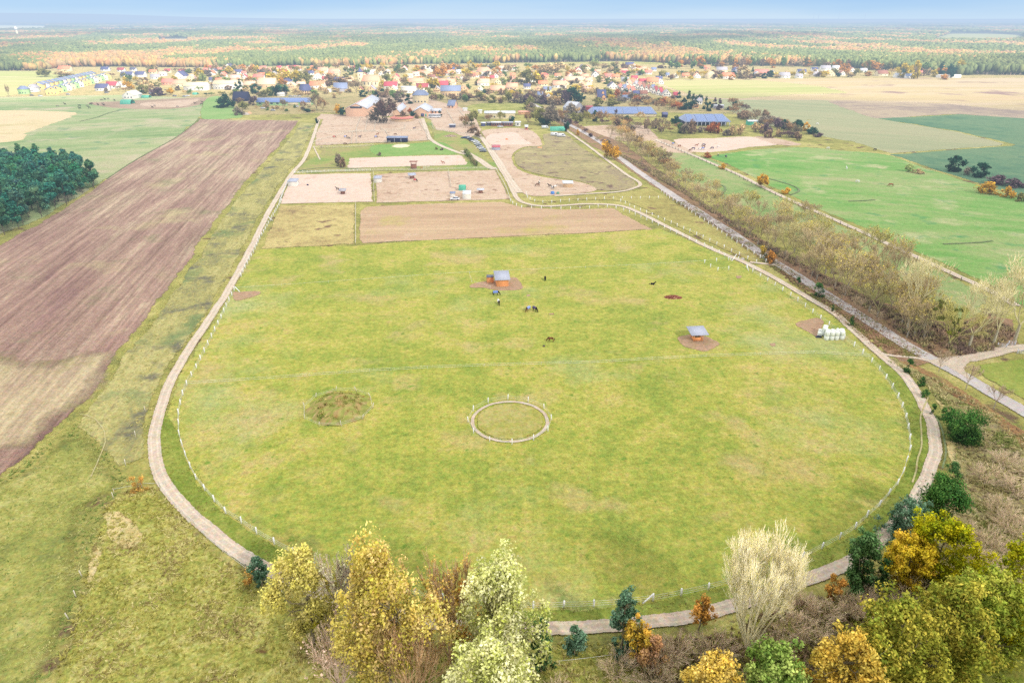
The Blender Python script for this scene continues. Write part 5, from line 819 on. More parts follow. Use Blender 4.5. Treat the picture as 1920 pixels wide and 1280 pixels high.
for a in [
 (401, 138, 12, 'white', 'dark grey', 'g'), (428, 131, 17, 'white', 'dark grey', 'g'), (446, 139, 15, 'white', 'navy', 'e'), (471, 135, 14, 'tan', 'brown', 'g'), (488, 134, 13, 'bluish grey', 'orange red', 'e'), (523, 131, 10, 'white', 'crimson', 'e'), (512, 138, 22, 'tan', 'salmon', 'e'), (559, 133, 9, 'white', 'orange red', 'g'),
 (583, 141, 11, 'white', 'navy', 'e'), (605, 137, 20, 'white', 'salmon', 'e'), (626, 140, 22, 'white', 'salmon', 'e'), (397, 154, 12, 'white', 'navy', 'e'), (385, 167, 15, 'cream', 'tan', 'g'), (485, 151, 24, 'white', 'red', 'e'), (441, 151, 20, 'cream', 'pink', 'e'), (468, 165, 23, 'tan', 'brick', 'e'), (538, 158, 24, 'white', 'navy', 'e'), (547, 166, 15, 'tan', 'sand', 'g'), (564, 164, 18, 'tan', 'pink', 'e'),
 (594, 150, 18, 'white', 'pink', 'g'), (594, 166, 30, 'white', 'orange red', 'e'), (604, 170, 14, 'tan', 'sand', 'g'), (635, 157, 22, 'brown', 'navy', 'e'), (675, 173, 11, 'yellow', 'brown', 'g'), (696, 173, 17, 'tan', 'grey', 'g'), (732, 167, 27, 'white', 'crimson', 'e'), (737, 173, 15, 'cream', 'light grey', 'g'),
 (792, 170, 25, 'white', 'dark red', 'e'), (742, 156, 20, 'cream', 'salmon', 'g'), (780, 159, 30, 'cream', 'salmon', 'e'), (726, 139, 12, 'white', 'pink', 'g'), (694, 140, 13, 'white', 'light grey', 'e'), (780, 143, 14, 'white', 'pink', 'e'), (798, 143, 17, 'white', 'salmon', 'e'), (836, 161, 36, 'cream', 'salmon', 'e'),
 (846, 134, 14, 'tan', 'navy', 'e'), (843, 142, 19, 'white', 'salmon', 'e'), (829, 165, 24, 'tan', 'crimson', 'e'), (819, 173, 14, 'tan', 'grey', 'g'), (870, 173, 17, 'tan', 'salmon', 'g'), (883, 143, 12, 'white', 'orange red', 'e'), (906, 161, 25, 'white', 'brick', 'e'), (900, 172, 12, 'white', 'cream', 'g'), (933, 158, 15, 'cream', 'tan', 'g'), (945, 134, 21, 'white', 'pink', 'e'), (934, 175, 30, 'tan', 'salmon', 'e'), (861, 139, 14, 'white', 'light grey', 'e'), (957, 169, 17, 'tan', 'pink', 'e'),
 (963, 158, 14, 'white', 'pink', 'g'), (960, 169, 24, 'tan', 'salmon', 'e'), (988, 167, 14, 'white', 'navy', 'e'), (1018, 162, 19, 'cream', 'orange red', 'e'), (1009, 174, 14, 'tan', 'salmon', 'g'), (1026, 173, 17, 'cream', 'slate blue', 'e'), (1023, 147, 9, 'white', 'crimson', 'e'), (1049, 165, 27, 'white', 'salmon', 'e'), (1076, 156, 38, 'cream', 'brick', 'e'), (1070, 147, 13, 'white', 'salmon', 'g'), (1092, 129, 10, 'white', 'navy', 'g'), (1097, 148, 16, 'white', 'salmon', 'e'), (1117, 145, 17, 'white', 'dark grey', 'g'), (1100, 166, 22, 'pink', 'brick', 'e'),
 (1141, 147, 16, 'pink', 'red', 'e'), (1130, 154, 11, 'tan', 'salmon', 'g'), (1155, 148, 15, 'tan', 'orange red', 'e'), (1172, 154, 15, 'white', 'grey', 'e'), (1169, 138, 17, 'tan', 'salmon', 'e'), (1181, 126, 17, 'white', 'navy', 'e'), (1190, 128, 10, 'white', 'pink', 'g'), (1149, 167, 19, 'white', 'dark grey', 'g'), (1193, 181, 13, 'brown', 'navy', 'e'), (1207, 181, 15, 'cream', 'brown', 'e'), (1190, 151, 13, 'pink', 'crimson', 'e'), (1205, 157, 15, 'pink', 'crimson', 'e'), (1224, 158, 23, 'tan', 'orange red', 'e'), (1236, 152, 13, 'white', 'navy', 'e'), (1206, 133, 14, 'cream', 'salmon', 'e'), (1216, 140, 14, 'white', 'red', 'e'), (1226, 134, 10, 'white', 'slate blue', 'e'),
 (1173, 190, 18, 'cream', 'slate blue', 'e'), (1029, 187, 11, 'white', 'light grey', 'g'), (1013, 183, 11, 'white', 'slate blue', 'e'), (1251, 181, 17, 'white', 'grey', 'g'), (1267, 184, 9, 'pink', 'crimson', 'e'), (1305, 203, 11, 'orange', 'sand', 'g'), (1309, 196, 16, 'white', 'grey', 'e'), (1239, 158, 12, 'white', 'light grey', 'g'),
 (1252, 145, 7, 'white', 'slate blue', 'e'), (1267, 147, 10, 'white', 'sand', 'g'), (1286, 146, 15, 'tan', 'orange red', 'e'), (1308, 147, 14, 'white', 'salmon', 'g'), (1326, 130, 12, 'pink', 'orange red', 'e'), (1328, 135, 11, 'tan', 'orange red', 'g'), (1335, 148, 20, 'cream', 'sand', 'g'), (1354, 136, 22, 'cream', 'grey', 'e'), (1366, 148, 26, 'white', 'orange red', 'e'), (1382, 136, 14, 'grey', 'navy', 'g'), (1429, 141, 28, 'pink', 'red', 'e'), (1420, 143, 11, 'cream', 'grey', 'g'), (1450, 142, 14, 'cream', 'grey', 'g'), (1472, 147, 21, 'white', 'grey', 'e'), (1504, 139, 17, 'white', 'navy', 'e'), (1499, 147, 14, 'white', 'grey', 'e'),
 (1528, 134, 13, 'white', 'navy', 'e'), (1549, 133, 20, 'white', 'grey', 'e'), (1568, 131, 14, 'white', 'light grey', 'e'), (1530, 144, 18, 'cream', 'grey', 'e'), (1558, 143, 16, 'cream', 'tan', 'g'), (1598, 135, 11, 'white', 'brown', 'g'), (1620, 136, 13, 'white', 'light grey', 'e'), (1655, 143, 22, 'cream', 'brown', 'e'), (1725, 140, 11, 'cream', 'red', 'e'), (1686, 146, 16, 'white', 'light grey', 'e'), (1705, 147, 14, 'white', 'slate blue', 'e'), (1580, 142, 12, 'white', 'brown', 'g'),
 (190, 171, 25, 'white', 'navy', 'e'), (209, 166, 23, 'white', 'crimson', 'e'), (227, 164, 18, 'white', 'light grey', 'e'), (226, 135, 14, 'white', 'dark red', 'e'), (249, 134, 12, 'white', 'dark grey', 'e'), (286, 139, 15, 'cream', 'orange red', 'e'), (314, 137, 13, 'cream', 'crimson', 'e'), (342, 138, 15, 'cream', 'crimson', 'e'), (290, 149, 18, 'white', 'grey', 'e'), (304, 143, 15, 'white', 'pink', 'e'), (336, 148, 22, 'white', 'navy', 'g'), (313, 160, 22, 'salmon', 'red', 'e'), (335, 163, 26, 'cream', 'salmon', 'e'), (357, 152, 18, 'cream', 'pink', 'g'), (120, 134, 26, 'cream', 'orange red', 'e'), (262, 145, 20, 'white', 'navy', 'e'), (237, 146, 24, 'white', 'navy', 'e'), (196, 134, 16, 'white', 'navy', 'e'),
]: H_(*a, win=2 if a[1] < 150 else 3)
# small houses filling the back streets
spots = [o.location.copy() for o in COL.objects if o.type == 'EMPTY' and o.parent is None and o.get('category') in ('house', 'barn', 'church')]; tries = 0; made = 0
for P_ in ((425, 168, 50), (366, 170, 42), (697, 162, 36), (766, 175, 22), (907, 144, 28), (638, 172, 25), (845, 180, 37), (500, 165, 32), (571, 175, 23)):
    for f in (-.35, 0, .35): q = G(P_[0] + P_[2] * f, P_[1]); spots.append(Vector((q[0], q[1] + 6, 0)))
while made < 110 and tries < 3000:
    tries += 1; px = rs.uniform(385, 1225); pb = rs.uniform(129, 160) if 400 < px < 1150 else rs.uniform(130, 142); q = G(px, pb)
    if min(math.hypot(q[0] - v.x, q[1] + 4 - v.y) for v in spots) < 14: continue
    spots.append(Vector((q[0], q[1] + 4, 0))); made += 1
    H_(px, pb, rs.uniform(9, 14), rs.choice(['white', 'cream', 'tan', 'white']), rs.choice(['salmon', 'brick', 'red', 'orange red', 'brown', 'grey', 'sand', 'orange red', 'crimson']), rs.choice('eg'), win=2, chim=False)
# the white gabled terrace right of the village
for i, (px, pb, rc) in enumerate([(1163, 172, 'red'), (1171, 173, 'slate blue'), (1179, 175, 'orange red'), (1186, 177, 'red'), (1193, 165, 'grey'), (1200, 168, 'red'), (1207, 170, 'brown'), (1216, 173, 'brown'), (1225, 173, 'slate blue'), (1230, 176, 'dark red'), (1239, 179, 'crimson'), (1180, 163, 'salmon'), (1187, 160, 'orange red')]):
    H_(px, pb, 10, 'white', rc, 'g', rot=-.5, d=11, hr=4.4, hw=3.2, zone='in the white gabled terrace', win=2)
# two rows of new terraced houses on the left
for r_, (A, B, n) in enumerate([((93, 178), (196, 149), 15), ((70, 168), (168, 146), 14)]):
    a0, b0 = G(*A), G(*B); dr = math.atan2(b0[1] - a0[1], b0[0] - a0[0])
    for i in range(n):
        f = i / (n - 1); x = a0[0] + (b0[0] - a0[0]) * f; y = a0[1] + (b0[1] - a0[1]) * f; wc = ['yellow', 'green', 'white', 'yellow', 'white', 'cream', 'green'][(i * 3 + r_) % 7] if i else 'yellow'
        px, pb = PX(x, y); ln = math.hypot(b0[0] - a0[0], b0[1] - a0[1]) / (n - 1)
        e, w_, d_, hw, hr = building('terraced_house', px, pb, 0, wc, 'slate blue', 'g', '%s terraced house with slate blue roof in the %s terrace row' % (wc, ['front', 'rear'][r_]), d=min(9.5, ln * .82), w=11.5, hw=5.2, hr=2.6, rot=dr - PI / 2 + (.35 if ln > 14 else 0), win=3, chim=False, wantxy=(x, y))
H_(43, 177, 18, 'green', 'slate blue', 'e', hip=.5, hw=5.4, zone='at the left end of the terrace rows'); H_(60, 173, 15, 'white', 'grey', 'g', hw=4.5, zone='at the left end of the terrace rows')
# particular buildings
building('house', 571, 175, 23, 'tan', 'navy', 'e', 'tan house under a dark bent roof with two pale dormers behind the long stable', hw=3, hr=6, hip=.25, win=4, rank=False)
e, w_, d_, hw, hr = building('barn', 638, 172, 25, 'grey', 'slate blue', 'e', 'big barn with plain blue grey roof between stable and church', hw=3.4, hr=5.6, cat='barn', win=0, rank=False, roofm=M_metal)
e, w_, d_, hw, hr = building('barn', 845, 180, 37, 'tan', 'slate blue', 'e', 'tan barn with blue grey roof in front of the village centre', hw=5, hr=5, d=11, cat='barn', win=6, rank=False, roofm=M_metal)
building('house', 766, 175, 0, 'white', 'white metal', 'e', 'white flat roofed two storey house with dark windows', w=16, d=9, hw=6.5, hr=.25, win=4, chim=False, rank=False)
building('villa', 907, 144, 28, 'white', 'salmon', 'e', 'large white villa with hipped pink roof in the village centre', hw=7, hr=5, hip=.4, cat='house', win=5, rank=False)
building('barn', 425, 168, 50, 'white', 'sand', 'e', 'very long white barn with sand coloured roof left in the village', hw=6, hr=3.4, d=14, cat='barn', win=8, chim=False, rank=False)
building('barn', 366, 170, 42, 'white', 'cream', 'e', 'long cream barn with low pale roof left in the village', hw=5, hr=3.5, d=14, cat='barn', win=5, chim=False, rank=False)
building('barn', 500, 165, 32, 'tan', 'sand', 'e', 'barn with large sand coloured roof behind the dark trees', hw=4, hr=6.5, d=15, cat='barn', win=3, chim=False, rank=False)
building('shed', 1781, 146, 42, 'white', 'white', 'e', 'long low white shed at the forest edge on the right', hw=3, hr=.8, d=8, cat='shed', win=0, chim=False, rank=False)
building('barn', 450, 190, 27, 'black', 'black', 'e', 'barn with large black roof at the corner of the ploughed field', hw=2.2, hr=6.2, d=12, cat='barn', win=0, rank=False, chim=True)
building('shed', 526, 181, 12, 'white', 'white', 'e', 'small white hut behind the long blue roofed stable', hw=2.4, hr=1.4, cat='shed', win=0, rank=False)
building('hall', 241, 186, 22, 'white', 'white', 'g', 'white hall at the edge of the left meadows', hw=3.6, hr=3.6, d=18, cat='barn', win=3, chim=False, rank=False)
# dormer house with dark roof and orange gables
e, w_, d_, hw, hr = building('house', 1128, 189, 18, 'orange', 'navy', 'e', 'dark roofed house with two orange gable dormers above the solar roofs', hw=3, hr=7, d=11, win=3, rank=False)
for k, (dx, dz, s_) in enumerate(((1.8, 2.6, 1.0), (1.2, 6.2, .7))): W_, R_ = gable(4 * s_, 3.4 * s_, 1.6, 1.6 * s_, .2); dd = empty('dormer', (dx, -d_ / 2 * (.75 if k == 0 else .35), dz), PI / 2, e); obj('wall', W_.mesh('wall', M_wall), dd, color=hc('orange')); obj('roof', R_.mesh('roof', M_roof), dd, color=hc('navy'))
# church
x, y = G(697, 162); ch = empty('church', (x, y, 0), -.1); tag(ch, 'cream village church with square tower, dark cap and pink nave roof', 'church')
W_, R_ = gable(20, 11, 6.5, 6, .4); obj('nave_wall', W_.mesh('nave_wall', M_wall), ch, color=hc('cream')); obj('nave_roof', R_.mesh('nave_roof', M_roof), ch, color=hc('salmon'))
tw = MB().box(-13, 0, 8, 6, 6, 16); tw.build('tower', M_wall, ch, color=hc('cream'))
MB().add([(-16.3, -3.3, 16), (-9.7, -3.3, 16), (-9.7, 3.3, 16), (-16.3, 3.3, 16), (-14.4, -1.4, 18.2), (-11.6, -1.4, 18.2), (-11.6, 1.4, 18.2), (-14.4, 1.4, 18.2), (-13, 0, 22)], [(0, 1, 5, 4), (1, 2, 6, 5), (2, 3, 7, 6), (3, 0, 4, 7), (4, 5, 8), (5, 6, 8), (6, 7, 8), (7, 4, 8), (3, 2, 1, 0)]).build('tower_roof', M_roof, ch, color=hc('navy'))
for k in range(4): obj('window', WIN, ch, loc=(-7 + k * 4.6, -5.56, 3.6), scale=(1, 1, 2.2))
for k in (9, 13): obj('window', WIN, ch, loc=(-13, -3.06, k), scale=(.9, 1, 1.6))
# water tower
x, y = G(35, 70); y = 3000; x = (35 - 960) / 1280 * (y * CP + CAM_H * SP); wt = empty('water_tower', (x, y, 0)); tag(wt, 'pale slim water tower standing out of the woods at the far left', 'tower')
MB().cyl(0, 0, 0, 4, 33, 12, r2=3.4).build('shaft', M_wall, wt, color=hc('cream')); MB().cyl(0, 0, 33, 5.6, 9, 12).cyl(0, 0, 42, 5.6, 3, 12, r2=.5).build('tank', M_wall, wt, color=hc('white'))
# ---- farm buildings -------------------------------------------------------------------
def part(e, name, mb, c, m=None, **k): return mb.build(name, m or M_wall, e, color=hc(c) if isinstance(c, str) else c, **k)
# long stable with blue roof
x0, y0 = G(482, 198); x1, _ = G(582, 198); L_ = x1 - x0
st = empty('stable', ((x0 + x1) / 2, y0 + 6, 0)); tag(st, 'long low stable with blue roof and pale green wall above the ploughed field', 'stable')
W_, R_ = gable(L_, 13, 3.2, 3.0, .6); obj('wall', W_.mesh('wall', M_wall), st, color=hc('green')); obj('roof', R_.mesh('roof', M_metal), st, color=tuple(x * 1.0 for x in lin((124, 146, 196))))
for k in range(9): MB().box(0, 0, 0, 2.2, .1, 1.2).build('window', M_glass, st, loc=(-L_ * .44 + k * L_ * .11, -6.56, 1.9))
for k in (.18, .42): MB().box(0, 0, 0, L_ * .2, .12, 2.4).build('panel', M_wall, st, loc=(L_ * k, -6.6, 1.5), color=hc('cream'))
# riding hall: grey vaulted roof, orange gable
def hall(name, px, pb, wpx, d, hw, hr, wallc, roofc, label, rot=0, cat='barn', roofm=None):
    x, y = G(px, pb); w = wpx * DEP(pb) / 1280; e = empty(name, (x, y + d / 2, 0), PI / 2 + rot); tag(e, label, cat)
    W_, R_ = gable(d, w, hw, hr, .5); obj('wall', W_.mesh('wall', M_wall), e, color=hc(wallc)); r = obj('roof', R_.mesh('roof', roofm or M_metal), e, color=hc(roofc)); return e, w, d, hw, hr, r
e, w, d, hw, hr, r = hall('riding_hall', 669, 219, 40, 72, 6.5, 4.0, 'brick', 'light grey', 'big riding hall with pale grey roof and orange front above the sand yards')
MB().box(0, 0, 0, .15, w * .55, 1.5).build('window', M_glass, e, loc=(-d / 2 - .08, 0, hw + .9)); MB().box(0, 0, 0, d * .96, .5, .3).build('ridge_cap', M_roof, r, loc=(0, 0, hw + hr + .15), color=hc('salmon'))
MB().box(0, 0, 0, d * .2, w * .42, .12).build('skylight', M_metal, r, loc=(-d * .36, -w * .26, hw + hr * .5 + .2), color=(.8, .8, .8)).rotation_euler = (math.atan2(hr, w / 2), 0, 0)
e, w, d, hw, hr, r = hall('stable', 789, 219, 29, 34, 4, 3.4, 'brick', 'light grey', 'lower stable with light grey gable roof and orange front beside the coach')
MB().box(0, 0, 0, .14, 2.6, 2.6).build('door', M_timber, e, loc=(-d / 2 - .08, -1.5, 1.3), color=hc('navy')); MB().box(0, 0, 0, .14, 1.2, 2.2).build('door', M_timber, e, loc=(-d / 2 - .08, -4.3, 1.1), color=hc('turquoise'))
building('farmhouse', 788, 194, 28, 'cream', 'slate blue', 'e', 'cream farmhouse with hipped slate roof behind the lower stable', hw=7.5, hr=4, hip=.5, d=13, win=4, rank=False, roofm=M_metal)
building('stable', 817, 214, 20, 'brick', 'light grey', 'e', 'low brick wing with grey roof right of the lower stable', hw=2.6, hr=1.6, d=6, cat='stable', win=3, rank=False, roofm=M_metal, chim=False)
e, w, d, hw, hr, r = hall('stable', 743, 218, 13, 40, 3.6, 3.0, 'brick', 'light grey', 'narrow stable with light grey roof behind the round horse walker')
building('stable', 848, 204, 14, 'brick', 'slate blue', 'e', 'small orange stable with slate roof alone on the upper yard', hw=2.8, hr=4.2, d=9, cat='stable', rank=False, rot=-.3, win=2, chim=False, roofm=M_metal)
building('shed', 1076, 213, 26, 'grey', 'light grey', 'e', 'grey metal hall with plain pale roof turned across the lane', hw=4.5, hr=4.5, d=14, cat='barn', rank=False, rot=-.75, win=0, chim=False, roofm=M_metal)
# round horse walker
x, y = G(754, 226); hwk = empty('horse_walker', (x, y, 0)); tag(hwk, 'round horse walker with ring of terracotta roof beside the large dark tree', 'horse walker')
def ring(r0, z0, r1, z1, n=40): 
    V = [(r * math.cos(2 * PI * i / n), r * math.sin(2 * PI * i / n), z) for r, z in ((r0, z0), (r1, z1)) for i in range(n)]; return V, [(i, (i + 1) % n, n + (i + 1) % n, n + i) for i in range(n)]
b = MB().add(*ring(9.2, 0, 9.2, 1.9)); part(hwk, 'outer_wall', b, 'tan'); b = MB().add(*ring(6, 0, 6, 2.1)); part(hwk, 'inner_wall', b, 'brown'); b = MB().add(*ring(9.8, 2.3, 5.8, 3.5)).add(*ring(9.8, 2.15, 5.8, 3.35)); part(hwk, 'roof', b, 'red', M_roof); part(hwk, 'centre_post', MB().cyl(0, 0, 0, .25, 3.2, 8), 'dark grey')
# horse shelter, black
x, y = G(744.5, 267); w = 38 * DEP(267) / 1280; e = empty('horse_shelter', (x, y + 2, 0)); tag(e, 'long black timber horse shelter with flat grey roof at the lawn', 'shelter')
part(e, 'back_wall', MB().box(0, 0, 1.4, w, .12, 2.6), 'black', M_timber, loc=(0, -2, 0)); part(e, 'side_wall', MB().box(-w / 2 + .06, 0, 1.4, .12, 3.8, 2.6), 'black', M_timber); part(e, 'side_wall', MB().box(w / 2 - .06, 0, 1.4, .12, 3.8, 2.6), 'black', M_timber)
part(e, 'roof', MB().add([(-w / 2 - .4, -2.6, 2.85), (w / 2 + .4, -2.6, 2.85), (w / 2 + .4, 2.6, 3.3), (-w / 2 - .4, 2.6, 3.3), (-w / 2 - .4, -2.6, 3.0), (w / 2 + .4, -2.6, 3.0), (w / 2 + .4, 2.6, 3.45), (-w / 2 - .4, 2.6, 3.45)], [(3, 2, 1, 0), (4, 5, 6, 7), (0, 1, 5, 4), (1, 2, 6, 5), (2, 3, 7, 6), (3, 0, 4, 7)]), 'slate blue', M_metal)
for k in (-.12, .2): part(e, 'doorway', MB().box(0, 0, 0, .25, .1, 2.5), 'light grey', loc=(w * k, -2.12, 1.3))
# white roofed shed row, and little sheds
for (px, pb, wp, wc, rc, d, hw_, hr_, nm, lb, wn) in [
 (937, 223, 57, 'cream', 'white metal', 10, 4.4, 1.2, 'shed', 'long cream shed with bright white flat roof above the small arena', 5), (983, 215, 22, 'orange', 'salmon', 5, 2, .8, 'shed', 'low orange shed right of the white roofed one', 0), (900, 213, 7, 'white', 'white metal', 4, 2.5, .3, 'shed', 'tiny white shed left of the white roofed one', 0),
 (872, 209, 8, 'white', 'white metal', 3, 2.4, .3, 'container', 'white container by the upper paddock', 0), (906, 237, 8, 'navy', 'white metal', 4, 2.4, .4, 'shed', 'small dark shed with white roof at the car park top', 0), (917, 236, 10, 'dark grey', 'grey', 4, 2.2, .4, 'shed', 'small grey shed beside the long white canopy', 0),
 (931, 237, 20, 'brown', 'white metal', 5, 2.7, .4, 'stable', 'outdoor stable boxes under a white canopy, left half of the row', 4), (951, 237, 21, 'brown', 'bluish grey', 5, 2.7, .4, 'stable', 'outdoor stable boxes under a bluish canopy, right half of the row', 4), (971, 237, 10, 'white', 'white metal', 4, 2.9, .5, 'trailer', 'white horse trailer at the end of the stable boxes', 1),
 (987, 244, 5, 'red', 'white metal', 3, 2.4, 1.0, 'hut', 'little red hut with pale roof near the green tent', 1), (848, 240, 11, 'dark grey', 'light grey', 4, 2.2, .3, 'shed', 'small field shelter with light roof in the upper right paddock', 0),
 (1214, 232, 6, 'yellow', 'cream', 3, 2.6, .6, 'hut', 'small yellow hut in the scrub below the solar roof', 0), (1412, 235, 19, 'turquoise', 'white metal', 6, 2.8, .6, 'shed', 'turquoise shed under a bright white roof in the scrub', 0), (1247, 221, 9, 'black', 'navy', 5, 2.6, 1.6, 'shed', 'small navy roofed shed between the two solar roofs', 0), (1105, 208, 12, 'dark red', 'dark red', 6, 3, 1.2, 'shed', 'dark red shed behind the long solar roof', 0), (1348, 204, 18, 'grey', 'light grey', 5, 2.6, .6, 'shed', 'low grey shed under the conifers at the field edge', 0),
 (614, 173, 13, 'white', 'light grey', 6, 2.4, .6, 'carport', 'low white carport near the blue grey barn', 0)]:
    building(nm, px, pb, wp, wc, rc, 'e', lb, d=d, hw=hw_, hr=hr_, cat='stable' if nm == 'stable' else nm, win=wn, chim=False, rank=False, rot=0, roofm=M_metal)
# solar roofs
for (px0, px1, pb, pt, lb, open_) in [(1106, 1231, 219, 203, 'very long barn roofed with blue solar panels above the right hand paddocks', 0), (1281, 1368, 237, 216, 'open fronted barn with blue solar roof right of the long one', 1)]:
    x0, y0 = G(px0, pb); x1, _ = G(px1, pb); L_ = x1 - x0; e = empty('solar_barn', ((x0 + x1) / 2, y0 + 10, 0), .02 if open_ else 0); tag(e, lb, 'barn')
    a, b_ = (2.6, 6.6) if not open_ else (3.6, 7.6); D2 = 12
    rf = MB().add([(-L_ / 2, -D2, a), (L_ / 2, -D2, a), (L_ / 2 - 3, 2, b_), (-L_ / 2 + 3, 2, b_), (-L_ / 2, -D2, a - .3), (L_ / 2, -D2, a - .3), (L_ / 2 - 3, 2, b_ - .3), (-L_ / 2 + 3, 2, b_ - .3), (L_ / 2, 11, a), (-L_ / 2, 11, a)], [(0, 1, 2, 3), (5, 4, 7, 6), (0, 4, 5, 1), (3, 2, 8, 9), (1, 8, 2), (0, 3, 9)]); part(e, 'roof', rf, 'slate blue', M_metal)
    for k in range(4):
        u0, u1 = -L_ / 2 + 2.2 + k * (L_ - 4.4) / 4, -L_ / 2 + 2.2 + (k + 1) * (L_ - 4.4) / 4 - (2.4 if k == 0 else .8)
        part(e, 'solar_field', MB().add([(u0, -D2 + .6, a + .28), (u1, -D2 + .6, a + .28), (min(u1, L_ / 2 - 3.4), 1.4, b_ - .02 + .12), (max(u0, -L_ / 2 + 3.4), 1.4, b_ + .1)], [(0, 1, 2, 3)]), 'navy', M_solar)
    part(e, 'wall', MB().box(0, 3, a / 2, L_ - 1, 12 if open_ else .2, a - .4) if open_ else MB().box(0, -D2 + .8, a / 2 - .2, L_ - 1, .2, a - .4), 'dark grey' if open_ else 'cream')
    for k in range(12 if open_ else 0): part(e, 'post', MB().box(-L_ / 2 + 1 + k * (L_ - 2) / 11, -D2 + .4, 1.6, .35, .35, 3.2), 'light grey')
# tents
def tent(px, pb, wpx, h, d, c, lb, rot=0):
    x, y = G(px, pb); w = wpx * DEP(pb) / 1280; e = empty('tunnel_tent', (x, y + d / 2, 0), rot); tag(e, lb, 'tent'); n = 10; V = []; F = []
    for k in (0, 1):
        for i in range(n + 1):
            t_ = PI * i / n; V.append((-w / 2 + w * k, -math.cos(t_) * d / 2, math.sin(t_) * h))
    F = [(i, n + 1 + i, n + 2 + i, i + 1) for i in range(n)] + [tuple(range(n + 1))]; part(e, 'tarpaulin', MB().add(V, F), c, M_paint)
    for k in range(4): part(e, 'hoop', MB().bar((-w / 2 + w * (k + .5) / 4, -d / 2 - .05, 0), (-w / 2 + w * (k + .5) / 4, -d / 2 + .35, h * .5), .08), 'light grey')
tent(235, 196, 20, 4.0, 9, 'turquoise', 'green tarpaulin tent in the left cattle yard'); tent(272, 184, 14, 2.6, 6, 'turquoise', 'pale green tarpaulin tent behind the white hall'); tent(365, 178, 9, 2.2, 5, 'turquoise', 'small green tarpaulin by the long cream barn')
tent(1046, 246, 28, 2.8, 7, 'turquoise', 'long green tarpaulin shelter by the white vehicles'); tent(866.5, 358, 13, 2.6, 3.4, 'turquoise', 'green round topped tent in the sandy paddock')
# yard objects: paddock shelters ---------------------------------------------------------
def shelter(name, px, pb, wpx, hf, hb, d, wallc, roofc, label, rot=0., posts=False, over=.4, front='timber', rackc=None, wallm=None, down='front'):
    """mono-pitch hut; the camera side is the low front"""
    x, y = G(px, pb); w = wpx * DEP(pb) / 1280; e = empty(name, (x, y + d / 2, 0), rot); tag(e, label, 'shelter'); X, Y = w / 2, d / 2; m = wallm or M_timber
    if posts:
        for sx_ in (-1, 1):
            for sy_, hh in ((-1, hf), (1, hb)): part(e, 'post', MB().box(sx_ * X * .62, sy_ * Y * .62, (hh - .1) / 2, .16, .16, hh - .1), wallc, m)
    else: part(e, 'wall', MB().add([(-X, -Y, 0), (X, -Y, 0), (X, Y, 0), (-X, Y, 0), (-X, -Y, hf), (X, -Y, hf), (X, Y, hb), (-X, Y, hb)], [(0, 1, 5, 4), (1, 2, 6, 5), (2, 3, 7, 6), (3, 0, 4, 7)]), wallc, m)
    a, b = X + over, Y + over; sl = (hb - hf) / d; zf, zb = hf - sl * over, hb + sl * over; t = .12
    part(e, 'roof', MB().add([(-a, -b, zf), (a, -b, zf), (a, b, zb), (-a, b, zb), (-a, -b, zf + t), (a, -b, zf + t), (a, b, zb + t), (-a, b, zb + t)], [(3, 2, 1, 0), (4, 5, 6, 7), (0, 1, 5, 4), (1, 2, 6, 5), (2, 3, 7, 6), (3, 0, 4, 7)]), roofc, M_metal)
    if rackc:
        rk = empty('feed_rack', (0, 0, 0), 0, e)
        part(rk, 'rack_wall', MB().box(0, -X * .42, .55, X * 1.1, .08, 1.1).box(0, X * .42, .55, X * 1.1, .08, 1.1).box(-X * .55, 0, .55, .08, X * .8, 1.1).box(X * .55, 0, .55, .08, X * .8, 1.1), rackc, M_timber); part(rk, 'hay', MB().box(0, 0, .5, X * .95, X * .7, .7), (.22, .16, .08), M_timber)
    return e, w
e, w = shelter('field_shelter', 941, 538, 22, 2.5, 3.5, 4.0, 'fresh timber', 'bluish grey', 'orange boarded field shelter with blue grey sloping roof in the pasture', rot=.12, over=.55)
e, w = shelter('tack_hut', 919, 531, 12.5, 1.9, 2.1, 1.6, 'fresh timber', 'dark grey', 'small orange hut with dark roof left of the field shelter', over=.1); part(e, 'door', MB().box(0, 0, 0, .08, 1.2, 1.6), 'yellow', M_timber, loc=(-w / 2 - .06, 0, .9))
shelter('hay_shelter', 1309, 643, 27, 2.35, 2.8, 3.6, 'fresh timber', 'bluish grey', 'open hay shelter with grey lean-to roof on a bare earth patch', rot=.1, posts=True, over=.45, rackc='fresh timber')
shelter('hut', 548.5, 350, 16, 2.4, 3.0, 4.5, 'white', 'bluish grey', 'white hut with blue grey roof in the corner of the upper left paddock', wallm=M_wall, over=.25)
shelter('hut', 708, 343, 13, 2.2, 2.8, 3.4, 'white', 'bluish grey', 'white hut with blue roof between the two sand paddocks', wallm=M_wall, over=.25)
shelter('hay_shelter', 642, 365, 10, 1.8, 2.2, 2.4, 'brown', 'grey', 'small brown hay shelter with grey roof in the left sand paddock', posts=True, rackc='brown'); shelter('hay_shelter', 772, 336, 12, 2.0, 2.5, 2.6, 'brown', 'bluish grey', 'hay shelter with tilted blue roof in the middle sand paddock', posts=True, rackc='brown', rot=.25)
shelter('hut', 875, 374, 15, 2.5, 3.1, 4.2, 'white', 'white metal', 'square white hut in the lower right of the sandy paddock', wallm=M_wall, over=.06); shelter('hay_shelter', 901, 363, 11, 1.7, 1.9, 1.8, 'brown', 'light grey', 'small covered hay rack under pale roof right of the green tent', posts=True, rackc='brown')
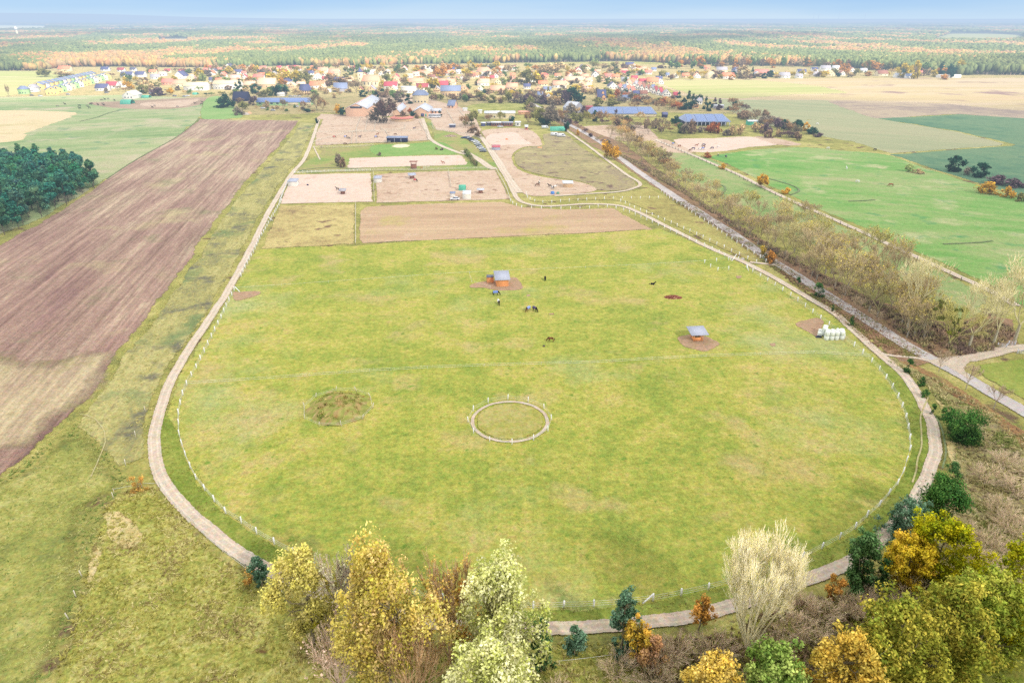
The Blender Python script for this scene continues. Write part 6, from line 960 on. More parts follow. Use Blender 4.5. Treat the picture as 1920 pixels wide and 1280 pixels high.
shelter('hut', 1065, 352, 17, 2.1, 2.3, 4.6, 'tan', 'white metal', 'tan box with flat white roof on the sand tongue', wallm=M_wall, over=.4); shelter('hut', 930, 282, 15, 1.8, 2.4, 5.5, 'bluish grey', 'crimson', 'low shed with faded crimson roof beside the small arena', wallm=M_wall, over=.1)
shelter('hut', 848.5, 370, 9, 1.8, 2.1, 1.8, 'white', 'slate blue', 'little blue roofed hut beside the white pickup', wallm=M_wall, over=.2)
# judge's stand on the long arena
x, y = G(776, 317); e = empty('judges_stand', (x, y, 0)); tag(e, 'dark red raised timber stand on the near side of the long arena', 'stand'); part(e, 'box', MB().box(0, 0, 1.2, 3.0, 2.2, 2.4), 'brown', M_timber); part(e, 'roof', MB().box(0, 0, 4.1, 4.2, 3.0, .15), 'brown', M_timber)
for sx_ in (-1, 1):
    for sy_ in (-1, 1): part(e, 'post', MB().box(sx_ * 1.4, sy_ * 1.0, 3.2, .14, .14, 1.7), 'brown', M_timber)
part(e, 'railing', MB().box(0, -1.1, 2.9, 2.8, .08, .1).box(0, 1.1, 2.9, 2.8, .08, .1), 'brown', M_timber)
# ---- white paddock fences ---------------------------------------------------------------
M_white = amat('white_plastic', .6, .05, 2.0, color=(.97, .96, .93, 1)); M_tape = amat('fence_tape', .8, .1, 2.0, color=(.80, .80, .72, 1)); M_pale = amat('pale_timber', .85, .15, 2.0, color=(.74, .68, .55, 1)); M_dkpost = amat('dark_post', .9, .2, 2.0, color=(.13, .10, .09, 1))
def fence(name, P, label, sp=4.3, h=1.5, pw=.2, mat=None, tape=(.45, .85, 1.25), tw=.022, brace=(), px=True, closed=False, tmat=None, wob=.05, group=None, jitter=.15):
    mat = mat or M_white; Q = [G(*p) for p in P] if px else list(P)
    if closed: Q = Q + [Q[0]]
    seg = [math.dist(Q[i], Q[i + 1]) for i in range(len(Q) - 1)]; L = sum(seg); n = max(2, int(round(L / sp)))
    n = min(n, 96); pts = []
    for k in range(n + (0 if closed else 1)):
        s = L * k / n; i = 0
        while i < len(seg) - 1 and s > seg[i]: s -= seg[i]; i += 1
        f = s / max(seg[i], 1e-6); pts.append((Q[i][0] + (Q[i + 1][0] - Q[i][0]) * f + rs.uniform(-1, 1) * jitter * .4, Q[i][1] + (Q[i + 1][1] - Q[i][1]) * f + rs.uniform(-1, 1) * jitter))
    o = pts[0]; e = empty(name, (o[0], o[1], 0)); tag(e, label, 'fence', group)
    pm = MB().box(0, 0, h / 2, pw, pw, h).mesh('post', mat)
    for p in pts: q = obj('post', pm, e, loc=(p[0] - o[0], p[1] - o[1], 0), rz=rs.random()); q.rotation_euler = (rs.uniform(-wob, wob), rs.uniform(-wob, wob), rs.random()); q.scale = (1, 1, rs.uniform(.93, 1.05))
    if closed: pts = pts + [pts[0]]
    for z_ in tape:
        b = MB()
        for i in range(len(pts) - 1):
            a_, b_ = pts[i], pts[i + 1]; m_ = ((a_[0] + b_[0]) / 2 - o[0], (a_[1] + b_[1]) / 2 - o[1], z_ - .05)
            b.bar((a_[0] - o[0], a_[1] - o[1], z_), m_, tw, tw * 1.4); b.bar(m_, (b_[0] - o[0], b_[1] - o[1], z_), tw, tw * 1.4)
        b.build('tape', tmat or M_tape, e)
    for (bp, bq) in brace:
        a_, b_ = G(*bp), G(*bq); MB().bar((a_[0] - o[0], a_[1] - o[1], h * .97), (b_[0] - o[0], b_[1] - o[1], .1), pw * .9).build('brace', mat, e)
    return e
fence('paddock_fence', INNER[:5], 'white post fence along the upper left track beside the rough paddock', brace=(((503, 412), (511, 414)),))
fence('paddock_fence', INNER[5:35], 'long white post and tape fence round the left and lower side of the pasture', brace=(((441, 545), (450, 548)),))
fence('paddock_fence', INNER[34:], 'white post and tape fence round the right side of the pasture', brace=(((1224, 1127), (1205, 1132)), ((1399, 503), (1403, 508))))
fence('paddock_fence', [(1384, 489), (1373, 492), (1360, 483), (1347, 475), (1321, 463), (1297, 454), (1273, 442), (1250, 431), (1228, 421), (1209, 412), (1190, 404), (1170, 396), (1150, 391), (1131, 389), (1100, 392), (1062, 394), (1031, 393), (977, 391), (963, 385), (958, 379)], 'white post fence between the brown arena and the upper track', brace=(((1380, 484), (1372, 490)),), tape=(1.2,))
fence('paddock_fence', [(986, 364), (990, 374), (1000, 379), (1020, 382), (1040, 381), (1060, 379), (1080, 378), (1115, 376), (1155, 374), (1195, 374), (1234, 373)], 'white post fence above the upper track bend', tape=(1.2,))
fence('paddock_fence', [(1164, 379), (1187, 391), (1210, 400), (1233, 410), (1258, 420), (1284, 432), (1312, 445), (1343, 460), (1373, 474), (1404, 488), (1418, 494)], 'white post fence on the road side of the upper track', tape=(1.2,))
fence('paddock_fence', [(1240, 361), (1253, 372), (1267, 381), (1283, 390), (1300, 403), (1317, 414), (1336, 427), (1355, 440), (1375, 453), (1397, 468), (1421, 483), (1436, 493)], 'white post fence nearest to the grey road', tape=(1.2,))
for P, lb in (([(1321, 494), (1344, 491), (1366, 489)], 'three white posts above the gateway corner of the pasture'), ([(1332, 502), (1345, 509), (1366, 507)], 'three white posts below the gateway corner of the pasture')): fence('fence_corner', P, lb, sp=5, tape=(1.2,))
for P, lb, ts in (([(350, 722), (440, 716), (540, 710), (700, 698), (900, 688), (1100, 683), (1300, 672), (1500, 664), (1600, 665), (1632, 671)], 'thin tape fence crossing the middle of the pasture', (.5, .95)), ([(441, 543), (600, 533), (780, 520), (880, 514), (1000, 508), (1200, 500), (1320, 492)], 'thin tape fence crossing the upper pasture', (.8,)), ([(880, 514), (886, 535), (920, 541)], 'thin tape fence round the small orange hut', (.8,))):
    fence('tape_fence', P, lb, sp=14, h=1.05, pw=.04, tape=ts, mat=M_tape, tw=.03)
cx, cy, R = RING
fence('ring_fence', [(cx + (R + .55) * math.cos(2 * PI * (i + .3) / 36), cy + (R + .55) * math.sin(2 * PI * (i + .3) / 36)) for i in range(36)], 'white fence ring round the sandy lunging circle', sp=4.35, pw=.15, px=False, closed=True, tape=(.7, 1.2), jitter=0)
mx_, my_ = G(635, 766)
fence('ring_fence', [(mx_ + 7.3 * math.cos(2 * PI * i / 30), my_ + 7.6 * math.sin(2 * PI * i / 30)) for i in range(30)], 'leaning pale posts and tape round the overgrown mound', sp=4.7, px=False, closed=True, mat=M_pale, wob=.22, pw=.11, tape=(.6, 1.0), jitter=.2)
fence('wire_fence', [(300, 913), (330, 952), (370, 990), (405, 1028), (455, 1066), (500, 1096), (528, 1116)], 'thin weathered fence outside the lower left bend of the track', sp=5, pw=.08, mat=M_pale, h=1.2, tape=(.6, 1.05), tw=.03)
fence('wire_fence', [(215, 925), (240, 921), (275, 913), (312, 914)], 'short wire fence from the orange shrub to the track', sp=7, pw=.08, mat=M_pale, h=1.2, tape=(1.0,), tw=.03)
fence('wire_fence', [(273, 772), (253, 822), (240, 864), (220, 905), (213, 935)], 'line of old grey posts left of the track bend', sp=9, pw=.12, mat=M_pale, h=1.5, tape=(), wob=.1)
fence('wire_fence', [(155, 1080), (130, 1160)], 'pair of old posts in the lower left grass', sp=14, pw=.12, mat=M_pale, h=1.4, tape=(), wob=.15)
fence('wire_fence', [(1048, 1248), (1090, 1240), (1176, 1236), (1200, 1262), (1235, 1300)], 'faint wire fence below the track in front of the pine bush', sp=8, pw=.06, mat=M_pale, h=1.1, tape=(1.0,), tw=.03)
fence('dark_fence', [(1240, 268), (1300, 296), (1340, 312), (1380, 330), (1440, 361), (1500, 388), (1600, 433), (1700, 480), (1800, 526), (1850, 548)], 'dark post fence along the straight bridle path', sp=5.0, pw=.17, mat=M_dkpost, h=1.4, tape=(1.2,), tw=.03, tmat=M_dkpost)
for P, lb in (([(587, 268), (605, 262), (660, 248), (705, 246)], 'diagonal pale fence of the upper left sand yard'), ([(594, 249), (700, 248), (800, 246)], 'pale fence dividing the upper sand yards'), ([(676, 221), (667, 248)], 'left pale cross fence of the upper yards'), ([(690, 221), (685, 247)], 'middle pale cross fence of the upper yards'), ([(705, 222), (702, 247)], 'right pale cross fence of the upper yards'), ([(786, 228), (794, 244), (800, 246), (803, 264)], 'pale fence beside the paved farm drive'),
              ([(661, 249), (659, 270)], 'left pale fence of the narrow lane in the lower yards'), ([(669, 246), (669, 270)], 'right pale fence of the narrow lane in the lower yards'), ([(587, 272), (660, 270), (700, 268), (732, 268)], 'pale fence between the lower yards and the lawn'), ([(590, 278), (650, 277), (700, 274)], 'second pale fence at the edge of the lawn'), ([(765, 265), (803, 264)], 'pale fence right of the black shelter'), ([(714, 238), (715, 245), (760, 243), (758, 236)], 'small pale pen in the upper yards'), ([(722, 246), (730, 258)], 'short pale fence in front of the black shelter'),
              ([(809, 232), (813, 243), (857, 250), (903, 261)], 'pale fence above the parked cars'), ([(838, 209), (855, 237)], 'pale fence of the narrow upper paddock, left side'), ([(862, 209), (876, 229)], 'pale fence of the narrow upper paddock, right side'), ([(552, 326), (620, 323), (695, 321)], 'dense white fence above the left sand paddock'), ([(698, 321), (800, 320), (900, 317), (930, 318)], 'pale fence above the middle sand paddock'), ([(930, 319), (940, 336), (950, 356), (957, 377)], 'pale fence on the right side of the sandy paddock'), ([(700, 325), (702, 380)], 'weathered fence between the two sand paddocks'), ([(524, 382), (534, 356), (541, 341)], 'white fence on the track side of the left sand paddock'), ([(841, 322), (846, 352)], 'short pale fence inside the sandy paddock'), ([(667, 384), (667, 458)], 'thin fence right of the rough brown paddock'), ([(652, 316), (760, 313), (874, 310)], 'low pale border of the long sand arena')):
    dn = 'dense' in lb; lw = 'low pale' in lb
    fence('paddock_rail', P, lb, sp=2.2 if dn else (3 if lw else 4), pw=.13 if not lw else .09, h=1.35 if not lw else .5, mat=M_white if ('white' in lb) else M_pale, tape=(.6, 1.15) if not lw else (.4,), tw=.1, tmat=M_pale if 'white' not in lb else M_white)
# gate panels by the junction
for i, (px, pb, wp) in enumerate(((1878, 652, 14), (1896, 648, 10), (1914, 664, 12))):
    x, y = G(px, pb); w = wp * DEP(pb) / 1280; e = empty('field_gate', (x, y, 0), -.15); tag(e, ['galvanised gate panel by the junction, left one', 'galvanised gate panel by the junction, middle one', 'galvanised gate panel at the right photo edge'][i], 'gate')
    b = MB()
    for z_ in (.25, .55, .85, 1.2): b.bar((-w / 2, 0, z_), (w / 2, 0, z_), .06)
    b.bar((0, 0, .25), (0, 0, 1.2), .06).bar((-w / 2, 0, .2), (-w / 2, 0, 1.25), .07).bar((w / 2, 0, .2), (w / 2, 0, 1.25), .07); part(e, 'frame', b, 'light grey', M_paint)
    for s_ in (-1, 1): part(e, 'post', MB().box(s_ * (w / 2 + .12), 0, .7, .12, .12, 1.4), 'light grey', M_paint)
# stacked white bales
bm_ = MB(); n = 20; V = []
for (r, z_) in ((.0, 0), (.5, .0), (.6, .08), (.62, .6), (.6, 1.12), (.5, 1.2), (0, 1.2)):
    V += [(r * math.cos(2 * PI * i / n) * (1 + .02 * math.sin(i * 2.3)), r * math.sin(2 * PI * i / n), z_) for i in range(n)]
F = [(a * n + i, a * n + (i + 1) % n, (a + 1) * n + (i + 1) % n, (a + 1) * n + i) for a in range(6) for i in range(n)]; BALE = mesh_np('wrapped_bale', V, F, [amat('bale_wrap', .35, .07, 2.5, color=(.84, .87, .80, 1), spec=.5)], smooth=True)
bx, by = G(1549, 637); k = 0; lev = ['lower', 'upper', 'top']
for i, (dx, dy, nlev) in enumerate([(0, 0, 2), (1.27, -.05, 2), (2.54, 0, 2), (4.0, .25, 2), (.6, 1.15, 2), (1.9, 1.2, 2), (3.3, 1.3, 2), (4.4, 1.55, 2), (-.8, 2.2, 1), (.4, 2.5, 2), (1.6, 2.4, 1), (0, 3.9, 1), (1.1, 3.8, 2)]):
    for z_ in range(nlev):
        o = obj('wrapped_bale', BALE, loc=(bx + dx, by + dy, z_ * 1.21), rz=rs.random() * 6); fr = 'front' if dy < .5 else ('second' if dy < 1.8 else ('third' if dy < 3 else 'back'))
        tag(o, 'pale green wrapped bale, %s layer of the %s row' % (lev[z_], fr), 'hay bale', 'wrapped bales stacked by the fence', rank=True)
o = MB().add([(-.9, -.4, 0), (.9, -.4, 0), (.9, .5, 0), (-.9, .5, 0), (-.5, -.1, .5), (.4, -.2, .6), (.5, .3, .45), (-.4, .3, .5)], [(0, 1, 5, 4), (1, 2, 6, 5), (2, 3, 7, 6), (3, 0, 4, 7), (4, 5, 6, 7)]).build('tarpaulin', amat('dark_tarp', .5, .2, 3, color=(.03, .035, .06, 1)), loc=(bx - 1.4, by + 1.3, 0)); tag(o, 'crumpled dark tarpaulin left of the white bales', 'tarpaulin')
# manure heap, mound, small heaps
def heap(name, px, pb, wpx, h, cols, label, cat, seed, dep=None, tuft=None):
    x, y = G(px, pb); w = wpx * DEP(pb) / 1280; d = dep or w * .6; n = 26; V = []; F = []; T_ = []
    for j in range(n):
        for i in range(n):
            u, v = i / (n - 1) * 2 - 1, j / (n - 1) * 2 - 1; r = math.hypot(u, v); nn = mnoise.noise((u * 2.5 + seed, v * 2.5, seed)); n2 = mnoise.noise((u * 7 + seed, v * 7, seed)); z_ = h * max(0, 1 - (r * (1 + .3 * nn)) ** 2) * (1 + .5 * nn) + (.12 * n2 * h if r < .85 else 0) - .02
            V.append((u * w / 2, v * d / 2, z_)); c = np.array(cols[int(abs(nn * 7 + n2 * 3)) % len(cols)]); T_.append(c * (1 + .3 * n2))
    F = [(j * n + i, j * n + i + 1, (j + 1) * n + i + 1, (j + 1) * n + i) for j in range(n - 1) for i in range(n - 1)]; F = [f for f in F if max(V[k_][2] for k_ in f) > -.01]
    o = obj(name, mesh_np(name, V, F, [M_heap], tint=T_, smooth=True), loc=(x, y, 0)); tag(o, label, cat); return o, w, d, V
tH = NT('heap_earth'); bs = tH.n('BsdfDiffuse'); tH.L.new(tH.scale(tH.n('Attribute', attribute_name='tint').outputs['Color'], tH.math('ADD', .7, tH.math('MULTIPLY', tH.noise(tH.n('TexCoord').outputs['Object'], 5, 3, .8), .6))), bs.inputs[0]); M_heap = tH.done(bs)
heap('manure_heap', 1262, 558, 38, .75, C_((110, 62, 54), (138, 82, 66), (196, 158, 120), (92, 52, 50)), 'reddish brown manure heap lying in the pasture', 'heap', 3, dep=3.4)
o, mw, md, mV = heap('earth_mound', 635, 766, 122, 2.3, C_((144, 150, 80), (166, 160, 96), (168, 144, 98), (134, 144, 72), (182, 172, 118)), 'low mound overgrown with weeds inside the leaning fence', 'mound', 8, dep=14)
rg = np.random.default_rng(9); cc = []
for _ in range(130):
    u, v = rg.uniform(-1, 1, 2)
    if math.hypot(u, v) < .86: cc.append((u * mw / 2 * .95, v * 7 * .95, 2.3 * (1 - (u * u + v * v)) * .9 + .2))
V, F, t_ = leaves(rg, cc, np.full((len(cc), 1), .55), 34, .19, C_((126, 138, 64), (146, 148, 72), (176, 134, 88), (106, 124, 58), (188, 172, 116), (142, 118, 80))); obj('weeds', mesh_np('weeds', V, F, [M_leafy], tint=t_), o)
x, y = G(605, 786); o = MB().bar((0, 0, .25), (1.7, .5, .5), .5, .06).build('board', M_timber, loc=(x - .8, y - .2, 0), color=hc('tan')); tag(o, 'pale wooden board lying at the foot of the mound', 'board')
heap('rubble_heap', 845, 256, 28, 1.0, C_((150, 120, 104), (196, 176, 160), (120, 92, 84)), 'brown rubble heap above the parked cars', 'heap', 12, dep=6); heap('sand_heap', 462, 215, 13, 1.6, C_((206, 190, 176), (180, 168, 160)), 'greyish sand heap at the field corner', 'heap', 13, dep=6); heap('sand_heap', 468, 213, 9, 1.5, C_((226, 180, 140), (214, 170, 130)), 'orange sand heap at the field corner', 'heap', 14, dep=5)
heap('sand_heap', 752, 274, 42, .35, C_((232, 208, 176), (238, 218, 190)), 'flat round patch of raised pale sand in front of the black shelter', 'heap', 15, dep=18)
heap('leaf_heap', 1012, 277, 12, .5, C_((226, 170, 120), (214, 158, 110)), 'orange brown heap right of the small arena', 'heap', 16, dep=5); heap('hay_heap', 950, 262, 7, .8, C_((232, 140, 90), (220, 130, 84)), 'orange covered heap above the small arena', 'heap', 17, dep=3)
for i, (px, pb, w_, h_) in enumerate([(1450, 500, 16, .3)]): heap('brush_pile', px - 58, pb - 14, 8, .6, C_((200, 196, 190), (170, 160, 150)), 'small pale pile by the gateway corner of the pasture', 'heap', 18, dep=1.6)
# stacked planks in the brush at the right edge
k = 0
for i in range(9):
    for j in range(4):
        px, pb = 1893 + j * 9 - i * .8, 878 + i * 5.4 + j * 3.0; x, y = G(px, pb)
        if (i * j) % 3 == 2: continue
        o = MB().box(0, 0, .12 + .1 * (i % 2), .85, .16, .12).build('stacked_plank', M_timber, loc=(x, y, 0), rz=rs.uniform(-.2, .2), color=hc('sand')); tag(o, 'short pale plank lying in the brush at the right edge', 'plank', 'pale planks laid out in the brush')
# wind turbines on the horizon
for i, (px, h_, lb) in enumerate([(1524, 150, 'far wind turbine on the horizon, leftmost'), (1533, 120, 'small far wind turbine beside the leftmost one'), (1571, 150, 'far wind turbine on the horizon, brightest in the middle'), (1620, 150, 'far wind turbine on the horizon, rightmost')]):
    y = 14500; x = (px - 960) / 1280 * (y * CP + CAM_H * SP); e = empty('wind_turbine', (x, y, 0)); tag(e, lb, 'wind turbine'); part(e, 'mast', MB().cyl(0, 0, 0, 5, h_, 8, r2=3), (.85, .85, .85)); part(e, 'nacelle', MB().box(0, 0, h_ + 2, 5, 12, 5), (.85, .85, .85))
    for k in range(3):
        a = 2 * PI * k / 3 + i; part(e, 'blade', MB().bar((0, -7, h_ + 2), (math.sin(a) * 55, -7, h_ + 2 + math.cos(a) * 55), 3, 1.2), (.85, .85, .85))
# ------------------------------------------------------------------ horses and cattle
M_coat = amat('animal_coat', .8, .18, 4.0, spec=.15)
def skin_mesh(name, verts, edges, radii, root=0, sub=2):
    me = bpy.data.meshes.new('tmp'); me.from_pydata([tuple(v) for v in verts], edges, []); o = bpy.data.objects.new('tmp', me); COL.objects.link(o)
    md = o.modifiers.new('skin', 'SKIN'); md.use_smooth_shade = True; sv = me.skin_vertices[0].data
    for i, r in enumerate(radii): sv[i].radius = (r if hasattr(r, '__len__') else (r, r)); sv[i].use_root = (i == root)
    sb = o.modifiers.new('sub', 'SUBSURF'); sb.levels = sub; sb.render_levels = sub
    dg = bpy.context.evaluated_depsgraph_get(); out = bpy.data.meshes.new_from_object(o.evaluated_get(dg)); out.name = name; bpy.data.objects.remove(o); bpy.data.meshes.remove(me)
    out.materials.clear(); out.materials.append(M_coat); return out
def horse_mesh(pose):
    V = [(-.62, 0, 1.22), (-.25, 0, 1.18), (.18, 0, 1.17), (.52, 0, 1.22)]; R = [(.24, .27), (.27, .29), (.27, .30), (.2, .28)]; E = [(0, 1), (1, 2), (2, 3)]
    if pose == 'graze': nk = [(.86, 0, 1.05), (1.14, 0, .66), (1.26, 0, .36), (1.20, 0, .1)]
    elif pose == 'lie': nk = [(.78, 0, 1.42), (.98, 0, 1.74), (1.12, 0, 1.86), (1.38, 0, 1.68)]
    else: nk = [(.80, 0, 1.46), (1.04, 0, 1.78), (1.18, 0, 1.9), (1.46, 0, 1.66)]
    b = len(V); V += nk; R += [(.13, .19), (.09, .14), (.1, .13), (.06, .07)]; E += [(3, b), (b, b + 1), (b + 1, b + 2), (b + 2, b + 3)]
    for s_ in (-1, 1):
        b = len(V)
        if pose == 'lie': V += [(.45, s_ * .2, .95), (.62, s_ * .28, .84), (.35, s_ * .3, .78), (.55, s_ * .32, .76)]
        else: V += [(.48, s_ * .17, .9), (.5 + .06 * s_, s_ * .17, .5), (.48 + .1 * s_, s_ * .17, .12), (.52 + .1 * s_, s_ * .17, .03)]
        R += [.12, .065, .04, .055]; E += [(3, b), (b, b + 1), (b + 1, b + 2), (b + 2, b + 3)]; b = len(V)
        if pose == 'lie': V += [(-.5, s_ * .24, .95), (-.2, s_ * .32, .84), (-.5, s_ * .34, .78), (-.3, s_ * .34, .76)]
        else: V += [(-.58, s_ * .17, .92), (-.72 - .05 * s_, s_ * .17, .52), (-.64 - .08 * s_, s_ * .17, .12), (-.6 - .08 * s_, s_ * .17, .03)]
        R += [.15, .07, .045, .055]; E += [(0, b), (b, b + 1), (b + 1, b + 2), (b + 2, b + 3)]
    me = skin_mesh('body', V, E, R, 1)
    dz = .72 if pose == 'lie' else 0.0
    if dz: me.transform(Matrix.Translation((0, 0, -dz)))
    tail = MB()
    for (p, q, w_) in (((-.84, 0, 1.3 - dz), (-1.0, 0, 1.05 - dz), .1), ((-1.0, 0, 1.05 - dz), (-1.02, 0, max(.1, .55 - dz)), .13)): tail.bar(p, q, w_, n=6)
    mane = MB(); ps = [(.5, 0, 1.5 - dz)] + [(p[0] - (.08 if pose != 'graze' else -.02), 0, p[2] + .14 - dz) for p in nk[:3]]
    for i in range(3): mane.bar(ps[i], ps[i + 1], .07, .2)
    ears = MB()
    for s_ in (-1, 1): ears.add([(nk[2][0] - .05, s_ * .09, nk[2][2] + .08 - dz), (nk[2][0] + .03, s_ * .07, nk[2][2] + .08 - dz), (nk[2][0], s_ * .03, nk[2][2] + .08 - dz), (nk[2][0] - .02, s_ * .08, nk[2][2] + .26 - dz)], [(0, 1, 3), (1, 2, 3), (2, 0, 3)])
    bl = []; n = 9
    for (x_, r_) in ((-.86, .30), (-.6, .335), (-.2, .335), (.2, .345), (.56, .31)):
        for i in range(n): t_ = -PI * .08 + PI * 1.16 * i / (n - 1); bl.append((x_, math.cos(t_) * r_ * .95, 1.2 + math.sin(t_) * r_ * 1.02 - dz if math.sin(t_) > 0 else 1.2 + math.sin(t_) * 1.1 - dz))
    bf = [(a * n + i, a * n + i + 1, (a + 1) * n + i + 1, (a + 1) * n + i) for a in range(4) for i in range(n - 1)]
    return me, tail.mesh('tail', M_coat), mane.mesh('mane', M_coat), mesh_np('blanket', bl, bf, [M_paint], smooth=True), ears.mesh('ears', M_coat)
HM = {p: horse_mesh(p) for p in ('graze', 'stand', 'lie')}
AC = {'black': (34, 30, 36), 'brown': (120, 72, 50), 'white': (236, 232, 226), 'grey': (170, 168, 170), 'chestnut': (160, 92, 60), 'blue': (120, 146, 220), 'light blue': (150, 170, 230), 'violet': (90, 76, 110), 'red': (206, 70, 70), 'pied': (150, 140, 130)}
ac = lambda n: tuple(x / LF for x in lin(AC[n]))
def horse(px, pb, pose, rz, coat, label, blanket=None, s=1.0, mane='black', name='horse', group=None, rank=False, cat='horse'):
    x, y = G(px, pb); e = empty(name, (x, y, 0), rz); e.scale = (s,) * 3; tag(e, label, cat, group, rank=rank); b, t_, m_, bl, er = HM[pose]
    obj('body', b, e, color=ac(coat)); obj('tail', t_, e, color=ac(mane)); obj('mane', m_, e, color=ac(mane)); obj('ears', er, e, color=ac(coat))
    if blanket: obj('blanket', bl, e, color=ac(blanket))
    return e
horse(930, 554, 'graze', PI + .1 - PI, 'black', 'horse in a blue blanket grazing below the field shelter', 'blue')
horse(935, 571, 'graze', -1.35, 'black', 'dark horse in a white blanket seen from the front below the blue blanketed one', 'white')
horse(990, 584, 'graze', -2.2, 'brown', 'horse in a light blue blanket grazing in mid pasture', 'light blue'); horse(1003, 584, 'graze', -.9, 'black', 'horse in a dark violet blanket beside the light blue one', 'violet')
horse(1033, 641, 'graze', PI - .2, 'brown', 'bare backed brown horse grazing alone in the pasture', s=.92); horse(1022, 526, 'graze', PI / 2, 'black', 'black horse seen from behind, right of the field shelter'); horse(1223, 534, 'lie', -.2, 'black', 'dark horse lying down with raised head near the manure heap', s=.9)
o = MB().cyl(0, 0, 0, .22, .35, 10, r2=.28).build('feed_bucket', M_paint, loc=(*G(1020, 650), 0), color=(.09, .05, .06)); tag(o, 'small dark bucket lying near the brown horse', 'bucket')
horse(1587, 318, 'stand', 1.4, 'white', 'white horse seen end on in the green pasture', mane='white'); horse(1607, 343, 'graze', .1, 'white', 'white horse grazing side on in the green pasture', mane='white'); horse(1670, 350, 'graze', 2.9, 'chestnut', 'chestnut horse grazing in the green pasture', mane='brown', s=1.1)
horse(1346, 293, 'graze', 1.3, 'black', 'black horse in a pale blanket at the top of the green pasture', 'white'); horse(1361, 296, 'graze', .8, 'black', 'black horse in a dark blanket at the top of the green pasture', 'violet')
for i, (px, pb, c, bl) in enumerate([(1294, 284, 'brown', None), (1300, 281, 'black', 'violet'), (1306, 275, 'chestnut', None), (1312, 282, 'grey', 'white'), (1318, 281, 'violet', 'blue'), (1319, 274, 'black', 'violet'), (1319, 277, 'brown', None), (1335, 280, 'black', 'violet'), (1347, 278, 'white', None), (1240, 279, 'black', None), (1262, 272, 'black', 'blue'), (1274, 276, 'chestnut', None)]):
    horse(px, pb, ['stand', 'graze'][i % 2], rs.uniform(-.4, .4) + PI * (i % 2), c, '%s%s horse in the sand paddocks by the bridle path' % (c, ' blanketed' if bl else ''), bl, group='horses in the sand paddocks', rank=True)
horse(633, 357, 'stand', 2.9, 'black', 'black foal standing left of the small hay shelter', s=.85); horse(779, 341, 'graze', -.3, 'black', 'horse in a red blanket with white neck at the tilted hay shelter', 'red'); horse(831, 308, 'stand', PI, 'chestnut', 'chestnut horse ridden along the long sand arena')
for i, (px, pb, c, bl) in enumerate([(627, 259, 'brown', 'red'), (648, 259, 'black', 'light blue'), (653, 261, 'black', None), (675, 259, 'black', 'violet'), (705, 259, 'black', 'blue'), (777, 243, 'black', 'violet'), (741, 254, 'brown', None), (708, 254, 'chestnut', None), (647, 272, 'brown', None)]):
    horse(px, pb, ['graze', 'stand'][i % 2], rs.uniform(-.4, .4), c, '%s%s horse in the upper sand yards' % (c, ' blanketed' if bl else ''), bl, group='horses in the upper yards', rank=True)
for i, (px, pb, c, bl, lb) in enumerate([(1011, 345, 'black', 'white', 'dark horse in a pale blanket on the sand tongue, upper left'), (1007, 350, 'brown', None, 'brown pony beside the upper left horse on the sand tongue'), (1031, 352, 'black', None, 'black horse grazing left in the group of three on the sand tongue'), (1036, 355, 'grey', 'white', 'grey horse in the middle of the group of three on the sand tongue'), (1041, 353, 'pied', 'white', 'pale horse right in the group of three on the sand tongue')]):
    horse(px, pb, ['stand', 'graze'][i % 2], [1.3, .1, 2.9, -1.2, .4][i], c, lb, bl)
for i, (px, pb) in enumerate([(108, 201), (122, 197), (149, 200), (150, 205), (164, 200), (168, 204), (170, 197), (184, 198), (193, 196), (195, 199), (190, 189), (197, 188), (203, 187), (215, 190), (172, 196), (286, 203), (333, 202), (366, 196), (378, 197), (380, 194), (290, 200)]):
    horse(px, pb, ['graze', 'stand'][i % 2], rs.uniform(-.5, .5) + PI * (i % 2), 'black' if i % 4 else 'pied', 'black and white cow in the left cattle meadow' if i % 4 == 0 else 'black cow in the left cattle meadow', None, 1.1, name='cow', group='cattle in the left meadow', rank=True, cat='cow')
for i, (px, pb) in enumerate([(1532, 234), (1552, 280), (1640, 283)]): horse(px, pb, 'graze', .2, ['white', 'white', 'black'][i], ['white horse on the olive field by the trees', 'white horse between olive field and green pasture', 'dark horse on the track below the olive field'][i], mane='white' if i < 2 else 'black')
# ------------------------------------------------------------------ vehicles
M_tyre = amat('tyre_rubber', .8, .1, 5, color=(.03, .03, .03, 1)); M_carpaint = amat('car_paint', .3, .03, 2, spec=.6); WH = MB().cyl(0, -.1, 0, .33, .2, 14, axis='y').mesh('wheel', M_tyre)
def profile(P, w, inset=0.0):
    n = len(P); b = MB(); V = [(x, -w / 2 + (inset if z > .95 else 0), z) for x, z in P] + [(x, w / 2 - (inset if z > .95 else 0), z) for x, z in P]
    return b.add(V, [tuple(range(n)), tuple(range(2 * n - 1, n - 1, -1))] + [(i, i + n, (i + 1) % n + n, (i + 1) % n) for i in range(n)])
CARB = profile([(-2.1, .32), (2.1, .32), (2.2, .62), (1.9, .85), (1.05, .96), (-1.75, .98), (-2.2, .86)], 1.78).mesh('body', M_carpaint); CABG = profile([(-1.7, .97), (1.0, .95), (.35, 1.42), (-1.3, 1.42)], 1.7, .14).mesh('windows', M_glass); CABR = MB().box(-.48, 0, 1.45, 1.6, 1.36, .06).mesh('roof', M_carpaint)
VANB = profile([(-2.6, .35), (2.6, .35), (2.7, 1.0), (2.0, 1.25), (1.6, 2.1), (-2.6, 2.15)], 1.95).mesh('body', M_carpaint)
HL = MB().box(0, 0, 0, .06, .34, .16).mesh('headlight', M_paint)
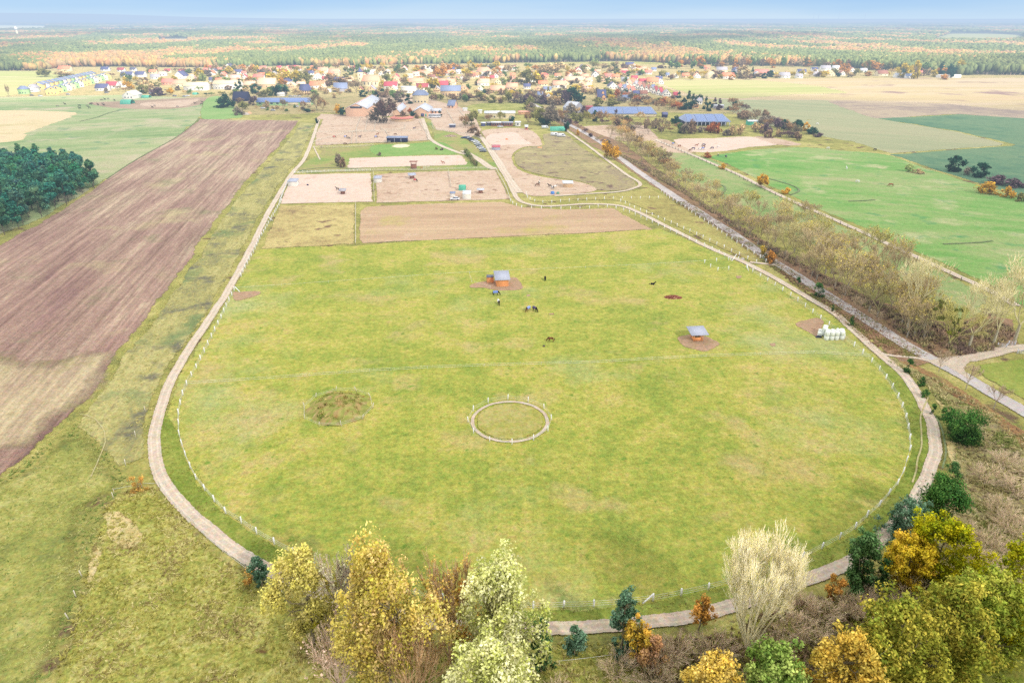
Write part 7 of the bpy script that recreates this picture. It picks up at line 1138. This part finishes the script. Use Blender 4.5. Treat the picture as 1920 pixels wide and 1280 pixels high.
def car(px, pb, rz, c, label, kind='car', s=1., group=None, rank=False):
    x, y = G(px, pb); e = empty('parked_car' if kind == 'car' else kind, (x, y, 0), rz); e.scale = (s,) * 3; tag(e, label, 'car' if kind == 'car' else kind.replace('_', ' '), group, rank=rank)
    if kind == 'car': obj('body', CARB, e, color=c); obj('windows', CABG, e); obj('roof', CABR, e, color=c)
    elif kind == 'van': obj('body', VANB, e, color=c); part(e, 'windows', MB().box(.9, 0, 1.55, 1.5, 1.98, .5).box(2.02, 0, 1.55, .5, 1.6, .5), (.05, .05, .07), M_glass)
    for sx_ in (-1.35, 1.35):
        for sy_ in (-1, 1): obj('wheel', WH, e, loc=(sx_, sy_ * .84, .33))
    for sy_ in (-1, 1): obj('headlight', HL, e, loc=(2.18 if kind == 'car' else 2.68, sy_ * .6, .7), color=(.8, .8, .75))
    return e
CC = {'dark blue': (44, 62, 110), 'black': (40, 44, 56), 'white': (238, 238, 240), 'silver': (196, 200, 206), 'grey': (130, 134, 142)}
cc_ = lambda n: tuple(x / LF for x in lin(CC[n]))
for i, (px, pb, c) in enumerate([(870, 260, 'dark blue'), (876, 259.5, 'silver'), (881, 262, 'black'), (885, 264.5, 'dark blue'), (889.5, 266, 'white'), (893, 268.5, 'white'), (895, 272, 'silver'), (898, 275, 'grey'), (900, 278.5, 'white'), (904, 281.5, 'silver'), (906, 285, 'grey')]):
    car(px, pb, PI - .2 + rs.uniform(-.06, .06), cc_(c), '%s car parked in the slanting row beside the farm track' % c, group='cars parked in the slanting row', rank=True)
car(853, 375, PI + .05, cc_('white'), 'white pickup car parked beside the white hut in the sandy paddock')
car(1040, 255, 0, cc_('white'), 'white van parked below the green tarpaulin shelter, left one', 'van', 1.1); car(1052, 257, .1, cc_('white'), 'white van parked below the green tarpaulin shelter, right one', 'van', 1.15)
car(755, 196, .1, tuple(x for x in lin((214, 60, 70))), 'bright red car parked behind the stables'); car(938, 239, .2, cc_('white'), 'white car in front of the stable boxes'); car(1022, 241, .4, cc_('white'), 'white van under the dense trees', 'van'); car(1030, 196, 0, cc_('white'), 'white car in the village lane near the grove'); car(1048, 196, 0, cc_('white'), 'white van in the village lane near the grove', 'van')
car(493, 204, 0, cc_('white'), 'white car in front of the long stable, left one'); car(512, 208, 0, cc_('silver'), 'silver car in front of the long stable, middle one'); car(556, 201, 0, cc_('white'), 'white car in front of the long stable, right one')
for i, px in enumerate((545, 553, 561)): car(px, 182, .1 * i, cc_('white' if i else 'silver'), '%s car parked behind the blue stable roof' % ('white' if i else 'silver'), rank=True)
for i, (px, pb) in enumerate([(352, 181), (346, 182), (328, 181), (300, 178), (283, 176), (60, 180), (76, 181), (128, 178), (200, 175)]): car(px, pb, rs.uniform(-.3, .3), cc_(['white', 'silver', 'grey'][i % 3]), '%s car parked at the left side of the village' % ['white', 'silver', 'grey'][i % 3], rank=True)
# coach
x, y = G(815, 221); e = empty('coach', (x, y, 0), 0); tag(e, 'large white coach with dark window band beside the lower stable', 'bus'); part(e, 'body', MB().box(0, 0, 1.0, 10, 2.5, 1.3).box(0, 0, 2.75, 9.9, 2.45, .5), cc_('white'), M_carpaint); part(e, 'windows', MB().box(0, 0, 2.07, 9.7, 2.46, .84), (.04, .05, .07), M_glass)
for sx_ in (-3.2, 3.2):
    for sy_ in (-1, 1): obj('wheel', WH, e, loc=(sx_, sy_ * 1.2, .45), scale=1.35)
# blue and green feed tubs, dark round feeder, caravans
for (px, pb, w_, c, lb) in [(1036, 364, 1.9, (.10, .28, .70), 'blue plastic tank at the lower end of the sand tongue'), (1046, 364, 1.5, (.14, .34, .22), 'green plastic tank beside the blue one'), (577, 348, 1.0, (.02, .025, .08), 'dark blue round feeder in the left sand paddock'), (961, 545, 0.01, (0, 0, 0), '')]:
    if w_ > .1: o = MB().cyl(0, 0, 0, w_ * .5, w_ * .62, 14, r2=w_ * .46).cyl(0, 0, w_ * .62, w_ * .46, w_ * .1, 14, r2=w_ * .2).build('plastic_tank', M_paint, loc=(*G(px, pb), 0), color=c); tag(o, lb, 'tank')
for i, (px, pb, c, lb) in enumerate([(796, 316, 'white', 'white jump wing beside the red timber stand'), (790, 316, 'red', 'red jump wing beside the timber stand'), (803, 315, 'white', 'white jump wing furthest from the timber stand')]):
    e = empty('jump_wing', (*G(px, pb), 0), rs.random()); tag(e, lb, 'jump'); part(e, 'frame', MB().box(-.6, 0, .6, .1, .1, 1.2).box(.6, 0, .6, .1, .1, 1.2).box(0, 0, .35, 1.2, .06, .1).box(0, 0, .75, 1.2, .06, .1), ac(c), M_paint); part(e, 'foot', MB().box(0, 0, .05, 1.5, .6, .1), ac(c), M_paint)
for i, (px, pb) in enumerate([(322 / 7.385 + 870, 254), (893, 267), (884, 265)]): pass
# ------------------------------------------------------------------ woodland beyond the village
FR = [(-400, 134), (60, 133), (130, 126), (230, 125), (330, 127), (480, 124), (640, 123), (760, 121), (900, 119), (1050, 117), (1180, 115), (1300, 121), (1400, 123), (1520, 124), (1650, 131), (1720, 136), (1800, 141), (2300, 143)]
fx, fy = np.array([p[0] for p in FR], float), np.array([p[1] for p in FR], float)
CLR = [np.array(p) for p in ([(-60, 60), (-60, 46.5), (60, 47.5), (90, 48.5), (86, 59)], [(1740, 80), (1780, 63), (1860, 63.3), (1914, 66), (1922, 82)], [(294, 84), (300, 72.6), (354, 72.6), (354, 83)], [(180, 62), (180, 56.5), (400, 58), (420, 62)])]
def wood(seed, y0, y1, area, cr, hgt, trunk=False):
    rg = np.random.default_rng(seed); wmax = .78 * y1 * 1.06 + 60
    n = int((y1 - y0) * 2 * wmax / area); X = rg.uniform(-wmax, wmax, n); Y = rg.uniform(y0, y1, n)
    k = np.abs(X) < .79 * Y * CP + 90; X, Y = X[k], Y[k]; d = Y * CP + CAM_H * SP; px = 960 + 1280 * X / d; py = 640 + 1280 * (CAM_H * CP - Y * SP) / d
    k = py < np.interp(px, fx, fy)
    for A in CLR:
        x0_, y0_ = A[:, 0], A[:, 1]; x1_, y1_ = np.roll(x0_, -1), np.roll(y0_, -1); cnt = np.zeros(len(px), int)
        for a, b, c, d_ in zip(x0_, y0_, x1_, y1_):
            if b == d_: continue
            m = (b > py) != (d_ > py); cnt += m & (px < (c - a) * (py - b) / (d_ - b) + a)
        k &= cnt % 2 == 0
    X, Y, px, py = X[k], Y[k], px[k], py[k]; n = len(X)
    n1 = np.array([mnoise.fractal((x / 200, y / 420, 1.3), 1., 2., 3) for x, y in zip(X, Y)]); n2 = np.array([mnoise.noise((x / 60, y / 90, 7.7)) for x, y in zip(X, Y)]); n3 = np.array([mnoise.noise((x / 700, y / 1100, 3.1)) for x, y in zip(X, Y)])
    edge = np.interp(px, fx, fy) - py
    dec = (n1 * 1.25 + .2 * n2 + np.where((px < 330) & (py > 95), .12, 0) + np.where(edge < 7, .22, 0) + np.where(px > 1500, -.1, 0) + rg.normal(size=n) * .13) > .2
    pal_p = .5 * np.array(srgb(132, 138, 82)) * .93 + .46 * np.array([srgb(122, 138, 92), srgb(140, 152, 96), srgb(108, 124, 88), srgb(156, 160, 100)]); pal_d = .35 * np.array(srgb(196, 150, 96)) * .93 + .62 * np.array([srgb(206, 170, 104), srgb(196, 156, 108), srgb(206, 180, 110), srgb(184, 158, 122), srgb(204, 150, 104), srgb(168, 160, 110)])
    col = np.where(dec[:, None], pal_d[rg.integers(0, 6, n)], pal_p[rg.integers(0, 4, n)]) * (.9 + .2 * rg.random((n, 1)))
    col *= (1 - .5 * np.clip(n3 * 3.2, 0, 1))[:, None] * np.array([1, 1.03, 1.1]); mixc = np.clip(n1 * 1.6 + .35, 0, 1)[:, None]; col = np.where(dec[:, None], col, col * (1 - .45 * mixc) + .45 * mixc * np.array(srgb(170, 168, 104)))  # broad dark patches: painted cloud shadow as well as darker stands
    ph = (1 + math.sqrt(5)) / 2; I = np.array([(-1, ph, 0), (1, ph, 0), (-1, -ph, 0), (1, -ph, 0), (0, -1, ph), (0, 1, ph), (0, -1, -ph), (0, 1, -ph), (ph, 0, -1), (ph, 0, 1), (-ph, 0, -1), (-ph, 0, 1)]) / math.sqrt(1 + ph * ph)
    IF = np.array([(0, 11, 5), (0, 5, 1), (0, 1, 7), (0, 7, 10), (0, 10, 11), (1, 5, 9), (5, 11, 4), (11, 10, 2), (10, 7, 6), (7, 1, 8), (3, 9, 4), (3, 4, 2), (3, 2, 6), (3, 6, 8), (3, 8, 9), (4, 9, 5), (2, 4, 11), (6, 2, 10), (8, 6, 7), (9, 8, 1)])
    s = (.75 + .5 * rg.random(n)) * np.where(dec, 1.15, .9); H = hgt * (.8 + .35 * rg.random(n)) * np.where(dec, .93, 1.0) * (1 + .45 * n3 + .3 * n2)
    J = I[None] * (1 + .28 * rg.normal(size=(n, 12, 1))); rx = (cr * s)[:, None, None]; rzv = np.where(edge < 2.2, hgt * .46, np.where(dec, hgt * .32, hgt * .28))[:, None]
    a = rg.random(n) * 6.28; c, sn = np.cos(a)[:, None], np.sin(a)[:, None]; x_ = J[:, :, 0] * c - J[:, :, 1] * sn; y_ = J[:, :, 0] * sn + J[:, :, 1] * c
    V = np.stack([X[:, None] + x_ * rx[:, :, 0], Y[:, None] + y_ * rx[:, :, 0], (H[:, None] - rzv) + J[:, :, 2] * rzv], 2)
    sh = .74 + .34 * (I[None, :, 2] * .5 + .5) + .12 * rg.normal(size=(n, 12)); C = col[:, None, :] * np.clip(sh, .35, 1.4)[:, :, None]  # shading painted per crown: light tops, dark undersides, random variation
    F = (IF[None] + (np.arange(n) * 12)[:, None, None]).reshape(-1, 3); V = V.reshape(-1, 3); C = C.reshape(-1, 3)
    if trunk:
        k = np.where(edge < 9)[0]; m = len(k); w = .28; tv = np.stack([np.stack([X[k] - w, Y[k], np.zeros(m)], 1), np.stack([X[k] + w, Y[k], np.zeros(m)], 1), np.stack([X[k], Y[k] + .2, H[k] * .8], 1)], 1).reshape(-1, 3)
        F = np.concatenate([F, np.arange(m * 3).reshape(-1, 3) + len(V)]); V = np.concatenate([V, tv]); C = np.concatenate([C, np.tile(srgb(176, 156, 136), (m * 3, 1))])
    me = mesh_np('woodland', V, F, [M_wood], tint=C); o = obj('woodland', me); return o, n
t = NT('canopy'); a_ = t.n('Attribute', attribute_name='tint').outputs['Color']; gg = t.noise(t.n('TexCoord').outputs['Object'], .5, 3, .8); d_ = t.n('BsdfDiffuse'); t.L.new(t.scale(a_, t.math('ADD', .55, t.math('MULTIPLY', gg, .9))), d_.inputs[0]); M_wood = t.done(d_)
for i, (y0, y1, ar, cr, hg, tk, lb) in enumerate([(900, 1700, 25, 3.7, 14, True, 'mixed autumn woodland directly behind the village'), (1700, 2900, 58, 5.4, 16, False, 'pine woods in the middle distance'), (2900, 5200, 180, 9.5, 17, False, 'far bluish woods with orange stands'), (5200, 10000, 1100, 21, 18, False, 'hazy woods just below the horizon')]):
    o, n = wood(40 + i, y0, y1, ar, cr, hg, tk); tag(o, lb, 'woodland', kind='stuff'); print('wood', i, n)
# the last wooded plain before the horizon
xs = np.linspace(-34000, 34000, 260); ys = 10000 + 26000 * np.linspace(0, 1, 46) ** 1.4; gx, gy = np.meshgrid(xs, ys); gz = np.array([14 + 16 * mnoise.noise((a / 900, b / 2600, 4.)) for a, b in zip(gx.ravel(), gy.ravel())])
nn = np.array([mnoise.fractal((a / 1500, b / 3800, 2.), 1., 2., 4) for a, b in zip(gx.ravel(), gy.ravel())]); cols = np.where((nn > .15)[:, None], srgb(176, 148, 120), srgb(110, 130, 112)) * (1 + .5 * nn[:, None])
gz += np.maximum(0, nn) * 25
m, k = gx.shape; F = np.array([(j * k + i, j * k + i + 1, (j + 1) * k + i + 1, (j + 1) * k + i) for j in range(m - 1) for i in range(k - 1)])
o = obj('woodland', mesh_np('woodland', np.stack([gx.ravel(), gy.ravel(), gz], 1), F, [M_wood], tint=cols / LF)); tag(o, 'faint blue wooded plain along the horizon', 'woodland', kind='stuff')
# dark isolated forest block at the far left
# ------------------------------------------------------------------ rough vegetation close to the camera
def tufts(name, seed, P, n, size, hgt, cols, label, skip=None):
    A = np.array([G(*p) for p in P]); rg = np.random.default_rng(seed); x0, y0 = A.min(0); x1, y1 = A.max(0); X = rg.uniform(x0, x1, n * 4); Y = rg.uniform(y0, y1, n * 4); cnt = np.zeros(len(X), int)
    for (a, b), (c, d) in zip(A, np.roll(A, -1, 0)):
        m = (b > Y) != (d > Y); cnt += m & (X < (c - a) * (Y - b) / (d - b + 1e-9) + a)
    k = np.where(cnt % 2 == 1)[0][:n]; X, Y = X[k], Y[k]; n = len(X); nz = np.array([mnoise.noise((x / 5, y / 5, seed)) for x, y in zip(X, Y)])
    k = nz + .35 * rg.normal(size=n) > -.12; X, Y, nz = X[k], Y[k], nz[k]; n = len(X); V = []; T_ = []; B = 4
    cl = np.asarray(cols)[(np.clip((nz + .5) * len(cols) + rg.normal(size=n) * .9, 0, len(cols) - 1)).astype(int)]
    for b in range(B):
        a = rg.random(n) * 6.28; dx, dy = np.cos(a) * size, np.sin(a) * size; h = hgt * (.5 + rg.random(n)); lx, ly = rg.normal(size=n) * size * .9, rg.normal(size=n) * size * .9
        V.append(np.stack([np.stack([X - dx * .5, Y - dy * .5, np.zeros(n)], 1), np.stack([X + dx * .5, Y + dy * .5, np.zeros(n)], 1), np.stack([X + lx, Y + ly, h], 1)], 1))
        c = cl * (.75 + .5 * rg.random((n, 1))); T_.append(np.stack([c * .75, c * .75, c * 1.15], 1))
    V = np.concatenate(V).reshape(-1, 3); T_ = np.concatenate(T_).reshape(-1, 3); o = obj(name, mesh_np(name, V, np.arange(len(V)).reshape(-1, 3), [M_blade], tint=T_)); tag(o, label, 'grass' if 'grass' in name else 'scrub', kind='stuff')
tufts('tussock_grass', 1, [(258, 908), (300, 918), (345, 975), (415, 1045), (520, 1105), (640, 1170), (900, 1210), (1250, 1200), (1330, 1400), (60, 1400), (100, 1280), (150, 1120), (180, 1005), (195, 950)], 9000, .4, .3, C_((150, 146, 76), (168, 162, 84), (186, 178, 104), (200, 190, 130), (160, 146, 96)), 'knee high tussock grass in the lower left corner')
tufts('meadow_grass', 2, [(-60, 905), (0, 900), (125, 806), (160, 785), (215, 872), (250, 905), (190, 950), (175, 1010), (150, 1100), (120, 1200), (80, 1300), (60, 1400), (-200, 1400)], 3500, .4, .16, C_((110, 132, 70), (140, 154, 84), (160, 164, 92), (184, 180, 118)), 'patchy green meadow grass at the lower left edge')
tufts('bramble_scrub', 3, [(1660, 676), (1700, 690), (1760, 715), (1840, 760), (1920, 815), (2040, 930), (2000, 1180), (1760, 1200), (1560, 1120), (1640, 1070), (1740, 965), (1785, 900), (1795, 820), (1775, 770), (1735, 720)], 7000, .42, .42, C_((140, 124, 98), (160, 146, 108), (184, 174, 122), (204, 192, 144), (136, 144, 82)), 'brown and straw coloured scrub outside the right bend')
tufts('bramble_scrub', 4, [(1210, 1200), (1330, 1195), (1480, 1130), (1600, 1110), (1760, 1150), (1700, 1400), (1200, 1400)], 6000, .45, .6, C_((140, 126, 98), (160, 144, 112), (150, 146, 86), (168, 140, 118)), 'dark brush below the tall bare tree')
tufts('verge_scrub', 5, [(1130, 275), (1240, 325), (1330, 390), (1420, 445), (1520, 505), (1640, 568), (1760, 610), (1870, 600), (1905, 625), (1860, 658), (1760, 672), (1640, 590), (1500, 505), (1400, 445), (1280, 362)], 20000, .7, .9, C_((148, 124, 104), (168, 144, 118), (180, 162, 120), (160, 154, 104), (140, 118, 104)), 'brown undergrowth beneath the tree belt')
tufts('verge_scrub', 6, [(1250, 372), (1330, 420), (1430, 490), (1540, 572), (1650, 662), (1700, 672), (1740, 668), (1640, 602), (1500, 518), (1380, 438), (1290, 380)], 7000, .4, .35, C_((136, 104, 84), (160, 124, 98), (170, 150, 106), (140, 138, 80)), 'russet leaf litter and weeds between track and road')
tufts('verge_grass', 7, [(566, 300), (540, 332), (500, 392), (440, 500), (400, 572), (340, 660), (300, 740), (276, 800), (262, 880), (225, 880), (160, 790), (230, 675), (330, 540), (420, 412), (520, 300)], 3500, .45, .2, C_((150, 146, 92), (166, 160, 94), (184, 176, 108), (200, 188, 124)), 'yellowish verge grass between ploughed field and track')

tufts('pasture_grass', 8, [(500, 470), (1240, 432), (1500, 560), (1640, 670), (1700, 740), (1740, 850), (1690, 950), (1550, 1060), (1300, 1140), (1000, 1160), (700, 1130), (480, 1040), (340, 930), (300, 830), (340, 720), (440, 550)], 13000, .24, .13, C_((110, 146, 62), (128, 156, 68), (150, 162, 76), (120, 110, 70), (186, 180, 110)), 'scattered darker tufts and droppings over the grazed pasture')
tufts('track_grass', 9, [(300, 760), (292, 850), (336, 940), (470, 1050), (600, 1112), (900, 1180), (1225, 1165), (1480, 1095), (1640, 1020), (1735, 900), (1745, 800), (1700, 720), (1660, 690), (1690, 780), (1706, 845), (1672, 922), (1564, 1018), (1380, 1090), (1116, 1139), (800, 1122), (569, 1050), (397, 935), (337, 815), (340, 740)], 6000, .3, .22, C_((110, 136, 60), (132, 150, 70), (156, 160, 80), (140, 128, 80)), 'longer darker grass between the white fence and the sandy track')
# ------------------------------------------------------------------ sky, sun, cloud, camera
SUN_EL = math.radians(34); SUN_AZ = math.radians(143)      # azimuth clockwise from +Y: behind the camera, to the right
w = bpy.data.worlds.new('World'); SC.world = w; w.use_nodes = True
nt = w.node_tree; bg = nt.nodes['Background']; sky = nt.nodes.new('ShaderNodeTexSky'); sky.sky_type = 'NISHITA'; sky.sun_disc = False
sky.sun_elevation = SUN_EL; sky.sun_rotation = SUN_AZ; sky.altitude = 100; sky.air_density = 1.0; sky.dust_density = .6; sky.ozone_density = 1.2
tc = nt.nodes.new('ShaderNodeTexCoord'); sx = nt.nodes.new('ShaderNodeSeparateXYZ'); nt.links.new(tc.outputs['Generated'], sx.inputs[0])
# thin high veil: streaky, white near the horizon
mp = nt.nodes.new('ShaderNodeMapping'); mp.inputs['Scale'].default_value = (1.2, 1.2, 16); mp.inputs['Rotation'].default_value = (0, .06, 0); nt.links.new(tc.outputs['Generated'], mp.inputs[0])
nz = nt.nodes.new('ShaderNodeTexNoise'); nz.inputs['Scale'].default_value = 2.2; nz.inputs['Detail'].default_value = 5; nt.links.new(mp.outputs[0], nz.inputs['Vector'])
ad = nt.nodes.new('ShaderNodeMath'); ad.operation = 'MULTIPLY_ADD'; nt.links.new(nz.outputs['Fac'], ad.inputs[0]); ad.inputs[1].default_value = .03; nt.links.new(sx.outputs['Z'], ad.inputs[2])
rp = nt.nodes.new('ShaderNodeValToRGB'); cr = rp.color_ramp
SKY = [(.0, (4.0, 5.0, 5.95)), (.016, (3.7, 4.8, 5.95)), (.030, (2.75, 4.15, 5.8)), (.046, (2.05, 3.55, 5.7)), (.14, (6.6, 7.6, 9.0)), (.5, (10., 9.9, 9.7))]
while len(cr.elements) < len(SKY): cr.elements.new(.5)
for e, (p, c) in zip(cr.elements, SKY): e.position = p; e.color = tuple(x / 10 for x in c) + (1,)
nt.links.new(ad.outputs[0], rp.inputs[0])
sc_ = nt.nodes.new('ShaderNodeVectorMath'); sc_.operation = 'SCALE'; sc_.inputs[3].default_value = 10.0; nt.links.new(rp.outputs[0], sc_.inputs[0])
mx = nt.nodes.new('ShaderNodeMix'); mx.data_type = 'RGBA'; mx.inputs[0].default_value = .93; nt.links.new(sky.outputs[0], mx.inputs[6]); nt.links.new(sc_.outputs[0], mx.inputs[7])
nt.links.new(mx.outputs[2], bg.inputs[0]); bg.inputs[1].default_value = .162
sl = bpy.data.lights.new('sun', 'SUN'); sl.energy = 4.9; sl.angle = math.radians(3.0); sl.color = (1.0, .93, .82)
so = bpy.data.objects.new('sun', sl); COL.objects.link(so)
dv = Vector((math.sin(SUN_AZ) * math.cos(SUN_EL), math.cos(SUN_AZ) * math.cos(SUN_EL), math.sin(SUN_EL)))
so.rotation_euler = dv.to_track_quat('Z', 'Y').to_euler(); so.location = (60, -80, 120)
# the broken cloud sheet, added unseen behind the camera to shade the near land while the village lies in the sun
t = NT('cloud_shade'); tcv = t.n('TexCoord').outputs['Object']
cn = t.noise(tcv, .0016, 4, .5); tr = t.n('BsdfTransparent'); k = t.n('MapRange'); t.L.new(cn, k.inputs[0]); k.inputs[1].default_value = .35; k.inputs[2].default_value = .65
t.L.new(t.ramp(k.outputs[0], [(.42, .42, .43), (.28, .28, .29)], 0, 1), tr.inputs[0]); df = t.n('BsdfDiffuse'); df.inputs[0].default_value = (.8, .8, .8, 1)
ms = t.n('MixShader'); ms.inputs[0].default_value = .05; t.L.new(tr.outputs[0], ms.inputs[1]); t.L.new(df.outputs[0], ms.inputs[2]); o_ = t.n('OutputMaterial'); t.L.new(ms.outputs[0], o_.inputs[0])
CH = 700.0
def shade_cloud(P, h=CH):
    off = dv * (h / dv.z); Q = dense([(p[0], p[1]) for p in P], 60, 55, True, True, 5)
    V = [(q.x + off.x, q.y + off.y, h) for q in Q]; F = [tuple(f) for f in tessellate_polygon([[Vector((q.x, q.y, 0)) for q in Q]])]
    o = obj('shade_cloud', mesh_np('shade_cloud', V, F, [t.m])); o['kind'] = 'structure'
shade_cloud([(-1800, 700), (-1000, 720), (-560, 735), (-300, 760), (0, 770), (250, 800), (380, 720), (520, 690), (640, 655), (800, 600), (1500, 560), (1500, -500), (-1800, -500)])
cam = bpy.data.cameras.new('camera'); cam.sensor_width = 36; cam.lens = 24; cam.clip_start = .5; cam.clip_end = 120000
co = bpy.data.objects.new('camera', cam); COL.objects.link(co); co.location = (0, 0, CAM_H); co.rotation_euler = (PI / 2 - PITCH, 0, 0); SC.camera = co
SC.view_settings.view_transform = 'Standard'; SC.view_settings.look = 'None'; SC.view_settings.exposure = 0; SC.view_settings.gamma = 1
SC.render.engine = 'CYCLES'; SC.cycles.max_bounces = 5; SC.cycles.diffuse_bounces = 2; SC.cycles.glossy_bounces = 1; SC.cycles.transparent_max_bounces = 24; SC.cycles.transmission_bounces = 2
SC.cycles.use_adaptive_sampling = True; SC.cycles.adaptive_threshold = .02; SC.cycles.use_denoising = False
SC.cycles.use_light_tree = False
rank_labels()
